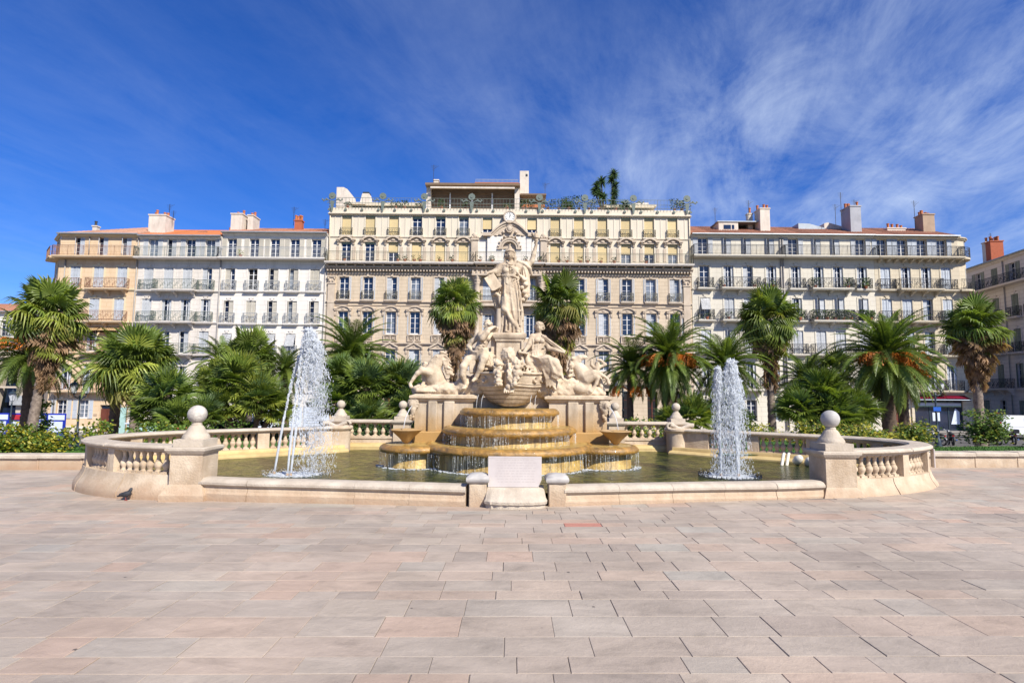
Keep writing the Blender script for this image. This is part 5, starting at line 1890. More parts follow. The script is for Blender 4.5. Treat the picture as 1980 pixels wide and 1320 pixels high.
for x, z, n_ in ((29.4, 12.4, 3), (32.6, 12.4, 4), (34.3, 12.4, 3), (27.8, 9.26, 3), (29.4, 9.26, 4), (30.4, 9.26, 5), (31.2, 9.26, 4), (32.0, 9.26, 5), (32.7, 9.26, 4), (34.0, 9.26, 5), (34.6, 9.26, 5), (31.0, 6.0, 1)):
    plants(h, x, -.55, z, n_ * 2, 'balcony_leaf', .5, .85)
h.pipe(26.6, -1.3, 17.5)

c = [36.6, 38.6, 40.6, 42.55]
h, rf = right_house('buff corner house with rounded end, ornate dark balconies and a shop with red awning', 35.57, 43.9, -1.4, 17.7, [36.4, 38.4, 40.35, 42.3], c,
                    (('shut', 'fold', 'fold', 'shut'), ('shut', 'shut', 'left', 'shut'), ('shut', 'shut', 'left', 'shut'), ('fold', 'fold', 'fold', 'fold')),
                    'facade_buff', 'iron_dark', ((36.6, 1.5, .4, False), (39.6, 4.1, .85, True), (42.6, 1.5, .4, False)), 'roof_tile', top_styles=['side'] * 4, top_sh='shutter_blue',
                    ops=((38.75, 43.4, -1.5, 1.95), (36.0, 37.3, -1.5, 1.9)))
h.chimney(rf, 42.9, 2.8, 1.2, 1.2, 18.4, 20.7, 'chimney_brown', 6)
h.chimney(rf, 40.0, 3.2, 1.9, .6, 18.5, 19.4, 'chimney_render', 4)
h.antenna(41.9, 2.8, 19.4, 3.0, rf, 1)
b = MB()
for i in range(11):
    b.prism([(0, 0), (0, -.35), (.12, -.32), (.6, -.1), (.6, 0)], 0, .2, Matrix.Translation((35.9 + i * .78, 0, 15.38)) @ Matrix.Rotation(-math.pi / 2, 4, 'Z'))
h.add('corbels', b.mesh('corbels', M_['facade_buff']))
# shop front
sf = h.add('shop_front', MB().box(38.75, 38.85, .1, .2, -1.45, 1.95).box(40.2, 40.32, .1, .2, -1.45, 1.95).box(42.0, 42.12, .1, .2, -1.45, 1.95).box(43.3, 43.4, .1, .2, -1.45, 1.95).box(38.86, 43.29, .1, .2, -1.45, -1.1).mesh('shop_front', M_['iron_lamp']))
h.add('shop_pane', MB().box(38.86, 43.29, .14, .16, -1.1, 1.9).mesh('shop_pane', M_['glass']), None, sf)
h.add('white_band', MB().box(38.86, 43.29, .09, .12, 1.15, 1.42).mesh('white_band', M_['board_white']), None, sf)
h.add('green_stripe', MB().box(38.86, 43.29, .085, .118, 1.06, 1.144).mesh('green_stripe', M_['shop_green']), None, sf)
h.add('poster', MB().box(40.5, 41.2, .10, .13, -.3, .5).mesh('poster', M_['board_white']), None, sf)
h.add('poster', MB().prism([(42.25, -.6), (43.1, -.6), (43.1, .6), (42.7, .9)], .10, .13).mesh('poster', M_['board_white']), None, sf)
aw = h.add('awning', MB().add([(38.6, 0, 2.15), (43.6, 0, 2.15), (43.6, -.75, 1.85), (38.6, -.75, 1.85), (43.6, -.75, 1.62), (38.6, -.75, 1.62)], [(0, 1, 2, 3), (3, 2, 4, 5), (3, 2, 1, 0), (5, 4, 2, 3)]).mesh('awning', M_['awning_red']))
h.add('white_edge', MB().box(38.6, 43.6, -.78, -.755, 1.70, 1.76).mesh('white_edge', M_['board_white']), None, aw)
d = h.add('door', MB().box(36.0, 36.63, .15, .22, -1.45, 1.0).box(36.67, 37.3, .15, .22, -1.45, 1.0).box(36.0, 37.3, .14, .22, 1.01, 1.12).mesh('door', M_['door_brown']))
h.add('fanlight', MB().box(36.0, 37.3, .17, .2, 1.13, 1.9).mesh('fanlight', M_['glass']), None, d)
h.add('brass_plate', MB().box(37.9, 38.3, -.03, -.002, -.55, .05).mesh('brass_plate', M_['blind_yellow']))
for x in (37.75, 38.25):
    pass
h.add('door_pilasters', MB().box(37.55, 37.8, -.12, 0, -1.6, 2.2).box(37.5, 37.86, -.3, 0, 2.2, 2.45).box(38.4, 38.62, -.12, 0, -1.6, 2.2).mesh('door_pilasters', M_['facade_buff']))
# rounded end
oldF = h.F
pts = [(43.9, 54.0), (44.7, 54.25), (45.25, 54.8), (45.5, 55.6)]
for i in range(3):
    a, b2 = pts[i], pts[i + 1]
    ln = math.dist(a, b2)
    h.F = Matrix.Translation((a[0], a[1], 0)) @ Matrix.Rotation(math.atan2(b2[1] - a[1], b2[0] - a[0]), 4, 'Z')
    ops = [(ln / 2 - .32, ln / 2 + .32, z, z + hh) for z, hh in ((15.68, 1.75), (12.45, 2.2), (9.32, 2.15), (6.08, 2.2), (2.65, 2.3))] if i == 1 else []
    h.wall(0, ln, -1.7, 17.7, ops, 'facade_buff', sides=False)
    for o in ops:
        h.window(ln / 2, o[2], .62, round(o[3] - o[2], 2), 'shut', 'shutter_blue')
    h.band(0, ln, 17.46, .24, .25, 'facade_buff')
h.F = oldF
for z, rz_ in ((15.56, .9), (12.38, 1.0), (9.24, 1.0), (5.98, 1.0), (2.58, 1.0)):
    b = MB()
    arc = [(44.0 + (1.55 * rz_) * math.sin(t_), 55.1 - (1.55 * rz_ + .35) * math.cos(t_) - 54) for t_ in lin(-.35, 1.75, 10)]
    low_ = [(44.0 + .2 * math.sin(t_), 55.1 - .5 - 54) for t_ in lin(-.35, 1.75, 10)]
    n = len(arc)
    for zz in (-.16, .02):
        b.v += [(x, y, zz) for x, y in arc] + [(44.6, 1.2, zz)]
    m_ = n + 1
    b.f += [tuple(range(m_, 2 * m_)), tuple(range(m_ - 1, -1, -1))] + [(i, i + 1, m_ + i + 1, m_ + i) for i in range(n - 1)]
    o = h.add('balcony', b.mesh('balcony', M_['facade_buff']), T(0, 0, z))
    b = MB()
    for zz in (.10, .86, 1.0):
        b.tube([(x, y, zz) for x, y in arc], .022, 4, False)
    fine, _ = resample(arc, .14)
    for i, (x, y) in enumerate(fine):
        b.tube([(x, y, 0), (x, y, 1.0)], .013, 4, False)
        if i % 3 == 1 and i < len(fine) - 2:
            b.tube([(x, y, .2), (fine[i + 1][0], fine[i + 1][1], .5), (x, y, .75)], .018, 3, False)
    h.add('railing', b.mesh('railing', M_['iron_dark']), T(0, 0, z), o)
h.add('side_wall', MB().box(45.2, 45.5, 1.61, 12, -1.7, 17.7).mesh('side_wall', M_['facade_buff']))

# ================================================================== 8 shaded house across the side street
FE = Matrix.Translation((51.9, 64.5, 0)) @ Matrix.Rotation(math.atan2(46 - 64.5, 49.0 - 51.9), 4, 'Z')
h = House('apartment_house', 'apartment house in shade across the side street at the far right, olive shutters, brick chimney', FE, (9, 0, -1.2))
L_ = math.dist((51.9, 64.5), (49.0, 46))
cs = [1.6, 4.0, 6.5, 9.2, 11.6, 14.0, 16.4]
fl = [dict(z=13.6, h=1.95, wins=[(x, 'side' if i % 2 else 'shut') for i, x in enumerate(cs)], sur=False),
      dict(z=10.1, h=2.25, wins=[(x, 'shut') for x in cs]), dict(z=6.6, h=2.25, wins=[(x, 'shut') for x in cs]),
      dict(z=3.0, h=2.4, wins=[(x, 'shut' if i % 3 else 'ajar') for i, x in enumerate(cs)]), dict(z=-.3, h=2.0, wins=[(x, 'shut' if i % 2 else 'dark') for i, x in enumerate(cs)])]
rows_of(h, 0, L_, -1.5, 16.3, fl, 'facade_shade', 'shutter_olive', 'facade_shade', w=.98)
for z in (13.45, 10.0, 6.5, 2.85):
    h.band(0, L_, z - .16, .17, .14, 'facade_shade', 'string_course')
h.balcony(L_ / 2, 13.5, L_ - .2, .75, 'iron_dark', 'facade_shade', 'scroll', False)
for z in (10.05, 6.5):
    for x in cs:
        h.balcony(x, z, 1.5, .4, 'iron_dark', 'facade_shade', 'scroll', False)
h.balcony(5.3, 2.9, 6.0, .6, 'iron_dark', 'facade_shade', 'scroll')
h.balcony(13, 2.9, 6.0, .6, 'iron_dark', 'facade_shade', 'scroll')
h.band(0, L_, 16.06, .24, .3, 'facade_shade')
rf = h.roof(0, L_, 16.35, 5.5, 1.9, 'roof_tile')
h.chimney(rf, 3.6, 1.6, .6, 1.2, 16.5, 19.0, 'chimney_render', 2)
h.chimney(rf, 4.3, 1.6, .8, 1.25, 16.6, 18.9, 'brick_red', 4)
h.antenna(3.8, 1.6, 18.9, 1.2, rf)
h.pipe(7.9, -1.2, 16)

# ================================================================== 9 far left: white house, concrete building
h = House('apartment_house', 'distant white house with red tiled roof at the far left edge behind the palms', T(0, 70, 0), (-63, 0, -2.6))
cs = [-69, -66.6, -64.0, -61.6, -59.2]
fl = [dict(z=8.6, h=2.0, wins=[(x, 'side') for x in cs]), dict(z=5.2, h=2.2, wins=[(x, 'side') for x in cs], sh='awning_red'), dict(z=1.6, h=2.2, wins=[(x, 'shut') for x in cs])]
rows_of(h, -71, -57, -2.8, 11.7, fl, 'facade_white', 'shutter_grey', 'facade_white', surround=False)
for z in (8.5, 5.1):
    h.band(-71, -57, z - .16, .17, .14, 'facade_white', 'string_course')
    h.balcony(-64, z, 13.4, .7, 'iron_dark', 'facade_white', 'bars', False)
rf = h.roof(-71.2, -57, 11.72, 5, 1.7, 'roof_tile')
h.chimney(rf, -60.6, 1.5, 1.9, 1.0, 11.6, 14.0, 'chimney_render', 3)
h.chimney(rf, -58.3, 1.2, 1.4, 1.0, 11.6, 13.2, 'chimney_render', 0)
h.antenna(-60.8, 1.5, 14.0, 1.2, rf)

h = House('modern_building', 'modern concrete building on slanting piers at the far left behind the blue hoarding', T(0, 60, 0), (-54, 0, -2.6))
h.add('wall', MB().box(-66, -50.3, 1.5, 8, 4.6, 6.6).box(-66, -50.3, 0, 1.5, 5.4, 6.4).mesh('wall', M_['concrete']))
h.add('glazing', MB().box(-66, -50.4, 2.5, 2.7, -2.6, 4.6).mesh('glazing', M_['glass']))
for x in (-64.5, -60.5, -56.6, -52.7):
    h.add('pier', MB().prism([(-.35, -2.6), (.5, -2.6), (1.6, 5.4), (-.6, 5.4)], .3, 1.4).mesh('pier', M_['concrete']), T(x, 0, 0))
h.add('balcony', MB().box(-53.4, -50.2, -.2, 1.2, .3, .45).box(-53.4, -50.2, -.2, -.14, .45, 1.3).mesh('balcony', M_['frame_grey']))
h.add('crossbeam', MB().box(-66, -50.3, .5, .9, 2.1, 2.3).mesh('crossbeam', M_['concrete']))
# ------------------------------------------------------------------ carved figures
# Each figure is built up as clay would be: rounded cones, ellipsoids and slabs melted together in a
# distance field, folds pressed into it, and the surface then taken off as one continuous mesh.
# Modelling unit: 13.9 mm.  a = across from the monument's axis, b = height above 2.0 m, d = depth (- = front)
U = 0.0139


class Clay:
    def __init__(self, lo, hi, h=1.3):
        self.lo = np.array(lo, np.float32); self.h = h
        self.n = (np.ceil((np.array(hi) - self.lo) / h).astype(int) + 1)
        ax = [self.lo[i] + h * np.arange(self.n[i], dtype=np.float32) for i in range(3)]
        self.X, self.Y, self.Z = np.meshgrid(*ax, indexing='ij', sparse=True)
        self.f = np.full(self.n, 9.0, np.float32)

    def win(self, lo, hi, m=6):
        i0 = np.maximum(0, np.floor((np.array(lo) - m - self.lo) / self.h).astype(int))
        i1 = np.minimum(self.n, np.ceil((np.array(hi) + m - self.lo) / self.h).astype(int) + 1)
        i1 = np.maximum(i1, i0 + 1)
        s = tuple(slice(a, b) for a, b in zip(i0, i1))
        return s, self.X[s[0]], self.Y[:, s[1]], self.Z[:, :, s[2]]

    def merge(self, s, d, k):
        f = self.f[s]
        if k <= 0:
            self.f[s] = np.minimum(f, d)
            return
        hh = np.maximum(k - np.abs(f - d), 0) / k
        self.f[s] = np.minimum(f, d) - hh * hh * k * 0.25

    def cone(self, p, q, ra, rb=None, k=3.0, sy=1.0, cut=False):
        """rounded cone from p to q; p, q = (a, b, d)"""
        rb = ra if rb is None else rb
        A = np.array((p[0], p[2], p[1]), np.float32); B = np.array((q[0], q[2], q[1]), np.float32)
        r = max(ra, rb)
        s, X, Y, Z = self.win(np.minimum(A, B) - r, np.maximum(A, B) + r)
        ba = B - A
        l2 = max(1e-6, float(ba @ ba))
        px, py, pz = X - A[0], Y - A[1], Z - A[2]
        t = np.clip((px * ba[0] + py * ba[1] + pz * ba[2]) / l2, 0, 1)
        d = np.sqrt((px - t * ba[0]) ** 2 + ((py - t * ba[1]) / sy) ** 2 + (pz - t * ba[2]) ** 2) - (ra + (rb - ra) * t)
        if cut:
            f = self.f[s]
            hh = np.maximum(k - np.abs(f + d), 0) / max(k, .01)
            self.f[s] = np.maximum(f, -d) + hh * hh * k * .25
        else:
            self.merge(s, d, k)
        return self

    def chain(self, pts, rs, k=3.0, sy=1.0):
        for i in range(len(pts) - 1):
            self.cone(pts[i], pts[i + 1], rs[i] if hasattr(rs, '__len__') else rs, rs[i + 1] if hasattr(rs, '__len__') else rs, k, sy)
        return self

    def ell(self, c, r, k=3.0, rot=None, cut=False):
        C = np.array((c[0], c[2], c[1]), np.float32)
        rr = (r[0], r[2], r[1])
        m = max(r)
        s, X, Y, Z = self.win(C - m, C + m)
        x, y, z = X - C[0], Y - C[1], Z - C[2]
        if rot:     # rotation in the picture plane (radians)
            cc, ss = math.cos(rot), math.sin(rot)
            x, z = x * cc + z * ss, -x * ss + z * cc
        k0 = np.sqrt((x / rr[0]) ** 2 + (y / rr[1]) ** 2 + (z / rr[2]) ** 2)
        k1 = np.sqrt((x / rr[0] ** 2) ** 2 + (y / rr[1] ** 2) ** 2 + (z / rr[2] ** 2) ** 2) + 1e-6
        d = k0 * (k0 - 1) / k1
        if cut:
            f = self.f[s]
            hh = np.maximum(k - np.abs(f + d), 0) / max(k, .01)
            self.f[s] = np.maximum(f, -d) + hh * hh * k * .25
        else:
            self.merge(s, d, k)
        return self

    def slab(self, c, r, rot=0.0, yaw=0.0, rnd=.6, k=1.0):
        C = np.array((c[0], c[2], c[1]), np.float32)
        m = math.sqrt(sum(q * q for q in r))
        s, X, Y, Z = self.win(C - m, C + m)
        x, y, z = X - C[0] + 0 * Y + 0 * Z, Y - C[1] + 0 * X + 0 * Z, Z - C[2] + 0 * X + 0 * Y
        cc, ss = math.cos(rot), math.sin(rot)
        x, z = x * cc + z * ss, -x * ss + z * cc
        cc, ss = math.cos(yaw), math.sin(yaw)
        x, y = x * cc + y * ss, -x * ss + y * cc
        qx, qy, qz = np.abs(x) - r[0] + rnd, np.abs(y) - r[2] + rnd, np.abs(z) - r[1] + rnd
        d = np.sqrt(np.maximum(qx, 0) ** 2 + np.maximum(qy, 0) ** 2 + np.maximum(qz, 0) ** 2) + np.minimum(np.maximum(qx, np.maximum(qy, qz)), 0) - rnd
        self.merge(s, d, k)
        return self

    def robe(self, keys, folds=11, amp=1.0, twist=0.0, k=3.0, phase=0.0):
        """draped column: keys = [(b, a_centre, d_centre, ra, rd)] bottom to top, with pressed vertical folds"""
        K = np.array(keys, np.float32)
        lo = (float((K[:, 1] - K[:, 3]).min()) - 3, float((K[:, 2] - K[:, 4]).min()) - 3, float(K[0, 0]) - 1)
        hi = (float((K[:, 1] + K[:, 3]).max()) + 3, float((K[:, 2] + K[:, 4]).max()) + 3, float(K[-1, 0]) + 1)
        s, X, Y, Z = self.win(lo, hi, 2)
        zz = Z + 0 * X + 0 * Y
        ca, cd, ra, rd = (np.interp(zz, K[:, 0], K[:, i]) for i in (1, 2, 3, 4))
        x, y = X - ca, Y - cd
        th = np.arctan2(y, x)
        r = np.sqrt((x / ra) ** 2 + (y / rd) ** 2)
        t = (zz - K[0, 0]) / (K[-1, 0] - K[0, 0])
        ph = folds * th + twist * t * 6 + phase + 1.3 * np.sin(2.3 * th + 3 * t)
        w = 1 - np.abs(np.sin(ph * .5)) ** .7
        fold = (w - .45) * amp * (1.25 - .75 * t)
        fold += .35 * amp * np.sin(ph * 1.9 + 2 * t * 5)
        d = (r - 1) * np.minimum(ra, rd) * .9 - fold
        d = np.maximum(d, np.maximum(K[0, 0] - zz, zz - K[-1, 0]))
        self.merge(s, d * .85, k)
        return self

    def swag(self, p, q, sag, n, r, k=1.6, dd=0.0):
        """n hanging folds between two points"""
        for i in range(n):
            t = (i + .5) / n
            pts = []
            for j in range(7):
                u = j / 6
                a = p[0] + (q[0] - p[0]) * u; b = p[1] + (q[1] - p[1]) * u - sag * (t + .15) * 4 * u * (1 - u) * .5 - 1.0 * t * sag * .3
                d = p[2] + (q[2] - p[2]) * u + dd * math.sin(math.pi * u)
                pts.append((a, b, d))
            self.chain(pts, r, k)
        return self

    def rough(self, amp, sc, seed=0):
        f = self.f
        X, Y, Z = self.X, self.Y, self.Z
        self.f = f + amp * (np.sin(X * sc + 1.7 * np.sin(Z * sc * .8 + seed)) * np.sin(Y * sc * 1.1 + seed + 1.3 * np.sin(X * sc * .7)) + .5 * np.sin(Z * sc * 2.1 + np.sin(X * sc * 1.9) + seed)).astype(np.float32)
        return self

    def mesh(self, name, m, adapt=0.0):
        self.f[0], self.f[-1], self.f[:, 0], self.f[:, -1], self.f[:, :, 0], self.f[:, :, -1] = 9, 9, 9, 9, 9, 9
        g = openvdb.FloatGrid(9.0)
        g.copyFromArray(self.f.astype(np.float64), tolerance=0)
        g.transform = openvdb.createLinearTransform(voxelSize=self.h)
        r = g.convertToPolygons(0.0, adapt)
        if len(r) == 3:
            pts, tris, quads = r
        else:
            pts, quads = r; tris = []
        pts = np.asarray(pts) + self.lo
        pts = pts * U
        pts[:, 2] += 2.0
        pts[:, 1] += 15.0
        pts[:, 0] -= 0.055
        me = bpy.data.meshes.new(name)
        faces = [tuple(int(i) for i in q[::-1]) for q in quads] + [tuple(int(i) for i in q[::-1]) for q in tris]
        me.from_pydata([tuple(map(float, p)) for p in pts], [], faces)
        me.polygons.foreach_set('use_smooth', [True] * len(me.polygons))
        me.materials.append(M_[m])
        me.update()
        return me

    # ---- body pieces
    def head(self, c, r, face=(0, 0, -1), hair='short', tilt=0.0, beard=False):
        """head centre c, radius r; face = unit direction the face looks to"""
        fx, fb, fd = face
        n = math.sqrt(fx * fx + fb * fb + fd * fd); fx, fb, fd = fx / n, fb / n, fd / n
        # side vector and up vector
        sx, sd = -fd, fx
        m = math.hypot(sx, sd) or 1; sx, sd = sx / m, sd / m
        ux, ub, ud = (0 - fb * fx), (1 - fb * fb), (0 - fb * fd)
        m = math.sqrt(ux * ux + ub * ub + ud * ud) or 1; ux, ub, ud = ux / m, ub / m, ud / m

        def P(s, u, f):
            return (c[0] + r * (s * sx + u * ux + f * fx), c[1] + r * (u * ub + f * fb), c[2] + r * (s * sd + u * ud + f * fd))
        self.ell(P(0, .15, -.05), (r * .84, r * .92, r * .95), 1)
        self.ell(P(0, -.25, .28), (r * .60, r * .72, r * .60), 1.5)           # face mass and jaw
        self.ell(P(0, -.80, .45), (r * .26, r * .24, r * .26), 1.2)           # chin
        self.cone(P(0, .18, .82), P(0, -.22, 1.04), r * .09, r * .15, .8)      # nose
        self.cone(P(-.34, .28, .74), P(.34, .28, .74), r * .13, r * .13, .9)   # brow
        for s in (-1, 1):
            self.ell(P(s * .30, .06, .88), (r * .17, r * .12, r * .14), .6, cut=True)   # sockets
            self.ell(P(s * .29, .05, .76), (r * .12, r * .09, r * .10), .3)
            self.ell(P(s * .40, -.25, .62), (r * .20, r * .22, r * .16), 1)
            self.ell(P(s * .84, -.02, -.02), (r * .12, r * .22, r * .16), .5)  # ears
        self.ell(P(0, -.44, .86), (r * .22, r * .07, r * .10), .5)
        self.cone(P(-.16, -.50, .92), P(.16, -.50, .92), r * .035, None, .2, cut=True)
        self.ell(P(0, -.56, .82), (r * .17, r * .06, r * .10), .4)
        rr = random.Random(int(c[0] * 7 + c[1]))
        if hair:
            nl = 46 if hair == 'short' else 64
            for i in range(nl):
                t_, q = rr.uniform(0, 6.28), rr.uniform(-.3 if hair == 'short' else -.9, 1.0)
                s_, f_ = math.cos(t_) * math.sqrt(max(0, 1 - q * q)), math.sin(t_) * math.sqrt(max(0, 1 - q * q))
                if f_ > .45 and q < .62:
                    continue
                self.ell(P(s_ * .92, q * .95 + .18, f_ * .92), (r * .24, r * .20, r * .24), .8)
        if beard:
            for i in range(16):
                t_ = rr.uniform(-1.2, 1.2)
                self.ell(P(math.sin(t_) * .55, -.75 - rr.random() * .35, .35 + math.cos(t_) * .35), (r * .2, r * .24, r * .2), .7)
        return P

    def hand(self, w, direction, r=2.0, curl=.5, side=1, spread=(1, 0, 0)):
        """palm with four unequal fingers and a thumb; w wrist, direction unit (a,b,d)"""
        dv = Vector(direction).normalized()
        sp = Vector(spread); sp = (sp - dv * sp.dot(dv)).normalized()
        nv = dv.cross(sp).normalized() * side
        W_ = Vector(w)
        palm = W_ + dv * r * 1.6
        self.cone(W_, palm, r * .75, r * .95, 1.5)
        for i, ln in enumerate((.85, 1.0, .94, .74)):
            base = palm + sp * (i - 1.5) * r * .52 + dv * r * .5
            mid = base + (dv * math.cos(curl * .5) + nv * math.sin(curl * .5)) * r * ln * 1.1
            tip = mid + (dv * math.cos(curl * 1.6) + nv * math.sin(curl * 1.6)) * r * ln * 1.0
            self.cone(tuple(base), tuple(mid), r * .30, r * .27, .5)
            self.cone(tuple(mid), tuple(tip), r * .27, r * .2, .4)
        tb = W_ - sp * r * .7 + dv * r * .7
        tm = tb - sp * r * .7 + dv * r * .7 + nv * r * .4
        self.cone(tuple(tb), tuple(tm), r * .34, r * .3, .6)
        self.cone(tuple(tm), tuple(tm + dv * r * .8 + nv * r * .3), r * .3, r * .22, .4)
        return self


def figure(name, label, group, me, partname='figure'):
    root = thing(name, None, label, 'statue', group, M=FM @ T(float(me.vertices[0].co.x), 15, 2))
    add(partname, me, root, FM)
    return root


# ================================================================== the monument's architecture
fo = thing('fountain', None, 'tiered monumental stone fountain with ochre-stained cascading bowls and a carved ship prow', 'fountain', M=FM @ T(-.05, 14.5, .2))


def fadd(name, me, parent=None, M=None, kind=None, label=None):
    return add(name, me, parent or fo, FM @ (M or Matrix.Identity(4)), kind, label)


def bowl(cx, cy, Rr, z, zb, n=72):
    lip = [(Rr - .20, z - .20), (Rr - .11, z - .20), (Rr - .03, z - .185), (Rr, z - .15), (Rr + .01, z - .10), (Rr - .02, z - .05), (Rr - .07, z - .015), (Rr - .12, z), (Rr - .17, z - .01), (Rr - .19, z - .05)]
    w = MB().lathe([(Rr - .15, zb), (Rr - .15, zb + .12), (Rr - .18, zb + .14), (Rr - .19, z - .19)], n, (cx, cy, 0))
    o = fadd('bowl_wall', w.mesh('bowl_wall', M_['wet_ochre'], smooth=60))
    b = MB()
    vs, fs = [], []
    b.lathe(lip, n, (cx, cy, 0), fn=lambda t, zz: 1 + .004 * math.sin(t * 23) + .003 * math.sin(t * 57))
    b.f = [f for f in b.f if len(f) == 4]
    fadd('bowl_rim', b.mesh('bowl_rim', M_['wet_rim'], smooth=60))
    wt = MB()
    wt.v = [(cx + (Rr - .17) * math.cos(2 * math.pi * k / n), cy + (Rr - .17) * math.sin(2 * math.pi * k / n), z - .010) for k in range(n)]
    wt.f = [tuple(range(n))]
    fadd('bowl_water', wt.mesh('bowl_water', M_['wet_ochre']))
    return o


rt_ = random.Random(77)


def trickles(cx, cy, Rr, z, zb, a0, a1, dens):
    dens *= .8
    """water running off the rim in strings and dribbles"""
    b = MB()
    n = int((a1 - a0) * Rr * dens)
    for i in range(n):
        t_ = rt_.uniform(a0, a1)
        if math.sin(t_ * 7 + Rr) + math.sin(t_ * 17) < -.9:
            continue
        r0 = Rr - .02
        L1 = rt_.choice([1, 1, .6, .4, .25]) * (z - zb)
        z0 = z - .04 - rt_.random() * .1
        pts = []
        for k in range(6):
            u = k / 5
            rr = r0 + .025 * math.sin(u * 3) + rt_.uniform(-.006, .006) - .02 * u
            tt = t_ + rt_.uniform(-.003, .003)
            pts.append((cx + rr * math.cos(tt), cy + rr * math.sin(tt), z0 - L1 * u))
        w_ = rt_.uniform(.0012, .004)
        b.tube(pts, [w_, w_ * .8, w_ * .6, w_ * .7, w_ * .5, w_ * .4], 3, False)
        if rt_.random() < .4:
            for q in range(3):
                zz = rt_.uniform(zb, z - .2)
                b.box(pts[2][0] - .005, pts[2][0] + .005, pts[2][1] - .03, pts[2][1] - .02, zz, zz + rt_.uniform(.01, .03))
    fadd('water_trickles', b.mesh('water_trickles', M_['water_film']), kind='stuff')
    # foam where it lands
    b = MB()
    m = int((a1 - a0) * Rr * 70)
    for i in range(m):
        t_ = rt_.uniform(a0, a1)
        rr = Rr - .10 + rt_.random() ** 1.5 * .16
        s = rt_.uniform(.006, .02)
        b.ball((cx + rr * math.cos(t_), cy + rr * math.sin(t_), zb + .006), s, 5, 3, sc=(1.6, 1.2, .5))
    fadd('foam', b.mesh('foam', M_['water_white']), kind='stuff')


FR = (math.pi * 1.02, math.pi * 1.98)
CX = -.045
bowl(CX, 14.5, 2.16, .76, -.03)
bowl(CX - 2.33, 14.2, .90, .735, -.03, 48)
bowl(CX + 2.33, 14.2, .90, .735, -.03, 48)
bowl(CX, 14.5, 1.70, 1.17, .5)
bowl(CX, 14.5, 1.27, 1.62, .9)
trickles(CX, 14.5, 2.16, .76, .2, *FR, 60)
trickles(CX - 2.33, 14.2, .90, .735, .2, *FR, 55)
trickles(CX + 2.33, 14.2, .90, .735, .2, *FR, 55)
trickles(CX, 14.5, 1.70, 1.17, .735, *FR, 60)
trickles(CX, 14.5, 1.27, 1.62, 1.145, *FR, 60)

# side blocks with pilasters and cornice that carry the sea horses
for s in (-1, 1):
    x_in, x_out = s * 1.0, s * 2.52
    a, c_ = min(x_in, x_out), max(x_in, x_out)
    b = MB().box(a, c_, 14.75, 16.3, .1, 1.80)
    fadd('block', b.mesh('block', M_['block_stone']))
    b = MB().cbox(a - .04, c_ + .04, 14.62, 16.35, .1, 1.0, .03)
    fadd('block_base', b.mesh('block_base', M_['block_stone']))
    for xx, ww in ((s * 1.62, .14), (s * 2.05, .12)):
        fadd('block_pilaster', MB().cbox(xx - ww, xx + ww, 14.66, 14.746, 1.002, 1.78, .02).mesh('block_pilaster', M_['block_stone']))
    b = MB()
    prof = [(0, 1.76), (.05, 1.78), (.07, 1.82), (.13, 1.86), (.13, 1.92), (.05, 1.94), (0, 1.96)]
    vs, fs = [], []
    for o, z in prof:
        vs += [(a - o, 14.75 - o, z), (c_ + o, 14.75 - o, z), (c_ + o, 16.3 + o, z), (a - o, 16.3 + o, z)]
    for i in range(len(prof) - 1):
        for k in range(4):
            j = (k + 1) % 4
            fs.append((i * 4 + k, i * 4 + j, i * 4 + 4 + j, i * 4 + 4 + k))
    fs.append(tuple((len(prof) - 1) * 4 + q for q in range(4)))
    b.add(vs, fs)
    fadd('block_cornice', b.mesh('block_cornice', M_['statue_stone']))
    # spouting mask and shell basin
    C = Clay((s * 190 - 22, -60, -60), (s * 190 + 22, 10, 2), 1.2)
    mc = (s * 180, -22, -20)
    C.ell(mc, (8, 10, 8), 2)
    C.ell((mc[0] + s * 3, -23, -27), (5, 7, 5), 2)
    for k in range(12):
        t_ = k * .52
        C.ell((mc[0] + 8 * math.cos(t_), -21 + 10 * math.sin(t_), -22), (3.4, 3.4, 3.4), 1.2)
    C.ell((mc[0] + s * 4, -27, -32), (2, 2, 3), .6, cut=True)
    C.cone((mc[0], -32, -24), (mc[0], -50, -22), 6, 3, 2)
    for k in range(6):
        C.ell((mc[0] + rt_.uniform(-5, 5), -36 - 2.5 * k, -27), (2.6, 2.6, 2.6), 1)
    C.rough(.25, .9)
    fadd('mask', C.mesh('mask', 'block_stone'))
    sx = s * 2.62
    b = MB().lathe([(.05, 0), (.10, .04), (.16, .12), (.30, .26), (.38, .33), (.36, .345), (.1, .28)], 30, (sx, 14.15, .74), fn=lambda t, z: 1 + .07 * abs(math.sin(6 * t)) * (z - 0) / .34)
    fadd('shell_basin', b.mesh('shell_basin', M_['block_stone'], smooth=50))
    b = MB().tube([(s * 2.56, 14.58, 1.66), (s * 2.62, 14.45, 1.55), (s * 2.68, 14.32, 1.36), (s * 2.71, 14.24, 1.1)], [.012, .014, .012, .016], 5)
    fadd('spout_water', b.mesh('spout_water', M_['water_white'], smooth=180))

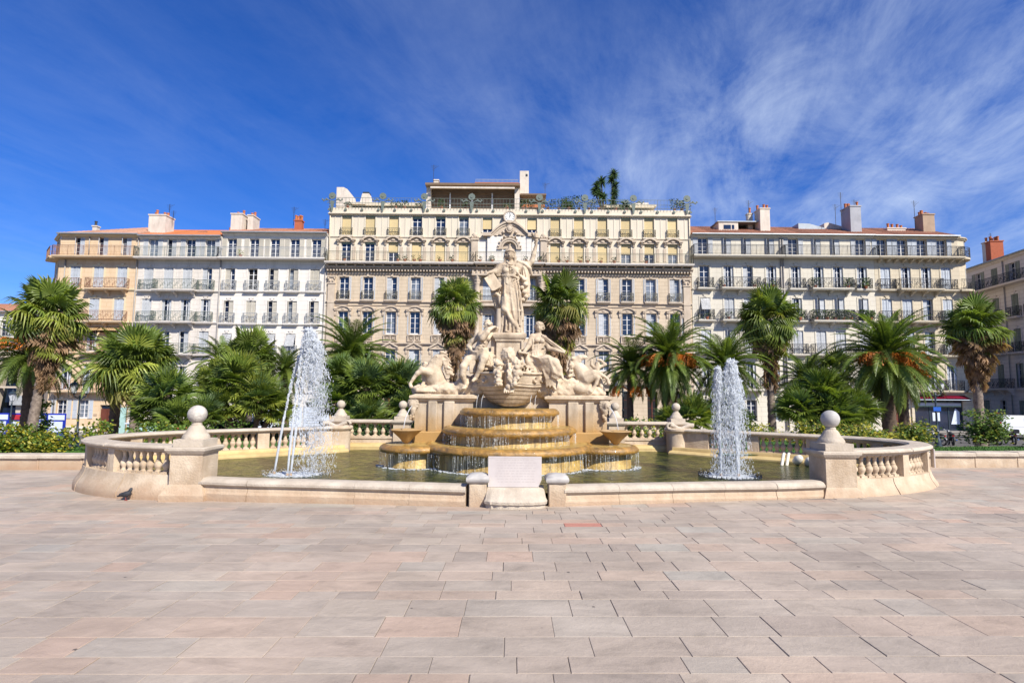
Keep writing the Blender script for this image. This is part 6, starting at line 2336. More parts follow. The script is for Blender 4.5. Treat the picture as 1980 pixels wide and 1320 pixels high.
# stepped plinth under the standing figure
PX = -.055
def sqblock(b, hx, hy, cy, z0, z1):
    b.cbox(PX - hx, PX + hx, cy - hy, cy + hy, z0, z1, .015)
b = MB(); sqblock(b, .36, .34, 15.1, 2.55, 3.40)
fadd('pedestal', b.mesh('pedestal', M_['statue_stone']))
b = MB()
prof = [(.36, 3.35), (.385, 3.38), (.39, 3.42), (.42, 3.45), (.445, 3.50), (.445, 3.55), (.40, 3.60)]
vs, fs = [], []
for o, z in prof:
    vs += [(PX - o, 15.1 - o, z), (PX + o, 15.1 - o, z), (PX + o, 15.1 + o, z), (PX - o, 15.1 + o, z)]
for i in range(len(prof) - 1):
    for k in range(4):
        j = (k + 1) % 4
        fs.append((i * 4 + k, i * 4 + j, i * 4 + 4 + j, i * 4 + 4 + k))
fs.append(tuple((len(prof) - 1) * 4 + q for q in range(4)))
b.add(vs, fs)
fadd('pedestal_cap', b.mesh('pedestal_cap', M_['statue_stone'], smooth=30))
b = MB(); sqblock(b, .62, .35, 15.5, 1.9, 2.62)
b.box(-1.1, 1.0, 15.05, 16.2, .1, 1.88)
fadd('core', b.mesh('core', M_['block_stone']))

# ship's bow: outline in plan swept down to the keel
b = MB()
nA, nZ = 33, 15
def bow(t_, v):
    """t_ 0..1 round the bow from left to right, v 0 keel .. 1 deck"""
    ang = math.pi * t_
    wv = .30 + .70 * min(1, v / .62) ** .55 if v < .62 else 1.0 + .06 * (v - .62)
    x = -math.cos(ang)
    x = math.copysign(abs(x) ** .85, x) * .88 * wv
    y = 14.95 - (math.sin(ang) ** 1.25) * (.42 + .44 * v ** .8)
    z = 1.66 + .80 * v + .10 * v * (abs(math.cos(ang)) ** 2) + .10 * v * math.sin(ang) ** 6
    return (x + PX + .01, y, z)
for j in range(nZ):
    v = j / (nZ - 1)
    for i in range(nA):
        b.v.append(bow(i / (nA - 1), v))
for j in range(nZ - 1):
    for i in range(nA - 1):
        b.f.append((j * nA + i, j * nA + i + 1, (j + 1) * nA + i + 1, (j + 1) * nA + i))
b.f.append(tuple((nZ - 1) * nA + i for i in range(nA)))
hull = fadd('ship_hull', b.mesh('ship_hull', M_['statue_stone'], smooth=50))
# planks: raised wales and caulked seams following the hull
b = MB()
for v, r in ((.60, .022), (.66, .012), (.98, .035)):
    b.tube([tuple(Vector(bow(i / 32, v)) + Vector((0, -.012, 0))) for i in range(1, 32)], r, 6)
b2 = MB()
for v in (.10, .22, .34, .46):
    b2.tube([tuple(Vector(bow(i / 32, v)) + Vector((0, -.001, 0))) for i in range(1, 32)], .008, 4)
fadd('wale', b.mesh('wale', M_['statue_stone'], smooth=60), hull)
fadd('plank_seams', b2.mesh('plank_seams', M_['twig']), hull, kind='stuff')
for t_ in (.14, .26, .74, .86):
    p = Vector(bow(t_, .80)); q = Vector(bow(t_ + .01, .80)) - Vector(bow(t_ - .01, .80))
    ax = Vector((q.y, -q.x, 0)).normalized()
    if ax.y > 0: ax = -ax
    A = Matrix.Translation(p) @ ax.to_track_quat('Z', 'Y').to_matrix().to_4x4()
    b = MB().lathe([(.03, -.02), (.045, .03), (.075, .045), (.09, .02), (.09, -.03)], 16)
    fadd('porthole', b.mesh('porthole', M_['statue_stone'], smooth=50), hull, A)
for xx in (-.78, -.66, .56, .68):
    b = MB().tube([(xx + PX, 14.22, 1.95), (xx + PX - .03, 14.10, 1.86), (xx + PX - .05, 14.04, 1.62)], [.007, .006, .005], 5)
    fadd('spout_water', b.mesh('spout_water', M_['water_white'], smooth=180))

# lion mask, garlands and scrollwork over the stem
C = Clay((-52, -98, -14), (54, -30, 90), 1.3)
lc = (-3, 70, -52)
C.ell(lc, (9.5, 10, 8), 2)
C.ell((lc[0], 64, -59), (5.2, 4.6, 4.5), 1.6)
C.ell((lc[0], 62, -63), (3.2, 1.8, 2.2), .6, cut=True)
C.ell((lc[0], 57.5, -58), (3.6, 2.2, 3.4), 1)
C.cone((lc[0], 74, -58), (lc[0], 67.5, -63), 1.4, 2.0, 1)
for s in (-1, 1):
    C.ell((lc[0] + s * 3.8, 72, -59.5), (1.7, 1.2, 1.6), .5, cut=True)
    C.ell((lc[0] + s * 3.8, 71.8, -58.3), (1.1, .9, 1.0), .3)
    C.cone((lc[0] + s * 1.8, 74.5, -59.5), (lc[0] + s * 6, 76, -57), 1.2, .9, .8)
    C.ell((lc[0] + s * 4.0, 64.5, -60), (2.6, 2.2, 2.4), 1)
    C.ell((lc[0] + s * 8, 79, -52), (2.4, 2.8, 1.6), 1)
rr = random.Random(4)
for k in range(26):
    t_ = k * 2 * math.pi / 26
    rr_ = 11 + rr.uniform(-1, 2)
    C.cone((lc[0] + 8 * math.cos(t_), 70 + 9 * math.sin(t_), -54), (lc[0] + rr_ * math.cos(t_ + .2) * 1.15, 69 + rr_ * math.sin(t_ + .2) * 1.3, -50 + rr.uniform(-2, 2)), 2.2, 1.3, 1.0)
# body behind the mask merges with the prow
C.cone((0, 62, -40), (0, 22, -52), 13, 11, 4)
C.cone((-2, 50, -50), (2, 6, -66), 9, 7, 3)
# garland: two hanging ropes of fruit and a paw at the foot
def garland(p, q, r, n, sd):
    g = random.Random(sd)
    for i in range(n):
        u = i / (n - 1)
        a = p[0] + (q[0] - p[0]) * u; b_ = p[1] + (q[1] - p[1]) * u; d = p[2] + (q[2] - p[2]) * u
        for m in range(4):
            rr2 = r * g.uniform(.42, .72)
            C.ell((a + g.uniform(-r, r) * .8, b_ + g.uniform(-1.5, 1.5), d + g.uniform(-r, r * .3)), (rr2, rr2 * g.uniform(.8, 1.2), rr2), .7)
garland((-22, 52, -57), (-20, 14, -62), 6.4, 11, 1)
garland((-27, 60, -50), (-22, 50, -56), 4.2, 4, 2)
garland((10, 60, -58), (14, 34, -68), 7.4, 10, 3)
garland((14, 34, -68), (2, 10, -74), 7.2, 9, 4)
garland((2, 52, -62), (-2, 24, -70), 5.0, 8, 5)
garland((26, 52, -50), (34, 40, -46), 4.0, 4, 6)
for k in range(5):
    C.cone((-8 + 3.4 * k, 8, -72), (-10 + 3.9 * k, 1, -77), 2.2, 1.5, .7)
for s in (-1, 1):
    C.chain([(s * 14, 52, -54), (s * 22, 58, -52), (s * 26, 52, -52), (s * 21, 48, -54), (s * 18, 53, -56)], [3.4, 3.0, 2.6, 2.2, 2.0], 1)
for k in range(24):
    C.ell((rr.uniform(-40, 42), rr.uniform(34, 50), rr.uniform(-46, -32)), (rr.uniform(3, 6), rr.uniform(2, 4), rr.uniform(3, 5)), 1.5)
C.rough(.3, .8, 2)
fadd('lion_and_garlands', C.mesh('lion_and_garlands', 'statue_stone'), None, T(0, -.10, 0))

# rocks and waves under the horses and between the figures
def rocks(lo, hi, blobs, seed, name='rockwork'):
    C = Clay(lo, hi, 1.7)
    for c, r in blobs:
        C.ell(c, r, 6)
    C.rough(1.3, .24, seed); C.rough(.5, .75, seed + 2)
    return fadd(name, C.mesh(name, 'statue_stone'))


rocks((-192, -30, -12), (-62, 80, 44), [((-150, 2, 20), (38, 17, 34)), ((-105, 4, 15), (36, 16, 30)), ((-172, 4, 12), (16, 12, 22)), ((-84, 12, 4), (18, 22, 24)), ((-128, 8, -2), (22, 12, 16))], 1)
rocks((62, -30, -12), (196, 80, 56), [((150, 4, 20), (36, 17, 34)), ((105, 4, 15), (36, 17, 30)), ((172, 2, 12), (16, 14, 22)), ((84, 14, 4), (20, 26, 24)), ((112, 16, 10), (24, 20, 20)), ((128, 14, 4), (18, 16, 16))], 5)
rocks((-80, -30, -10), (80, 60, 62), [((-52, 18, 10), (26, 24, 28)), ((54, 18, 10), (26, 26, 28)), ((0, 30, 30), (50, 34, 26)), ((-66, 6, 4), (16, 16, 20)), ((68, 8, 4), (16, 18, 20))], 9)

# ================================================================== standing woman with torch and tablet
C = Clay((-62, -28, 104), (66, 34, 322), 1.15)
X = lambda u: u - 985
# skirt and overskirt
C.robe([(112, X(989), 0, 21, 16), (118, X(989), 0, 20.5, 16), (160, X(989), 0, 19, 14.5), (195, X(987), 1, 19, 14), (215, X(985.5), 1, 17.5, 12.5), (226, X(984.5), 1, 14.5, 10.5)], 11, 1.7, .25, 1.5)
C.robe([(140, X(995), -1, 17, 15), (160, X(992), -1, 19, 16), (195, X(988), -1, 19.5, 15.5), (218, X(985.5), 0, 16.5, 12.5), (226, X(985), 0, 14.5, 11)], 5, 1.2, -.5, 2, 1.0)
# diagonal hem sweeping from the left knee to the right foot
C.chain([(X(972), 163, -16), (X(979), 157, -18), (X(984), 146, -18), (X(992), 134, -17), (X(1003), 122, -14), (X(1010), 116, -9)], [2.2, 2.8, 3.2, 3.4, 3.2, 2.4], 1.6)
for i in (0, 2, 4, 5):      # long folds falling from the girdle towards her left foot
    C.chain([(X(974 + 5 * i), 222, -11), (X(974 + 6.2 * i), 192, -15.5), (X(980 + 5.6 * i), 158, -17), (X(989 + 3.6 * i), 130, -16)], [.7, 1.2, 1.9, 1.6], 2.2)
for i in range(6):      # folds between the feet
    C.chain([(X(972 + 6.2 * i), 150, -13), (X(971 + 7.0 * i), 130, -16), (X(969 + 7.8 * i), 115, -17 + abs(i - 2.5))], [1.2, 1.9, 2.3], 1.5)
C.cone((X(977), 180, -8), (X(975), 160, -12), 8.5, 7.5, 6)          # bent knee pushing the cloth
C.ell((X(979), 117, -17), (4, 2.6, 6), 1.5); C.ell((X(1001), 117, -14), (4, 2.6, 6), 1.5)
# torso
C.cone((X(985), 222, 0), (X(986), 236, 0), 14, 15.5, 4, .75)
C.cone((X(974), 243, -1), (X(999), 246, -1), 11, 11, 5, .8)
C.cone((X(969), 246, 0), (X(1006), 249, 0), 7.5, 7.5, 5)
C.ell((X(977), 237, -10), (7, 6.5, 6), 3); C.ell((X(995), 238, -10), (7, 6.5, 6), 3)
C.cone((X(986), 248, 0), (X(986), 262, -1), 5.6, 5.0, 3)            # neck
# neckline, sash across the chest and girdle
C.swag((X(968), 250, -8), (X(1003), 252, -8), 16, 4, 1.0, 1.0, -7)
C.chain([(X(978), 256, -7), (X(989), 243, -13), (X(999), 233, -13), (X(1005), 226, -9)], [1.6, 2.2, 2.4, 2.2], 1.2)
C.chain([(X(970), 228, -8), (X(980), 226, -13), (X(991), 226, -13.5), (X(1002), 222, -9)], [2.2, 2.6, 2.6, 2.2], 1.4)
for i in range(5):
    C.chain([(X(969), 240 - 2 * i, -5 - i), (X(980), 236 - 2.4 * i, -15), (X(994), 236 - 2.0 * i, -15), (X(1003), 240 - 2 * i, -8)], .8, 1.0)
for i in range(6):
    C.chain([(X(970), 231 - 1.2 * i, -7), (X(978), 224 - 2.5 * i, -13.5), (X(990), 220 - 3 * i, -14.5), (X(1003), 218 - 3 * i, -10)], .9, 1.2)
# her right arm to the tablet, sleeve
C.chain([(X(968), 246, -2), (X(955), 235, -7), (X(944), 232, -14)], [7.0, 5.2, 3.2], 3)
C.robe([(226, X(961), -2, 6, 6), (240, X(963), -2, 8, 8), (250, X(966), -1, 8, 8)], 7, 1.2, .2, 3)
C.hand((X(944), 232, -15), (-.55, -.5, -.35), 2.3, .8, 1, (.5, .8, .1))
# her left arm raised with the torch
C.chain([(X(1004), 249, 0), (X(1020), 250, -1), (X(1027.5), 258, -2)], [7.4, 6.0, 5.2], 3)
C.chain([(X(1027), 257, -2), (X(1031), 272, -3), (X(1035.5), 290, -4)], [5.0, 4.6, 3.0], 2)
C.hand((X(1035.5), 290, -4), (0, 1, -.1), 2.8, 1.3, 1, (1, 0, 0))
# cloak: over the raised arm, down her left side
C.robe([(176, X(1009), 2, 5, 6), (190, X(1014), 2, 9, 9), (212, X(1014), 2, 9.5, 10), (235, X(1013), 2, 10, 10), (252, X(1013), 2, 12, 9), (258, X(1014), 1, 9, 6)], 8, 2.4, .7, 2)
for i in range(6):
    C.chain([(X(1002 + i * 2.4), 257, -6 + i), (X(1012 + i * 1.6), 244 - i, -8 + i), (X(1018 + i), 222 - i * 2, -7 + i), (X(1015 + i * 1.3), 196, -6 + i)], [1.2, 1.7, 1.8, 1.2], 1.5)
C.chain([(X(1000), 256, -7), (X(1012), 252, -8), (X(1024), 243, -6), (X(1027), 231, -3)], [2.4, 2.8, 3.0, 2.0], 1.6)
for (a, b_, r) in ((1012, 220, 5), (1015, 210, 5.5), (1008, 204, 4.5), (1013, 195, 5.5), (1016, 186, 5), (1010, 180, 4.6), (1006, 226, 4)):
    C.ell((X(a), b_, -9), (r, r * .9, r), 1.4)
# bunched drapery behind her right knee
C.robe([(166, X(963), 6, 6, 6), (180, X(960), 5, 8, 8), (196, X(956), 4, 9, 9), (204, X(960), 3, 9, 8), (212, X(966), 2, 7, 7)], 6, 2.2, .4, 2)
C.chain([(X(949), 198, -3), (X(955), 203, -6), (X(964), 203, -7)], [3, 3.6, 3], 1.2)
C.chain([(X(951), 190, -3), (X(957), 193, -6), (X(964), 188, -6), (X(966), 172, -4)], [3, 3.2, 3.4, 3], 1.2)
# head with wreath and helmet crest
hp = (X(984.5), 270, -2)
P = C.head(hp, 10.2, (-.12, -.05, -1), 'long')
for s in (-1, 1):
    C.chain([P(s * .85, .2, .1), P(s * .98, -.5, .05), P(s * .95, -1.3, .1), P(s * 1.05, -1.9, .15)], [2.6, 2.8, 2.6, 1.6], 1)
C.chain([P(-.9, .48, .35), P(-.5, .66, .72), P(0, .72, .86), P(.5, .66, .72), P(.9, .48, .35)], 1.7, .8)
for k in range(7):
    C.ell(P(-.75 + .25 * k, .88, .62 - abs(k - 3) * .14), (1.5, 2.4, 1.4), .5)
C.ell(P(0, 1.25, .2), (4.2, 4.0, 4.2), 1.2)
C.ell(P(-.08, 1.72, .3), (2.6, 2.8, 2.6), .8)
C.ell(P(.1, 2.02, .4), (1.3, 1.8, 1.3), .5)
# ground under her feet
C.slab((X(989), 111.5, 0), (24, 2.2, 21), rnd=1.5, k=2)
C.rough(.08, .9, 3)
sw = figure('standing_woman_statue', 'tall statue of a draped woman raising a torch and holding a tablet', 'stone figures on the fountain', C.mesh('figure', 'statue_stone'))
C = Clay((-56, -30, 195), (-10, 6, 244), 1.0)
ct, st = math.cos(-.57), math.sin(-.57)
C.slab((X(951.8), 219.5 - 7, -15), (11.2, 15.6, 1.3), rot=.56, yaw=.18, rnd=.5)
add('tablet', C.mesh('tablet', 'statue_stone'), sw, FM)
C = Clay((30, -22, 272), (66, 16, 330), 1.0)
tx = X(1035)
C.chain([(tx, 282, -5), (tx + .5, 296, -5), (tx + .6, 303, -5)], [2.0, 2.8, 4.4], 1)
C.ell((tx + .6, 304, -5), (6.2, 1.8, 6.2), .6); C.ell((tx + .5, 298.5, -5), (4.4, 1.3, 4.4), .5)
rr = random.Random(9)
for k in range(13):
    t_ = k * .9
    C.cone((tx + 3.6 * math.cos(t_), 306, -5 + 3.6 * math.sin(t_)), (tx + 6.5 * math.cos(t_ + .5) - 3, 311 + rr.uniform(0, 7), -5 + 5 * math.sin(t_ + .5)), 2.4, .9, 1)
add('torch', C.mesh('torch', 'statue_stone'), sw, FM)

# ================================================================== seated man leaning on a post
C = Clay((-104, -44, 4), (-18, 16, 148), 1.15)
P = C.head((X(942.5), 129.5, -9), 9.0, (-.95, -.12, -.55), 'short', beard=True)
C.cone((X(943), 121, -8), (X(939), 112, -7), 4.6, 5.4, 3)                 # neck
C.cone((X(930), 111, -8), (X(948), 112, -7), 7.2, 7.0, 5)                 # shoulders
C.cone((X(937), 106, -9), (X(929), 84, -10), 11.8, 9.5, 6, .85)           # ribcage to waist
C.cone((X(929), 84, -10), (X(925), 70, -8), 9.6, 11.5, 5, .9)
C.ell((X(933), 104, -17), (6, 4.6, 4), 2); C.ell((X(944), 104, -16), (6, 4.6, 4), 2)
for j in range(3):
    for s in (-1, 1):
        C.ell((X(933.5 - 1.6 * j + s * 3.2), 95 - 5.5 * j, -18.5), (2.7, 2.2, 2.4), .8)
C.cone((X(936), 98, -20.5), (X(930), 80, -19.5), .5, None, .8, cut=True)
# right arm across the chest onto the post
C.chain([(X(928), 110, -11), (X(933), 103, -22), (X(943), 114, -24)], [6.6, 5.6, 4.6], 2.5)
C.chain([(X(934), 106, -23), (X(945), 120, -22), (X(953), 125, -18)], [5.0, 4.2, 3.0], 2)
C.hand((X(953), 125.5, -18), (.9, .05, .1), 2.5, .9, -1, (0, .2, -1))
C.chain([(X(948), 112, -4), (X(957), 116, -6), (X(961), 124, -10)], [6.4, 4.8, 3.2], 2.5)
C.hand((X(961), 124, -11), (-.7, .1, -.6), 2.4, .9, 1, (0, 1, 0))
# other arm back to the hip
C.chain([(X(927), 109, -4), (X(914), 100, 0), (X(906), 90, 2)], [6.0, 5.0, 4.4], 2.5)
C.chain([(X(906), 90, 2), (X(914), 80, -2), (X(920), 74, -8)], [4.4, 4.0, 3.0], 2)
# the post, tapering downwards, with a swag of cloth
C.slab((X(954), 96, -6), (5.0, 25, 5.0), rnd=1.2, k=.8)
C.slab((X(954), 120, -7), (6.4, 2.4, 6.2), rnd=1, k=.8)
C.slab((X(958), 70, -8), (12, 2.6, 7), rnd=1.2, k=.8)
# legs
C.chain([(X(928), 68, -12), (X(937), 66, -28), (X(936), 62, -36)], [10, 8.6, 7.4], 4)
C.chain([(X(936), 62, -36), (X(931), 46, -36), (X(924), 32, -34), (X(921), 26, -34)], [7.0, 6.2, 3.8, 3.2], 2.5)
C.ell((X(936), 63, -42), (4.4, 4.6, 3), 2)
C.cone((X(921), 26, -33), (X(917), 22.5, -44), 3.6, 2.6, 2, 1)
C.ell((X(923), 26, -31), (3, 3.4, 3.4), 1.5)
for k in range(5):
    C.cone((X(914.6 + 1.5 * k), 22, -44), (X(914.2 + 1.6 * k), 21, -47.5 + .4 * k), 1.1, .9, .4)
C.chain([(X(922), 68, -6), (X(906), 62, -16), (X(898), 50, -22)], [9.5, 8.0, 6.8], 4)
C.chain([(X(898), 49, -22), (X(897), 34, -20), (X(902), 18, -16), (X(903), 12, -16)], [6.6, 5.8, 3.8, 3.2], 2.5)
C.cone((X(903), 12, -15), (X(900), 9, -26), 3.6, 2.6, 2)
for k in range(5):
    C.cone((X(897 + 1.5 * k), 9, -26), (X(896.5 + 1.6 * k), 8, -29.4 + .4 * k), 1.1, .9, .4)
# loincloth and stool
for i in range(6):
    C.chain([(X(913 + i), 80 - 2.2 * i, -14), (X(924), 76 - 2.6 * i, -22), (X(936), 82 - 2.6 * i, -26), (X(944), 86 - 3.0 * i, -16)], [1.6, 2.0, 2.2, 1.6], 1.6)
C.robe([(44, X(948), -14, 6, 7), (60, X(947), -13, 8, 8), (78, X(944), -12, 6, 7)], 6, 1.6, .3, 2)
C.slab((X(915), 52, -14), (6.5, 15, 8), rot=.08, rnd=1.2, k=1.2)
C.slab((X(914), 66, -13), (9, 4.2, 9.5), rot=.05, rnd=1.8, k=1.2)
C.ell((X(925), 52, 0), (16, 18, 14), 5)
rr = random.Random(14)
for k in range(16):
    C.ell((X(938 + rr.uniform(-5, 18)), 48 + rr.uniform(-4, 8), -22 + rr.uniform(-4, 8)), (rr.uniform(2.5, 4.5), rr.uniform(1.8, 3), 3), 1)
C.rough(.10, .9, 6)
figure('seated_man_statue', 'stone statue of a bearded bare-chested man seated left, leaning his arms on a post', 'stone figures on the fountain', C.mesh('figure', 'statue_stone'))

# ================================================================== seated woman holding a long plank-like tablet
C = Clay((18, -46, -2), (112, 16, 146), 1.15)
P = C.head((X(1042), 127, -10), 8.8, (-.15, -.05, -1), 'long')
C.chain([P(-.9, .4, .2), P(-.4, .62, .75), P(.4, .62, .75), P(.9, .4, .2)], 1.3, .8)
C.ell(P(.95, -.2, -.1), (3, 4, 3), 1)
C.cone((X(1042), 119, -9), (X(1041), 111, -8), 4.0, 4.8, 3)
C.cone((X(1031), 108, -8), (X(1051), 106, -7), 6.6, 6.4, 5)
C.cone((X(1039), 103, -8), (X(1035), 84, -9), 10.8, 8.8, 5, .8)
C.cone((X(1035), 84, -9), (X(1037), 66, -9), 9.0, 12.5, 5, .9)
C.ell((X(1037), 101, -17), (5.2, 4.8, 4.6), 2); C.ell((X(1047), 100, -16), (5.2, 4.8, 4.6), 2)
C.chain([(X(1029), 108, -9), (X(1023), 93, -14), (X(1014), 80, -22)], [6.4, 5.2, 3.4], 2.5)
C.hand((X(1014), 80, -22), (-.5, -.6, -.5), 2.3, .5, 1, (.8, -.4, 0))
C.chain([(X(1052), 105, -7), (X(1060), 87, -9), (X(1072), 84, -12), (X(1084), 80, -14)], [6.2, 5.2, 4.2, 3.0], 2.5)
C.hand((X(1084), 80, -14), (.8, -.2, -.4), 2.3, .8, 1, (0, 1, 0))
# dress folds
C.swag((X(1026), 92, -12), (X(1052), 98, -12), 18, 5, 1.1, 1.1, -7)
C.swag((X(1023), 80, -12), (X(1053), 84, -12), 14, 4, 1.3, 1.2, -8)
C.robe([(60, X(1036), -10, 15, 13), (72, X(1035), -10, 13, 12), (84, X(1036), -9, 9.6, 9)], 9, 1.5, .2, 2)
C.chain([(X(1028), 112, -12), (X(1030), 98, -18), (X(1028), 84, -18)], [1.6, 1.8, 1.2], 1.2)
# legs under drapery, crossed towards the right
C.chain([(X(1036), 62, -10), (X(1056), 62, -26), (X(1070), 58, -32)], [11, 10.5, 8.6], 4)
C.chain([(X(1070), 58, -32), (X(1077), 46, -32), (X(1082), 34, -30)], [8.6, 6.8, 4.4], 3)
C.chain([(X(1036), 56, -8), (X(1050), 52, -20), (X(1060), 44, -26)], [11, 9, 8.0], 4)
C.chain([(X(1060), 44, -26), (X(1066), 28, -24), (X(1069), 14, -22)], [8.0, 6.6, 4.2], 3)
C.cone((X(1083), 33, -31), (X(1085), 27, -38), 3.2, 2.2, 1.5); C.cone((X(1069), 13, -23), (X(1071), 8, -32), 3.2, 2.2, 1.5)
for i in range(9):
    C.chain([(X(1024 + i * 2.0), 72 - i * 2.0, -17), (X(1040 + i * 2), 66 - i * 2.6, -30), (X(1058 + i * 1.4), 66 - i * 3.4, -38), (X(1072 + i * .8), 58 - i * 3.2, -36)], [1.0, 1.5, 1.5, 1.0], 1.6)
for i in range(7):
    C.chain([(X(1062 + i * 2.6), 52, -36), (X(1066 + i * 2.6), 40 - i, -36), (X(1064 + i * 3.2), 27 + abs(i - 3) * 1.5, -33)], [1.4, 2.2, 1.8], 1.5)
for i in range(6):
    C.chain([(X(1048 + i * 2.5), 44, -28), (X(1054 + i * 2.4), 28, -28), (X(1055 + i * 3.2), 13 + (i % 2) * 3, -26)], [1.6, 2.2, 2.0], 1.5)
C.robe([(20, X(1046), -8, 14, 12), (40, X(1044), -8, 18, 15), (58, X(1040), -9, 15, 13)], 9, 2.0, .4, 3)
C.chain([(X(1016), 74, -12), (X(1022), 58, -14), (X(1030), 44, -14)], [5.5, 7, 8], 3)
C.slab((X(1056), 36, -4), (12, 5, 12), rnd=1.5, k=1)
C.rough(.10, .9, 8)
sm_ = figure('seated_woman_statue', 'statue of a draped woman seated at the right, holding a long tablet', 'stone figures on the fountain', C.mesh('figure', 'statue_stone'))
C = Clay((54, -26, 70), (116, 10, 122), 1.1)
C.slab((X(1069), 94.5, -8), (27.5, 3.4, 7.5), rot=-.62, rnd=.7, k=.5)
C.slab((X(1067.5), 96.6, -8), (26.5, 1.0, 8.8), rot=-.62, rnd=.4, k=.5)
add('long_tablet', C.mesh('long_tablet', 'statue_stone'), sm_, FM)
C = Clay((14, -34, 54), (44, -6, 120), 1.1)
C.slab((X(1009), 92, -18), (2.4, 10, 2.6), rnd=1, k=.5)
C.slab((X(1011), 76, -24), (10, 1.8, 5), rot=-.15, rnd=1, k=1)
C.cone((X(1004), 80, -20), (X(1010), 62, -22), 3.2, 2.2, 1)
add('caliper', C.mesh('caliper', 'statue_stone'), sm_, FM)

# ================================================================== rearing sea horses
C = Clay((-206, -34, 0), (-82, 46, 96), 1.3)
# left horse: breast to the left, head high
C.chain([(X(850), 14, 8), (X(842), 28, 4), (X(838), 42, 0)], [17, 17.5, 15.5], 6, .8)
C.chain([(X(838), 42, 0), (X(846), 56, -2), (X(852), 64, -3)], [14.5, 10.5, 8.4], 4, .75)
C.chain([(X(852), 68, -3), (X(845), 66, -4), (X(837), 59.5, -5), (X(833), 56.5, -5)], [8.0, 6.6, 4.6, 3.6], 2, .8)
C.ell((X(845), 61, -4), (5.4, 4.8, 5), 1.6)
for s in (-1, 1):
    C.cone((X(853), 74, -4 + s * 3.4), (X(851), 80, -4 + s * 4), 1.8, .8, .8)
    C.ell((X(846), 69, -4 + s * 5.8), (1.6, 1.3, 1.4), .6)
    C.ell((X(833.5), 58, -5 + s * 3.2), (1.2, 1.0, 1.2), .4, cut=True)
C.cone((X(832), 55, -10), (X(837), 56.5, -10), .7, None, .3, cut=True)
rr = random.Random(31)
for k in range(26):      # wind-blown mane
    u = k / 25
    p = (X(854 + 12 * u), 77 - 40 * u, rr.uniform(-8, 4))
    C.chain([p, (p[0] + rr.uniform(3, 7), p[1] + rr.uniform(-2, 3), p[2] + rr.uniform(-2, 2)), (p[0] + rr.uniform(8, 14), p[1] - rr.uniform(2, 7), p[2])], [3.2, 2.6, 1.4], 1.2)
C.chain([(X(834), 38, -6), (X(819), 42, -12), (X(811), 36, -14)], [8.5, 6.0, 4.6], 4)
C.chain([(X(811), 37, -14), (X(803), 26, -14), (X(797), 16, -14)], [4.4, 3.2, 2.8], 1.8)
C.cone((X(797), 16, -14), (X(799), 11, -15), 3.0, 3.8, 1.2)
C.chain([(X(836), 36, 6), (X(824), 40, 10), (X(820), 34, 6), (X(821), 20, 2)], [8, 5.6, 4.4, 3.2], 3)
C.cone((X(821), 20, 2), (X(818), 13, 0), 3.2, 3.8, 1.2)
C.chain([(X(850), 10, 4), (X(870), 6, 2), (X(888), 12, 4), (X(897), 26, 6), (X(890), 34, 8)], [15, 11, 7, 5, 3.5], 4)     # fish tail
C.chain([(X(832), 4, -6), (X(822), 3, -12), (X(812), 4, -14)], [8, 6.5, 5], 3)
for k in range(9):
    C.cone((X(836 + 4 * k), 8, -10), (X(832 + 4.4 * k), 1, -14), 3.0, 2.2, 1.6)
# child rider peeping out behind the breast
C.head((X(821), 53, 12), 5.6, (-.5, 0, -1), 'short')
C.cone((X(823), 46, 13), (X(827), 34, 12), 5.6, 6.2, 3)
C.chain([(X(820), 45, 10), (X(826), 40, 4), (X(834), 44, 0)], [3.2, 2.8, 2.2], 1.5)
C.rough(.14, .8, 4)
figure('sea_horse_statue', 'stone sea horse rearing at the left of the fountain with a child behind its breast', 'stone horses on the fountain', C.mesh('figure', 'statue_stone'), 'figure')

C = Clay((100, -34, 0), (206, 46, 96), 1.3)
# right horse: twisted away, head thrown back to the right, forelegs to the right
C.chain([(X(1138), 18, 4), (X(1131), 32, 2), (X(1124), 44, 0)], [14, 16.5, 13.5], 6, .85)
C.chain([(X(1124), 44, 0), (X(1113), 56, -1), (X(1112), 62, -2)], [12.5, 9.6, 8.4], 4, .8)
C.chain([(X(1112), 64, -2), (X(1121), 69, -4), (X(1129), 70.5, -6), (X(1133), 70.5, -6)], [7.6, 6.0, 4.2, 3.2], 2, .85)
C.ell((X(1119), 63.5, -4), (5.2, 4.4, 5), 1.6)
C.cone((X(1127), 66, -9), (X(1134), 66.5, -9), .8, None, .3, cut=True)
for s in (-1, 1):
    C.cone((X(1110), 70, -3 + s * 3.4), (X(1104), 71, -3 + s * 5), 1.8, .8, .8)
    C.ell((X(1120), 70.5, -4 + s * 5), (1.5, 1.3, 1.4), .5)
for k in range(26):
    u = k / 25
    p = (X(1108 - 4 * u), 68 - 34 * u, rr.uniform(-10, 4))
    C.chain([p, (p[0] - rr.uniform(1, 5), p[1] + rr.uniform(-3, 2), p[2] - 2), (p[0] - rr.uniform(4, 9), p[1] - rr.uniform(2, 8), p[2])], [3.0, 2.6, 1.3], 1.2)
C.chain([(X(1130), 34, -8), (X(1146), 40, -13), (X(1156), 39, -14)], [9, 6, 4.6], 4)
C.chain([(X(1156), 39, -14), (X(1167), 33, -13), (X(1173), 28, -12)], [4.4, 3.2, 2.8], 1.8)
C.cone((X(1173), 28, -12), (X(1175), 20, -12), 3.0, 3.8, 1.2)
C.chain([(X(1134), 26, -10), (X(1148), 34, -14), (X(1154), 32, -14), (X(1151), 20, -14), (X(1145), 10, -13)], [9, 6, 4.6, 3.4, 3.0], 2.5)
C.cone((X(1145), 10, -13), (X(1141), 5, -14), 3.2, 3.8, 1.2)
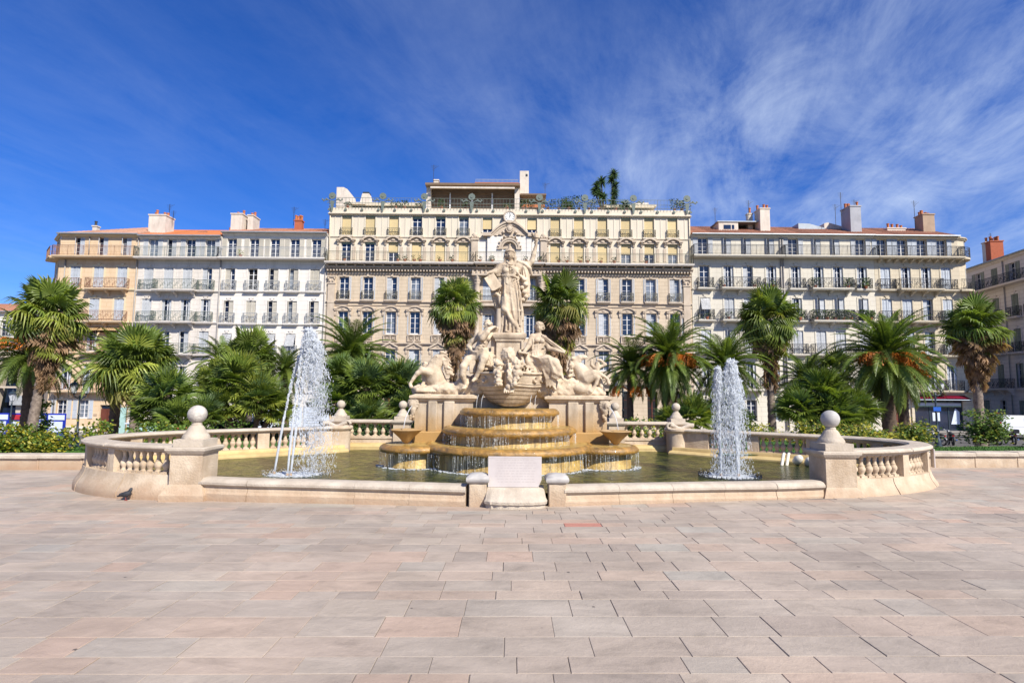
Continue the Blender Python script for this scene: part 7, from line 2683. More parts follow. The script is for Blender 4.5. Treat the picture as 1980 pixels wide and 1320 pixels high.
C.chain([(X(1136), 14, 4), (X(1120), 8, 4), (X(1104), 14, 6), (X(1098), 26, 8)], [14, 10, 7, 4], 4)
C.ell((X(1124), 10, -4), (20, 12, 14), 6)
# child leading it, arm over the head, legs apart
C.head((X(1156), 56, 2), 5.4, (.6, -.1, -1), 'short')
C.cone((X(1154), 50, 2), (X(1156), 38, 1), 5.6, 5.0, 3)
C.cone((X(1156), 38, 1), (X(1158), 28, 0), 5.4, 6.0, 3)
C.chain([(X(1150), 50, 2), (X(1144), 56, 0), (X(1144), 65, -2)], [3.4, 3.0, 2.2], 1.5)
C.chain([(X(1159), 51, 2), (X(1171), 57, 1), (X(1162), 65, 0), (X(1155), 66, -1)], [3.4, 3.2, 2.6, 2.0], 1.5)
C.chain([(X(1160), 27, 0), (X(1163), 14, -2), (X(1165), 2, -2)], [5.4, 4.4, 3.0], 2)
C.chain([(X(1154), 27, 0), (X(1150), 16, 4), (X(1149), 4, 6)], [5.4, 4.4, 3.0], 2)
C.cone((X(1165), 1, -2), (X(1167), -2, -8), 2.6, 2.0, 1)
C.rough(.14, .8, 4)
figure('sea_horse_statue', 'stone sea horse at the right with head thrown back, led by a child', 'stone horses on the fountain', C.mesh('figure', 'statue_stone'), 'figure')

# ================================================================== the two jets of water
def jet(label, nozzles, ringr, cx, cy, seed):
    rr = random.Random(seed)
    root = thing('water_jet', None, label, 'water jet', 'water jets of the basin', M=FM @ T(cx, cy, .2))
    st, dr = MB(), MB()
    for (nx, ny, vx, vy, h, wd, dens) in nozzles:
        v0 = math.sqrt(2 * 9.8 * h)
        tt = v0 / 9.8
        # solid foot of the column, then ragged ropes of water that overlap all the way up
        foot = []
        for i in range(9):
            t_ = tt * .30 * i / 8
            foot.append((nx + vx * t_ + rr.uniform(-.004, .004), ny + vy * t_, .2 + v0 * t_ - 4.9 * t_ * t_))
        st.tube(foot, [.020, .024, .026, .030, .026, .030, .024, .018, .006], 6)
        for k in range(int(300 * dens)):
            u = rr.random() ** .85
            t_ = tt * u * 1.02
            sp = wd * (.22 + 1.5 * u ** 1.4)
            g1, g2 = rr.gauss(0, .42), rr.gauss(0, .42)
            x = nx + vx * t_ + sp * g1; y = ny + vy * t_ + sp * g2; z = .2 + v0 * t_ - 4.9 * t_ * t_
            n = rr.randrange(3, 6)
            ln = rr.uniform(.05, .17) * (1.25 - .8 * u)
            pts, rs = [], []
            w_ = rr.uniform(.006, .017) * (.8 + .5 * u)
            for i in range(n):
                pts.append((x + (vx / max(v0, 1)) * ln * i / n + rr.gauss(0, .004 + .016 * u), y + rr.gauss(0, .004 + .014 * u), z + ln * i / n))
                rs.append(w_ * rr.uniform(.6, 1.2) * (.4 if i in (0, n - 1) else 1))
            st.tube(pts, rs, 4)
        # falling strings and drops
        for k in range(int(2300 * dens)):
            u = rr.random()
            t_ = tt * (.70 + 1.30 * u ** .75)
            z = v0 * t_ - 4.9 * t_ * t_
            if z < 0.0:
                z = rr.random() * .1
            a = rr.uniform(0, 6.28); sp = wd * (.8 + 4.4 * max(0, t_ / tt - .85)) * rr.random() ** .6
            dvx = vx * (min(t_, tt) + .42 * max(0, t_ - tt)) + vx * .25 * max(0, t_ - .8 * tt) * rr.uniform(-1, 1)
            x = nx + dvx + sp * math.cos(a); y = ny + vy * t_ + sp * math.sin(a)
            s = rr.choice([.003, .004, .004, .005, .007, .009])
            ln = s * rr.uniform(1.2, 4.5)
            tx_ = rr.uniform(-.4, .4)
            if rr.random() < .3:
                dr.tube([(x, y, .2 + z), (x + tx_ * .03, y, .2 + z + ln * 1.3), (x + tx_ * .07, y, .2 + z + ln * 3.2)], [s * .4, s * .8, s * .3], 4)
            else:
                dr.add([(x - s, y, .2 + z), (x, y - s, .2 + z), (x + s, y, .2 + z), (x, y + s, .2 + z), (x + tx_ * s, y, .2 + z + ln), (x, y, .2 + z - ln * .8)],
                       [(0, 1, 4), (1, 2, 4), (2, 3, 4), (3, 0, 4), (1, 0, 5), (2, 1, 5), (3, 2, 5), (0, 3, 5)])
        # ropes of water breaking away near the top
        for k in range(int(60 * dens)):
            t_ = tt * rr.uniform(.75, 1.5)
            a = rr.uniform(0, 6.28); sp = wd * (.8 + 3.6 * max(0, t_ / tt - .8)) * rr.random() ** .5
            x = nx + vx * (min(t_, tt) + .42 * max(0, t_ - tt)) + sp * math.cos(a); y = ny + vy * t_ + sp * math.sin(a); z = v0 * t_ - 4.9 * t_ * t_ + .2
            if z < .3: continue
            pts = []
            for i in range(7):
                x += rr.uniform(-.035, .035) + vx * .015; y += rr.uniform(-.02, .02); z -= rr.uniform(.005, .05)
                pts.append((x, y, z))
            st.tube(pts, [.003, .006, .009, .006, .008, .005, .002], 4)
    # splash on the water
    for k in range(500):
        a = rr.uniform(0, 6.28); q = rr.random() ** .6 * ringr * 1.0
        x, y = cx + q * math.cos(a), cy + q * math.sin(a) * .8
        s = rr.uniform(.006, .016)
        dr.ball((x, y, .203 + rr.random() ** 4 * .12), s * .8, 5, 3, sc=(1.3, 1.3, .7))
    for k in range(260):
        a = rr.uniform(0, 6.28); q = rr.random() ** .7 * ringr * .75
        dr.ball((cx + q * math.cos(a), cy + q * math.sin(a) * .8, .203), rr.uniform(.02, .07), 7, 3, sc=(1.5, 1.1, .12))
    add('water_column', st.mesh('water_column', M_['water_white'], smooth=180), root, FM, 'stuff')
    add('droplets', dr.mesh('droplets', M_['water_white'], smooth=180), root, FM, 'stuff')
    b = MB()
    for (nx, ny, *_r) in nozzles:
        b.lathe([(.03, 0), (.03, .05), (.018, .08)], 8, (nx, ny, .19))
    add('nozzles', b.mesh('nozzles', M_['chimney_brown']), root, FM, 'stuff')
    b = MB()
    m = 40
    b.tube([(cx + ringr * math.cos(2 * math.pi * i / m), cy + ringr * math.sin(2 * math.pi * i / m), .21) for i in range(m + 1)], .009, 5, False)
    for i in range(m):
        a = 2 * math.pi * i / m
        b.lathe([(.009, 0), (.007, .05)], 5, (cx + ringr * math.cos(a), cy + ringr * math.sin(a), .22))
    if cx > 0:
        add('nozzle_ring', b.mesh('nozzle_ring', M_['iron_dark']), root, FM)


jet('tall ragged white water jet in the left lobe of the basin, leaning right',
    [(-5.20, 12.5, .86, .05, 2.85, .045, 1.5), (-4.82, 12.25, .40, .1, 3.12, .06, 2.1), (-4.73, 12.2, .46, .1, 2.9, .075, 1.9)], .68, -4.75, 12.45, 5)
jet('pair of dense upright white water columns in the right lobe of the basin',
    [(4.64, 12.55, .0, .05, 2.36, .036, 2.0), (5.00, 12.5, -.10, .05, 2.52, .055, 3.8), (5.04, 12.55, .0, .05, 2.1, .065, 1.8)], .66, 4.85, 12.6, 8)

# underwater floodlights and pipes by the right wall of the basin
for x, y, z, r, lab, yaw in ((7.46, 14.62, .33, .11, 'left of two cream hooded floodlights at the right inner wall of the basin', .3), (7.66, 14.46, .30, .10, 'right of two pale hooded floodlights half hidden behind the front right pedestal', -.2)):
    root = thing('floodlight', None, lab, 'floodlight', 'floodlights in the basin', M=FM @ T(x, y, .2))
    A = FM @ T(x, y, z, yaw) @ Matrix.Rotation(.9, 4, 'X')
    b = MB().lathe([(.04, -.12), (r * .8, -.10), (r, 0), (r * .98, .06), (r * .7, .14), (.03, .17)], 16)
    add('lamp_housing', b.mesh('lamp_housing', M_['lamp_white'], smooth=60), root, A)
    add('foot', MB().box(x - .03, x + .03, y - .02, y + .02, -.02, z - .06).mesh('foot', M_['iron_dark']), root, FM)
root = thing('water_pipe', None, 'pair of short slanting pipes against the right inner wall of the basin', 'pipe', M=FM @ T(7.3, 14.8, .2))
for dx_ in (0, .13):
    b = MB().tube([(7.02 + dx_, 14.60, .12), (7.24 + dx_, 14.90, .44), (7.28 + dx_, 14.95, .46)], .04, 10)
    add('pipe', b.mesh('pipe', M_['lamp_white'], smooth=60), root, FM)

# pigeon on the paving
C = Clay((-14, -12, -2), (14, 12, 22), .9)
C.ell((0, 8.5, 0), (7.6, 4.2, 4.0), 2, rot=.25)
C.chain([(4.5, 11, 0), (6.6, 14.5, 0), (7.4, 16.5, 0)], [3.0, 2.0, 1.9], 1.5)
C.cone((9, 16.4, 0), (10.8, 15.8, 0), .7, .35, .4)
C.cone((-5, 7.5, 0), (-12.5, 5.2, 0), 2.6, 1.2, 1.5, 1)
C.ell((-2.5, 9.2, -3.4), (6.5, 2.6, 1.2), 1, rot=.2); C.ell((-2.5, 9.2, 3.4), (6.5, 2.6, 1.2), 1, rot=.2)
me = C.mesh('body', 'pigeon_dark')
for v in me.vertices:
    v.co = ((v.co.x + .055) / U * .0125, (v.co.y - 15) / U * .0125, (v.co.z - 2) / U * .0125)
zg = gz(-7.25, 10.95)
root = thing('pigeon', None, 'small dark pigeon walking on the paving in front of the left lobe', 'pigeon', M=T(-7.25, 10.75, zg))
add('body', me, root, T(-7.25, 10.75, zg + .012))
b = MB()
for dy_, dx_ in ((-.02, .01), (.02, -.02)):
    b.tube([(dx_, dy_, .06), (dx_ + .01, dy_, .004)], .005, 5)
    for k in (-.5, 0, .5, 3.14):
        b.tube([(dx_ + .01, dy_, .004), (dx_ + .01 + .028 * math.cos(k), dy_ + .028 * math.sin(k), .003)], .003, 4)
add('legs', b.mesh('legs', M_['pigeon_leg']), root, T(-7.25, 10.75, zg))
# ------------------------------------------------------------------ palm fronds
def fan_mesh(seed, droop, nseg=22, spread=2.0, pet=.52, m='frond_fan', stiff=.0, name='frond', segw=.060):
    """palmate leaf: petiole and a blade of narrow folded segments; total length 1 along +x"""
    def f():
        rr = random.Random(seed)
        b = MB()
        hub = Vector((pet, 0, -.03 - droop * .05))
        b.tube([(0, 0, 0), (pet * .5, 0, .015), tuple(hub)], [.012, .009, .008], 3, False)
        Rb = 1 - pet
        for i in range(nseg):
            a = (i / (nseg - 1) - .5) * 2 * spread + rr.uniform(-.05, .05)
            L_ = Rb * (1 - .22 * abs(a) / spread) * rr.uniform(.86, 1.06)
            d = Vector((math.cos(a), math.sin(a), .16 * math.cos(a * 1.3) * (1 - droop)))
            sd = Vector((-math.sin(a), math.cos(a), 0))
            w = Rb * segw
            dr = droop * rr.uniform(.7, 1.3) + stiff * 0
            p0 = hub
            p1 = hub + d * L_ * .45 - Vector((0, 0, dr * .05))
            p2 = hub + d * L_ * .78 - Vector((0, 0, dr * .22))
            p3 = hub + d * L_ * (1.0 - .18 * dr) - Vector((0, 0, dr * .52 + .02))
            fold = Vector((0, 0, -.018))
            b.add([p0, p1 + sd * w, p1 + fold, p1 - sd * w, p2 + sd * w * .62, p2 + fold, p2 - sd * w * .62, p3],
                  [(0, 2, 1), (0, 3, 2), (1, 2, 5, 4), (2, 3, 6, 5), (4, 5, 7), (5, 6, 7)])
        return b.mesh(name, M_[m])
    return cached(('fan', seed, droop, nseg, spread, pet, m, name, segw), f)


def feather_mesh(seed, curve, m='frond_green', npair=58, name='frond', wid=.155):
    """pinnate leaf arching under its weight; total length 1"""
    def f():
        rr = random.Random(seed)
        b = MB()
        n = 12
        pts = []
        p = Vector((0, 0, 0)); ang = 0.0
        for i in range(n + 1):
            pts.append(p.copy())
            ang = -curve * ((i + 1) / n) ** 1.35
            p = p + Vector((math.cos(ang), 0, math.sin(ang))) / n
        b.tube([tuple(q) for q in pts], [.016 - .0125 * i / n for i in range(n + 1)], 3, False)
        for k in range(npair):
            u = .10 + .89 * k / (npair - 1)
            x = u * n; i = min(n - 1, int(x)); q = pts[i].lerp(pts[i + 1], x - i)
            t_ = (pts[min(i + 1, n)] - pts[i]).normalized()
            up = Vector((-t_.z, 0, t_.x))
            ln = wid * (math.sin(math.pi * min(1, (u * .92 + .12))) ** .55) * (1.05 - .3 * u)
            for s in (-1, 1):
                fw = .55 + .5 * u + rr.uniform(-.12, .12)
                d = (t_ * fw + Vector((0, s, 0)) * 1.0 + up * rr.uniform(.10, .50)).normalized()
                tip = q + d * ln * rr.uniform(.85, 1.08) - Vector((0, 0, ln * .22))
                w = t_ * .0072
                mid = q + d * ln * .5
                b.add([q - w * .7, q + w * .7, mid + w, tip, mid - w], [(0, 1, 2, 4), (4, 2, 3)])
        return b.mesh(name, M_[m])
    return cached(('fea', seed, curve, m, npair, name, wid), f)


def frond_matrix(c, az, el, s, roll=0.0, off=0.0):
    return (Matrix.Translation(c) @ Matrix.Rotation(az, 4, 'Z') @ Matrix.Rotation(-el, 4, 'Y') @ Matrix.Translation((off, 0, 0)) @ Matrix.Rotation(roll, 4, 'X') @ Matrix.Scale(s, 4))


rv = random.Random(99)


def trunk(root, base, top, r0, r1, m, name='trunk', rings=26, knob=.07):
    b = MB()
    n = rings * 2
    rr = random.Random(int(base[0] * 10))
    vs, fs = [], []
    K = 14
    for i in range(n + 1):
        u = i / n
        p = Vector(base).lerp(Vector(top), u)
        bend = math.sin(u * math.pi) * .06 * (1 if base[0] < 0 else -1)
        r = r0 + (r1 - r0) * min(1, u * 1.2)
        if u < .10:
            r *= 1 + (.10 - u) * 3.2
        r *= 1 + (knob if i % 2 else -knob * .6)
        for k in range(K):
            t_ = 2 * math.pi * k / K + (i // 2 % 2) * math.pi / K
            q = r * (1 + rr.uniform(-.05, .05) + (knob * .6 if (k + i // 2) % 2 else 0))
            vs.append((p.x + bend + q * math.cos(t_), p.y + q * math.sin(t_), p.z))
    for i in range(n):
        for k in range(K):
            j = (k + 1) % K
            fs.append((i * K + k, i * K + j, i * K + K + j, i * K + K + k))
    b.add(vs, fs)
    return add(name, b.mesh(name, M_[m], smooth=50), root)


def fan_palm(label, c, r, base, ng=70, nd=46, skirt=1.3, tr=.17, young=.25, droop=1.0, dead_r=.75, cat='palm tree', elmin=-.65, low=0):
    cx, cy, cz = c
    gzb = gz(base[0], base[1])
    root = thing('fan_palm', (base[0], base[1], gzb), label, cat, 'tall fan palms around the fountain')
    trunk(root, (base[0], base[1], gzb - .1), (cx, cy, cz + .05), tr * 1.25, tr * .85, 'trunk_grey', rings=22)
    for i in range(ng):
        u = (i + rv.random()) / ng
        el = 1.45 - (1.45 - elmin) * u ** .85 + rv.uniform(-.16, .16)
        az = i * 2.39996 + rv.uniform(-.3, .3)
        s = r * (1.14 if el > .9 else 1.02) * rv.uniform(.74, 1.14)
        dr = droop * (.2 if el > .9 else .5 if el > .2 else .8) * rv.uniform(.6, 1.3)
        q = rv.random()
        m = 'frond_young' if (q < young and el < .5) or q < .10 else 'frond_yellowing' if q > .95 and el < .2 else 'frond_fan' if q < .75 else 'frond_green'
        me = fan_mesh(rv.randrange(4), round(dr * max(.1, math.cos(el)), 1), m=m, spread=2.1)
        add('frond', me, root, frond_matrix((cx, cy, cz + .1 * math.sin(el)), az, el, s, rv.uniform(-.6, .6)))
    for i in range(nd):
        u = (i + rv.random()) / nd
        el = elmin - .05 - (1.0) * min(1, .15 + u)
        el = max(el, -1.52)
        az = i * 2.39996
        z = cz - .05 - skirt * u
        s = r * dead_r * rv.uniform(.75, 1.1) * (1 - .25 * u)
        me = fan_mesh(10 + rv.randrange(3), .25, 13, .62, .36, 'frond_dead' if rv.random() < .93 else 'frond_yellowing', name='dead_frond', segw=.07)
        add('dead_frond', me, root, frond_matrix((cx, cy, z), az, max(el, -1.5) + (.25 if u < .25 else .06), s, rv.uniform(-.9, .9), .05))
    for i in range(low):        # green leaves that still hang below the ring of dead ones
        az = i * 2.39996 + .7
        me = fan_mesh(rv.randrange(4), .3, m='frond_young' if i % 3 else 'frond_yellowing', spread=2.0)
        add('frond', me, root, frond_matrix((cx, cy, cz - skirt * rv.uniform(.16, .42)), az, rv.uniform(-1.15, -.75), r * rv.uniform(.85, 1.0), rv.uniform(-.5, .5)))
    return root


def feather_palm(label, c, r, base=None, n=84, tr=.26, fruit=0, elmin=-.75, m='frond_green', group='feather palms around the fountain', up=1.5, dead=0, fr_drop=.25):
    cx, cy, cz = c
    base = base or (cx, cy)
    gzb = gz(base[0], base[1])
    root = thing('date_palm', (base[0], base[1], gzb), label, 'palm tree', group)
    trunk(root, (base[0], base[1], gzb - .1), (cx, cy, cz + .02), tr, tr * .92, 'trunk_brown', rings=18, knob=.05)
    for i in range(n):
        u = (i + rv.random()) / n
        el = up - (up - elmin) * u ** .95
        az = i * 2.39996 + rv.uniform(-.2, .2)
        cv = 1.15 if el > .9 else 1.45 if el > .2 else 1.15 if el > -.3 else .75
        s = r * (1.25 if el > .2 else 1.12) * rv.uniform(.86, 1.06)
        mm = 'frond_green' if rv.random() < .8 else 'frond_fan'
        if el < elmin + .15 and rv.random() < .3:
            mm = 'frond_yellowing'
        add('frond', feather_mesh(rv.randrange(3), cv, mm), root, frond_matrix((cx, cy, cz + .12), az, el + rv.uniform(-.1, .1), s, rv.uniform(-.35, .35)))
    for i in range(dead):
        add('dead_frond', feather_mesh(7 + rv.randrange(2), .7, 'frond_dead', 22, 'dead_frond'), root, frond_matrix((cx, cy, cz - .1), i * 2.4, -1.15 - .25 * rv.random(), r * .72, rv.uniform(-1, 1)))
    for i in range(fruit):
        az = -math.pi / 2 + (i - (fruit - 1) / 2) * (3.4 / max(1, fruit)) + rv.uniform(-.15, .15)
        b = MB()
        rr = random.Random(i + int(cx * 10))
        stem_end = Vector((.46 * r, 0, .14 * r)) * rr.uniform(.8, 1.15)
        b.tube([(0, 0, 0), (.28 * r, 0, .17 * r), tuple(stem_end)], .03, 4)
        for k in range(44):
            p = stem_end.copy()
            d = Vector((rr.uniform(.2, 1), rr.uniform(-.7, .7), rr.uniform(-.2, .5)))
            pts = [tuple(p)]
            for q in range(4):
                p = p + d * .07 * r / 1.3
                d = d + Vector((-.12, 0, -.55))
                pts.append(tuple(p))
                for w_ in range(3):
                    e = p + Vector((rr.uniform(-.03, .03), rr.uniform(-.03, .03), rr.uniform(-.04, .02)))
                    s_ = .026
                    b.add([e + Vector((s_, 0, 0)), e + Vector((0, s_, 0)), e - Vector((s_, 0, 0)), e - Vector((0, s_, 0)), e + Vector((0, 0, s_ * 1.3)), e - Vector((0, 0, s_ * 1.3))],
                          [(0, 1, 4), (1, 2, 4), (2, 3, 4), (3, 0, 4), (1, 0, 5), (2, 1, 5), (3, 2, 5), (0, 3, 5)])
            b.tube(pts, .008, 3, False)
        add('fruit_bunch', b.mesh('fruit_bunch', M_['fruit_orange']), root, Matrix.Translation((cx, cy, cz - fr_drop * .2 * r)) @ Matrix.Rotation(az, 4, 'Z'))
    return root


def palm_clump(label, heads, base, per=44, silver=.4, yellow=.0, stems=True):
    root = thing('dwarf_palm_clump', (base[0], base[1], gz(*base)), label, 'palm bush', 'bushy dwarf palms behind the basin')
    for (x, y, z, r) in heads:
        b = (base[0] + (x - base[0]) * .35, base[1] + rv.uniform(-.1, .3))
        if z - gz(*b) > .6:
            trunk(root, (b[0], b[1], gz(*b) - .05), (x, y + .2, z - r * .25), .11, .12, 'trunk_brown', 'stem', 12, .08)
        for i in range(per):
            u = (i + rv.random()) / per
            el = 1.5 - 2.15 * u ** .9
            az = i * 2.39996
            q = rv.random()
            m = 'frond_silver' if (q < silver and el > .3) else 'frond_young' if q > 1 - yellow else 'frond_fan' if q < .8 else 'frond_green'
            add('frond', fan_mesh(20 + rv.randrange(4), .12, 21, 1.75, .40, m, segw=.042), root, frond_matrix((x, y + .1, z - r * .25), az, el, r * 1.08 * rv.uniform(.85, 1.08), rv.uniform(-.7, .7)))
        for i in range(5):
            add('dead_frond', fan_mesh(10 + rv.randrange(3), .25, 13, .62, .36, 'frond_dead', name='dead_frond', segw=.07), root, frond_matrix((x, y, z - r * .35), rv.uniform(-2.8, -.3), -1.2, r * .6, 0))
    return root


fan_palm('very tall fan palm at far left with rough trunk and long dead skirt', (-25.01, 30, 5.95), 1.95, (-25.6, 30), 78, 150, 2.9, .20, .45, elmin=-.6, dead_r=.95, low=16)
fan_palm('dark fan palm with brown skirt directly left of the standing woman statue', (-3.05, 30, 6.67), 1.5, (-2.94, 30), 74, 150, 3.3, .16, .3, elmin=-.6, dead_r=1.0, low=14)
fan_palm('fan palm with bright fronds and brown skirt directly right of the torch-bearing statue', (2.55, 30, 6.75), 1.7, (2.6, 30), 74, 150, 3.4, .16, .42, elmin=-.6, dead_r=1.0, low=18)
fan_palm('tall dark fan palm with slim bare trunk before the pale buildings right', (14.84, 32, 6.35), 1.8, (14.85, 32), 84, 140, 2.9, .18, .25, elmin=-.8, dead_r=1.0, low=12)
fan_palm('fan palm at far right before the side street, long skirt, pale rough trunk', (28.39, 34, 6.2), 1.85, (28.3, 34), 66, 150, 2.7, .22, .1, elmin=-.35, dead_r=1.0)
fan_palm('low spreading pale-green fan palm in front of the orange corner house', (-19.5, 29, 3.15), 2.15, (-19.4, 29), 84, 26, .9, .20, .65, 1.1)
fan_palm('slender upright pale fan palm in front of the white house, left of the left jet', (-15.5, 33, 3.7), 1.9, (-15.4, 33), 70, 20, .8, .16, .5, .9)
fan_palm('small shaggy fan palm with hanging dead leaves left of the orange-fruited palm on the right', (19.0, 33, 3.3), 1.3, (19.0, 33), 44, 40, .9, .14, .1)
feather_palm('date palm with orange fruit half hidden behind the very tall fan palm at far left', (-30.1, 35, 3.9), 2.95, n=80, fruit=4, tr=.36, fr_drop=-1.2)
feather_palm('spreading feather palm in front of the orange house, behind the pale fan palm', (-22.6, 32, 3.1), 2.5, n=56, elmin=-.3)
feather_palm('feather palm behind the dwarf palm clumps in front of the grey house', (-17.6, 34, 3.5), 2.0, n=60, elmin=-.5)
feather_palm('narrow dark feather palm just left of the left water jet', (-12.55, 31, 3.0), 1.65, n=62, dead=8)
feather_palm('large arching feather palm rising over the big dwarf palm clump left of the monument', (-8.6, 30, 3.75), 2.55, n=70, elmin=-.35)
feather_palm('slender date palm with one orange fruit cluster beside the right sea horse', (6.4, 30, 3.3), 2.05, n=62, fruit=3, tr=.18, up=1.54, dead=4, fr_drop=3.0)
feather_palm('big date palm full of orange fruit clusters right of the monument', (8.16, 29, 3.75), 2.45, n=112, fruit=8, tr=.30, elmin=-1.25, dead=6)
feather_palm('date palm behind the right water jet with stiff upright crown', (11.3, 29.5, 3.4), 2.3, n=84, elmin=-1.0, tr=.26, dead=8)
feather_palm('low feather palm behind the double lantern between the right jet and the orange-fruited palm', (17.4, 33, 2.7), 2.2, n=60, elmin=-.5)
feather_palm('largest date palm with heavy orange fruit in front of the buff corner house', (19.5, 29, 3.9), 2.75, n=120, fruit=9, tr=.33, elmin=-1.2, dead=8)
feather_palm('second thinner date palm trunk standing just right of the largest date palm', (21.35, 30.5, 3.3), 2.2, n=60, fruit=3, tr=.24, elmin=-1.1, dead=12)
palm_clump('huge mound of dwarf palms left of the monument behind the back balustrade', [(-6.44, 24.5, 2.67, 1.34), (-7.7, 24.8, 1.89, 1.27), (-7.58, 25.0, 2.95, 1.11), (-5.01, 25.0, 2.68, 1.34), (-4.5, 24.6, 1.56, 1.2), (-6.17, 24.0, 1.2, 1.1)], (-6.2, 25.3), 48, .5)
palm_clump('bright green dwarf palm mound between the front left ball and the left jet', [(-12.44, 25.5, 2.79, 1.49), (-13.61, 26, 2.64, 1.32), (-11.38, 25.3, 2.02, 1.25), (-12.89, 25, 1.61, 1.2), (-11.0, 25.8, 1.5, 1.1)], (-12.4, 26), 46, .25, .3)
palm_clump('silvery dwarf palm clump seen above the front left stone ball', [(-14.78, 24, 2.21, 1.31), (-14.04, 23.6, 1.11, 1.02), (-15.38, 24, 1.32, 1.02), (-13.1, 24, 1.23, 0.91)], (-14.6, 24.4), 46, .5)
palm_clump('dark green dwarf palm clump behind the front right stone ball', [(14.48, 26, 2.5, 1.28), (13.32, 26, 1.75, 1.23), (14.74, 25.6, 1.45, 1.35), (15.95, 26, 1.65, 1.23)], (14.6, 26.4), 50, .1)
palm_clump('small round dwarf palm behind the back right pedestal', [(8.25, 25.5, 1.30, 1.15), (7.35, 26, 1.0, .8)], (8.2, 26), 50, .1, .2)
palm_clump('shadowed dwarf palm at the foot of the date palm behind the right jet', [(10.2, 27, 1.5, 1.15), (11.0, 27.5, .9, .9)], (10.3, 27.6), 44, .1)


# ------------------------------------------------------------------ shrubs and hedges
def shrub(label, x, y, w, d, hgt, n, m='rose_leaf', flowers=None, group='rose bushes behind the low walls', z0=None, name='rose_bush', cat='bush', ls=.055, m2=None, yfr=0.0):
    z0 = gz(x, y) + (.27 if y < 19 else .05) if z0 is None else z0
    root = thing(name, (x, y, z0), label, cat, group)
    rr = random.Random(int(x * 100 + y))
    tb = MB()
    tips = []
    for i in range(max(5, int(w * 7))):
        bx, by = rr.uniform(-w * .35, w * .35), rr.uniform(-d * .3, d * .3)
        tx, ty, tz = bx + rr.uniform(-.3, .3) * w * .6, by + rr.uniform(-.2, .2), hgt * rr.uniform(.5, 1.1)
        mid = ((bx + tx) / 2 + rr.uniform(-.05, .05), (by + ty) / 2, tz * .5)
        tb.tube([(bx, by, 0), mid, (tx, ty, tz)], [.014, .010, .005], 4)
        tips += [(mid, .7), ((tx, ty, tz), 1.0)]
    add('stems', tb.mesh('stems', M_['twig']), root, T(x, y, z0), 'stuff')
    mbs = [MB(), MB()]
    for i in range(n):
        if rr.random() < .75:
            (px, py, pz), q = rr.choice(tips)
            sp = .15
            p = Vector((px + rr.gauss(0, sp), py + rr.gauss(0, sp * .8), max(.03, pz + rr.gauss(0, sp * .6))))
        else:
            p = Vector((rr.uniform(-w / 2, w / 2), rr.uniform(-d / 2, d / 2), rr.uniform(.05, hgt * .75)))
        a = Vector((rr.uniform(-1, 1), rr.uniform(-1, 1), rr.uniform(-.6, .9))).normalized()
        c_ = a.orthogonal().normalized()
        s = ls * rr.uniform(.6, 1.3)
        mb = mbs[1 if rr.random() < yfr else 0]
        mb.add([p - a * s, p + c_ * s * .55, p + a * s, p - c_ * s * .55], [(0, 1, 2, 3)])
    add('leaves', mbs[0].mesh('leaves', M_[m]), root, T(x, y, z0), 'stuff')
    if mbs[1].f:
        add('yellow_leaves', mbs[1].mesh('leaves', M_[m2 or 'rose_leaf_yellow']), root, T(x, y, z0), 'stuff')
    for k in range(int(flowers[1]) if flowers else 0):
        (px, py, pz), q = rr.choice(tips)
        b = MB()
        for j in range(7):
            b.ball((.022 * math.cos(j), .022 * math.sin(j), .01 * (j % 3)), .022, 5, 4)
        add('flower', b.mesh('flower', M_[flowers[0]]), root, T(x + px, y + py - .08, z0 + min(pz, hgt) + .03))
    return root


shrub('large yellow-green rose bush at the far left edge behind the low wall', -14.3, 16.7, 2.5, 1.2, .68, 4600, yfr=.5)
shrub('small tangled rose bush between the far left bush and the left balustrade', -12.55, 17.2, .9, .7, .75, 700, yfr=.3)
shrub('low rose bush tucked against the outer end of the left balustrade', -10.6, 16.6, 1.1, .8, .70, 1100, flowers=('petal_red', 3), yfr=.15)
shrub('small red-flowered rose bush seen over the left lobe rail', -11.0, 20.0, 2.6, 1.0, .85, 1500, flowers=('petal_red', 6))
shrub('long yellowish flowering hedge seen above the right lobe rail', 10.9, 18.2, 3.6, 1.1, .62, 6000, flowers=('petal_white', 14), yfr=.55)
shrub('rounded yellow-green bush at the right end of the flowering hedge', 13.25, 18.6, 1.0, .9, .66, 1700, flowers=('petal_white', 3), yfr=.35)
shrub('tall loose rose bush in front of the far right fan palm', 15.75, 18.8, 1.15, 1.0, 1.05, 2500, flowers=('petal_red', 4), yfr=.1)
shrub('rose bush with white flowers at the right edge of the picture', 17.0, 17.8, 1.2, .9, .62, 2000, flowers=('petal_white', 16), yfr=.05)
shrub('yellow flowering bush seen over the rail right of the right jet', 9.4, 21.0, 1.9, 1.0, .7, 1300, yfr=.6)
shrub('dark green hedge behind the left straight balustrade', -4.4, 20.4, 2.6, .9, .9, 2600, 'dark_leaf', group=None, name='hedge', cat='hedge')
shrub('yellow-green hedge behind the right straight balustrade', 4.6, 20.6, 2.6, .9, .9, 2600, 'rose_leaf', group=None, name='hedge', cat='hedge', yfr=.3)
shrub('dark ivy-covered undergrowth beneath the date palm behind the right jet', 11.2, 28.6, 1.9, 1.2, 2.0, 4200, 'dark_leaf', group=None, name='undergrowth', cat='bush', ls=.09)
shrub('deep green undergrowth under the palms left of the monument', -6.0, 27.0, 6.5, 1.5, 1.6, 6000, 'dark_leaf', group=None, name='undergrowth', cat='bush', ls=.09)
shrub('deep green undergrowth under the dwarf palms behind the front left ball', -13.2, 27.6, 5.5, 1.5, 1.1, 4200, 'dark_leaf', group=None, name='undergrowth', cat='bush', ls=.09)
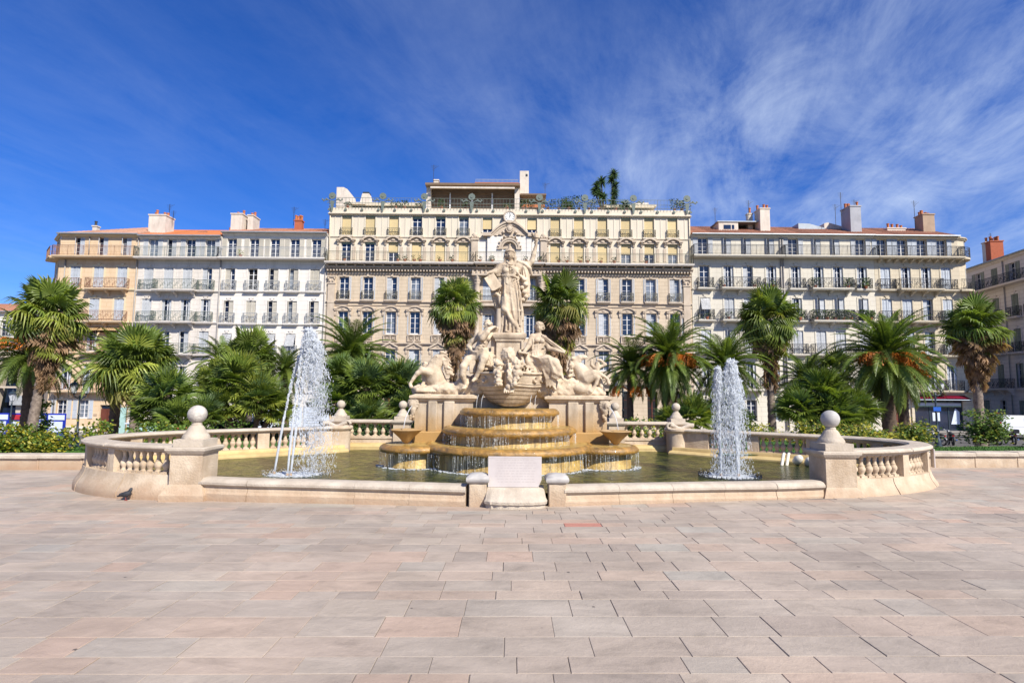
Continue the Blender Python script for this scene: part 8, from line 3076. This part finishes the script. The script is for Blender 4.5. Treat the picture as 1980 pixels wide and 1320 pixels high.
shrub('climbing leaves on the trunks far left behind the blue hoarding', -29.5, 35.4, 1.2, .8, 2.6, 900, 'rose_leaf', group=None, name='climbing_plant', cat='plant', ls=.09)


# two yuccas on the palace terrace
def yucca(label, x, y, z, heads):
    root = thing('yucca', (x, y, z), label, 'plant', 'yuccas on the palace roof terrace')
    tb = MB()
    for hx, hz, s in heads:
        tb.tube([(x, y, z), (x + hx * .5, y, z + hz * .5), (x + hx, y, z + hz)], [.09, .07, .06], 6)
    add('stem', tb.mesh('stem', M_['trunk_brown']), root)
    for hx, hz, s in heads:
        b = MB()
        for i in range(110):
            az, el = rv.uniform(0, 6.28), rv.uniform(-1.1, 1.5)
            d = Vector((math.cos(az) * math.cos(el), math.sin(az) * math.cos(el), math.sin(el)))
            q = d.orthogonal().normalized() * .05
            L_ = s * rv.uniform(.9, 1.35)
            tip = d * L_ - Vector((0, 0, L_ * .18))
            b.add([tuple(-q), tuple(q), tuple(d * L_ * .5 + q), tuple(tip), tuple(d * L_ * .5 - q)], [(0, 1, 2, 4), (4, 2, 3)])
        add('leaf_rosette', b.mesh('leaf_rosette', M_['asparagus']), root, T(x + hx, y, z + hz))


yucca('tall multi-headed yucca on the palace roof terrace, taller left one', 9.3, 56, 20.2, ((-.7, 3.2, .6), (-.5, 2.4, .6), (-.2, 3.7, .7), (-.9, 2.7, .5), (0, 2.0, .6)))
yucca('yucca with a single high tuft on the palace roof terrace, right beside the taller one', 10.3, 56.1, 20.2, ((.1, 4.5, .7), (.25, 3.2, .6), (-.1, 3.9, .6), (.2, 2.4, .6), (0, 1.6, .6)))
yucca('low yucca tuft on the palace terrace near the antenna', 5.4, 56, 20.4, ((0, 1.0, .8), (.4, .7, .6)))
yucca('low spiky tuft on the palace terrace right of the tall yuccas', 11.5, 56, 20.3, ((0, 1.0, .75),))


# ------------------------------------------------------------------ street lamps
def lamp(x, y, H, label, heads=2, s=1.35, base_white=False):
    z0 = gz(x, y)
    root = thing('street_lamp', (x, y, z0), label, 'street lamp', 'iron street lamps')
    b = MB().lathe([(.26, 0), (.26, .10), (.19, .16), (.17, .50), (.11, .60), (.10, 1.0), (.13, 1.04), (.075, 1.12), (.058, H * .55), (.085, H * .56), (.055, H * .58), (.05, H - .62), (.085, H - .6), (.045, H - .5)], 12)
    add('pole', b.mesh('pole', M_['iron_lamp'], smooth=40), root, T(x, y, z0))
    if base_white:
        add('pole_foot', MB().cbox(-.22, .22, -.22, .22, 0, .35).mesh('pole_foot', M_['board_white']), root, T(x, y, z0))
    offs = (-.42, .42) if heads == 2 else (0,)
    if heads == 2:
        b = MB()
        for sg in (-1, 1):
            b.tube([(0, 0, H - .62), (sg * .18, 0, H - .66), (sg * .38, 0, H - .56), (sg * .42, 0, H - .40)], .04, 6)
            b.tube([(0, 0, H - .9), (sg * .10, 0, H - .82), (sg * .14, 0, H - .68)], .016, 5)
        b.lathe([(.05, H - .6), (.07, H - .55), (.02, H - .42), (.001, H - .36)], 8)
        add('arm', b.mesh('arm', M_['iron_lamp'], smooth=60), root, T(x, y, z0))
    for o in offs:
        zz = H - .40 if heads == 2 else H - .48
        A = T(x + o, y, z0 + zz, 0, s)
        b = MB().lathe([(.03, 0), (.09, .03), (.09, .05)], 8).lathe([(.20, .44), (.21, .47), (.12, .56), (.05, .60), (.06, .63), (.02, .68), (.001, .74)], 8)
        for k in range(4):
            a = math.pi / 4 + k * math.pi / 2
            b.tube([(.085 * math.cos(a), .085 * math.sin(a), .05), (.19 * math.cos(a), .19 * math.sin(a), .45)], .010, 4)
        l_ = add('lantern', b.mesh('lantern', M_['iron_lamp'], smooth=30), root, A)
        b = MB().lathe([(.08, .05), (.18, .44)], 4, M=Matrix.Rotation(math.pi / 4, 4, 'Z'))
        add('lantern_glass', b.mesh('lantern_glass', M_['lamp_glass']), l_, A)
    return root


lamp(-29.2, 38, 4.0, 'double-lantern iron street lamp in front of the orange corner house')
lamp(-39.1, 44, 3.6, 'single-lantern street lamp with white foot before the blue hoarding', 1, base_white=True)
lamp(-18.3, 40, 3.6, 'double-lantern street lamp glimpsed between the dwarf palm mounds')
lamp(6.55, 33, 3.9, 'double-lantern street lamp behind the right sea horse')
l5 = lamp(28.7, 38, 4.1, 'double-lantern street lamp with blue sign in front of the shop')
add('blue_sign', MB().box(28.45, 28.95, 37.88, 37.92, 1.05, 1.32).mesh('blue_sign', M_['sign_blue']), l5)
lamp(19.15, 36, 3.3, 'double-lantern street lamp with pale lanterns among the palms on the right')


# ------------------------------------------------------------------ street furniture and vehicles
root = thing('hoarding', (-40.2, 44.5, gz(-40, 44)), 'bright blue site hoarding with white and red posters at the far left', 'hoarding')
zb = gz(-40, 44)
for i in range(6):
    x0 = -45.0 + i * 1.52
    add('hoarding_panel', MB().box(x0, x0 + 1.5, 45.4, 45.46, zb, zb + 2.2).box(x0 + .03, x0 + .10, 45.36, 45.399, zb, zb + 2.2).mesh('hoarding_panel', M_['blue_panel']), root)
    add('poster', MB().box(x0 + .2, x0 + 1.3, 45.36, 45.39, zb + .7, zb + 1.55).mesh('poster', M_['board_white']), root)
    add('poster', MB().box(x0 + .12, x0 + 1.42, 45.36, 45.39, zb + 1.68, zb + 2.08).mesh('poster', M_['red_panel' if i in (1, 3) else 'board_white']), root)

root = thing('notice_board', (-17.6, 42, gz(-18, 42)), 'pair of tall pale notice boards under the palms left of the left jet', 'notice board')
zb = gz(-18, 42)
for x0 in (-19.6, -17.55, -15.5):
    add('board', MB().box(x0, x0 + 1.9, 42, 42.08, zb + .3, zb + 2.75).mesh('board', M_['board_white']), root)
    b = MB()
    for k in range(9):
        b.box(x0 + .2, x0 + 1.2 + .5 * ((k * 7) % 5) / 5, 41.985, 41.998, zb + .8 + k * .19, zb + .84 + k * .19)
    add('printed_lines', b.mesh('printed_lines', M_['frame_grey']), root, None, 'stuff')
    add('post', MB().box(x0 - .06, x0 - .01, 41.98, 42.1, zb, zb + 2.85).mesh('post', M_['frame_grey']), root)
root = thing('kiosk', (-26.3, 40.5, gz(-26, 40)), 'pale turquoise kiosk with white column half hidden by palms left of the front left ball', 'kiosk')
zb = gz(-26, 40)
add('kiosk_wall', MB().box(-27.4, -24.9, 40.2, 41.4, zb, zb + 1.55).mesh('kiosk_wall', M_['teal_paint']), root)
add('kiosk_top', MB().box(-27.5, -24.8, 40.1, 41.5, zb + 1.554, zb + 1.64).mesh('kiosk_top', M_['board_white']), root)
add('column', MB().box(-29.2, -28.7, 41, 41.4, zb, zb + 2.9).mesh('column', M_['frame_white']), root)
add('door_leaf', MB().box(-28.6, -28.1, 41, 41.06, zb, zb + 2.7).mesh('door_leaf', M_['teal_paint']), root)


def motorbike(x, y, rz, label, body='bike_black', topbox=False, windshield=False):
    z0 = gz(x, y)
    A = T(x, y, z0, rz)
    root = thing('motorcycle', None, label, 'motorcycle', 'motorcycles and scooters parked by the shop', M=A)
    for wx in (-.62, .66):
        b = MB()
        n = 18
        pts = [(wx + .27 * math.cos(2 * math.pi * i / n), 0, .30 + .27 * math.sin(2 * math.pi * i / n)) for i in range(n + 1)]
        b.tube(pts, .055, 6, False)
        w_ = add('wheel', b.mesh('wheel', M_['rubber'], smooth=60), root, A)
        b = MB()
        b.lathe([(.04, -.05), (.04, .05)], 8, M=Matrix.Translation((wx, 0, .30)) @ Matrix.Rotation(math.pi / 2, 4, 'X'))
        for k in range(5):
            t_ = k * 2 * math.pi / 5
            b.tube([(wx, 0, .30), (wx + .23 * math.cos(t_), 0, .30 + .23 * math.sin(t_))], .016, 4)
        add('rim', b.mesh('rim', M_['bike_silver']), w_, A)
        b = MB().tube([(wx + .33 * math.cos(t_), 0, .30 + .33 * math.sin(t_)) for t_ in lin(.3, 2.7, 8)], .05, 6)
        add('mudguard', b.mesh('mudguard', M_[body], smooth=60), root, A)
    b = MB().tube([(.66, .07, .3), (.50, .07, .8), (.44, .05, 1.02)], .03, 6).tube([(.66, -.07, .3), (.50, -.07, .8), (.44, -.05, 1.02)], .03, 6)
    b.tube([(.36, -.34, 1.08), (.44, -.15, 1.04), (.44, .15, 1.04), (.36, .34, 1.08)], .02, 6)
    add('fork', b.mesh('fork', M_['bike_silver'], smooth=60), root, A)
    b = MB().ball((.12, 0, .80), .2, 14, 10, sc=(1.5, .8, .75)).ball((.0, 0, .46), .2, 12, 8, sc=(1.3, .9, .9)).box(-.1, .2, -.1, .1, .3, .65).tube([(.4, 0, .9), (.1, 0, .6), (-.4, 0, .55)], .05, 6)
    add('body', b.mesh('body', M_[body], smooth=50), root, A)
    b = MB().ball((-.42, 0, .78), .2, 12, 8, sc=(1.9, .75, .42))
    add('seat', b.mesh('seat', M_['rubber'], smooth=60), root, A)
    b = MB().ball((.62, 0, .92), .11, 12, 8, sc=(.8, 1, 1))
    add('headlight', b.mesh('headlight', M_['lamp_glass'], smooth=60), root, A)
    add('exhaust', MB().tube([(.1, -.16, .3), (-.3, -.18, .3), (-.8, -.18, .42)], [.03, .05, .055], 8).mesh('exhaust', M_['chrome'], smooth=60), root, A)
    add('rear_light', MB().box(-.86, -.80, -.06, .06, .66, .74).mesh('rear_light', M_['tail_red']), root, A)
    for s in (-1, 1):
        add('mirror', MB().tube([(.40, s * .28, 1.06), (.36, s * .32, 1.22)], .008, 4).ball((.36, s * .32, 1.26), .05, 8, 6, sc=(.3, 1, .8)).mesh('mirror', M_['bike_black']), root, A)
    add('side_stand', MB().tube([(-.05, .08, .3), (-.1, .25, .01)], .015, 5).mesh('side_stand', M_['bike_silver']), root, A)
    if topbox:
        add('top_box', MB().cbox(-1.05, -.70, -.2, .2, .84, 1.14, .04).mesh('top_box', M_['bike_black']), root, A)
    if windshield:
        add('windshield', MB().prism([(0, 0), (.02, 0), (-.12, .42), (-.15, .42)], -.2, .2, Matrix.Translation((.55, 0, 1.0))).mesh('windshield', M_['glass']), root, A)


motorbike(25.3, 38.5, 1.3, 'dark motorcycle behind the flowering hedge left of the shop front')
motorbike(26.7, 39.5, 1.9, 'black scooter with windshield and top box by the left edge of the shop front', topbox=True, windshield=True)
motorbike(30.2, 40.5, 2.0, 'silver-black motorcycle just right of the lamp with the blue sign', 'bike_silver')
motorbike(31.6, 40.6, 1.1, 'black motorcycle parked nose to the street right of the shop lamp')
motorbike(34.6, 41.0, 1.9, 'black scooter with top box parked in front of the white van, left one', topbox=True)
motorbike(36.4, 41.2, 1.2, 'black motorcycle parked in front of the white van, right one', topbox=True)

# white panel van, partly outside the picture
zv = gz(41.5, 46)
A = T(41.6, 46, zv)
root = thing('van', None, 'white panel van parked at the far right edge', 'van', M=A)
side = [(-2.35, .38), (2.1, .38), (2.55, .45), (2.62, .85), (2.45, 1.10), (1.75, 1.30), (1.20, 1.82), (.95, 1.90), (-2.1, 1.92), (-2.32, 1.82), (-2.40, 1.2)]
vs, fs = [], []
m_ = len(side)
for yy, sc in ((-.92, 0), (-.86, 1), (.86, 1), (.92, 0)):
    for (px_, pz_) in side:
        k = .0
        vs.append((px_ * (1 if sc else .985), yy, pz_ if sc else 1.1 + (pz_ - 1.1) * .94))
for r_ in range(3):
    for i in range(m_):
        j = (i + 1) % m_
        fs.append((r_ * m_ + i, r_ * m_ + j, r_ * m_ + m_ + j, r_ * m_ + m_ + i))
fs.append(tuple(range(m_ - 1, -1, -1))); fs.append(tuple(3 * m_ + i for i in range(m_)))
add('body', MB().add(vs, fs).mesh('body', M_['van_white'], smooth=35), root, A)
b = MB().box(-.55, -.54, -.926, -.915, .5, 1.75).box(.75, .76, -.926, -.915, .5, 1.75).box(-2.2, .7, -.93, -.918, 1.02, 1.05)
add('door_seams', b.mesh('door_seams', M_['frame_grey']), root, A)
add('sliding_door', MB().box(-.50, .72, -.934, -.92, 1.12, 1.68).mesh('sliding_door', M_['van_white']), root, A)
add('side_window', MB().prism([(.85, 1.2), (1.65, 1.2), (1.25, 1.68), (.85, 1.68)], -.935, -.92).mesh('side_window', M_['glass']), root, A)
add('windscreen', MB().add([(1.80, -.75, 1.31), (1.80, .75, 1.31), (1.25, .75, 1.80), (1.25, -.75, 1.80)], [(0, 1, 2, 3)]).mesh('windscreen', M_['glass']), root, A)
for wx in (-1.55, 1.65):
    for s in (-1, 1):
        b = MB().lathe([(.33, -.1), (.33, .1)], 22, M=Matrix.Translation((wx, s * .84, .33)) @ Matrix.Rotation(math.pi / 2, 4, 'X'))
        w_ = add('wheel', b.mesh('wheel', M_['rubber'], smooth=40), root, A)
        b = MB().lathe([(.20, -.105), (.20, .105)], 16, M=Matrix.Translation((wx, s * .845, .33)) @ Matrix.Rotation(math.pi / 2, 4, 'X'))
        add('hub_cap', b.mesh('hub_cap', M_['bike_silver'], smooth=40), w_, A)
add('headlight', MB().box(2.48, 2.60, -.85, -.55, .78, .98).mesh('headlight', M_['lamp_glass']), root, A)
add('bumper', MB().cbox(2.4, 2.72, -.9, .9, .3, .52, .03).mesh('bumper', M_['frame_grey']), root, A)
add('rear_light', MB().box(-2.42, -2.36, -.90, -.78, .95, 1.4).mesh('rear_light', M_['tail_red']), root, A)
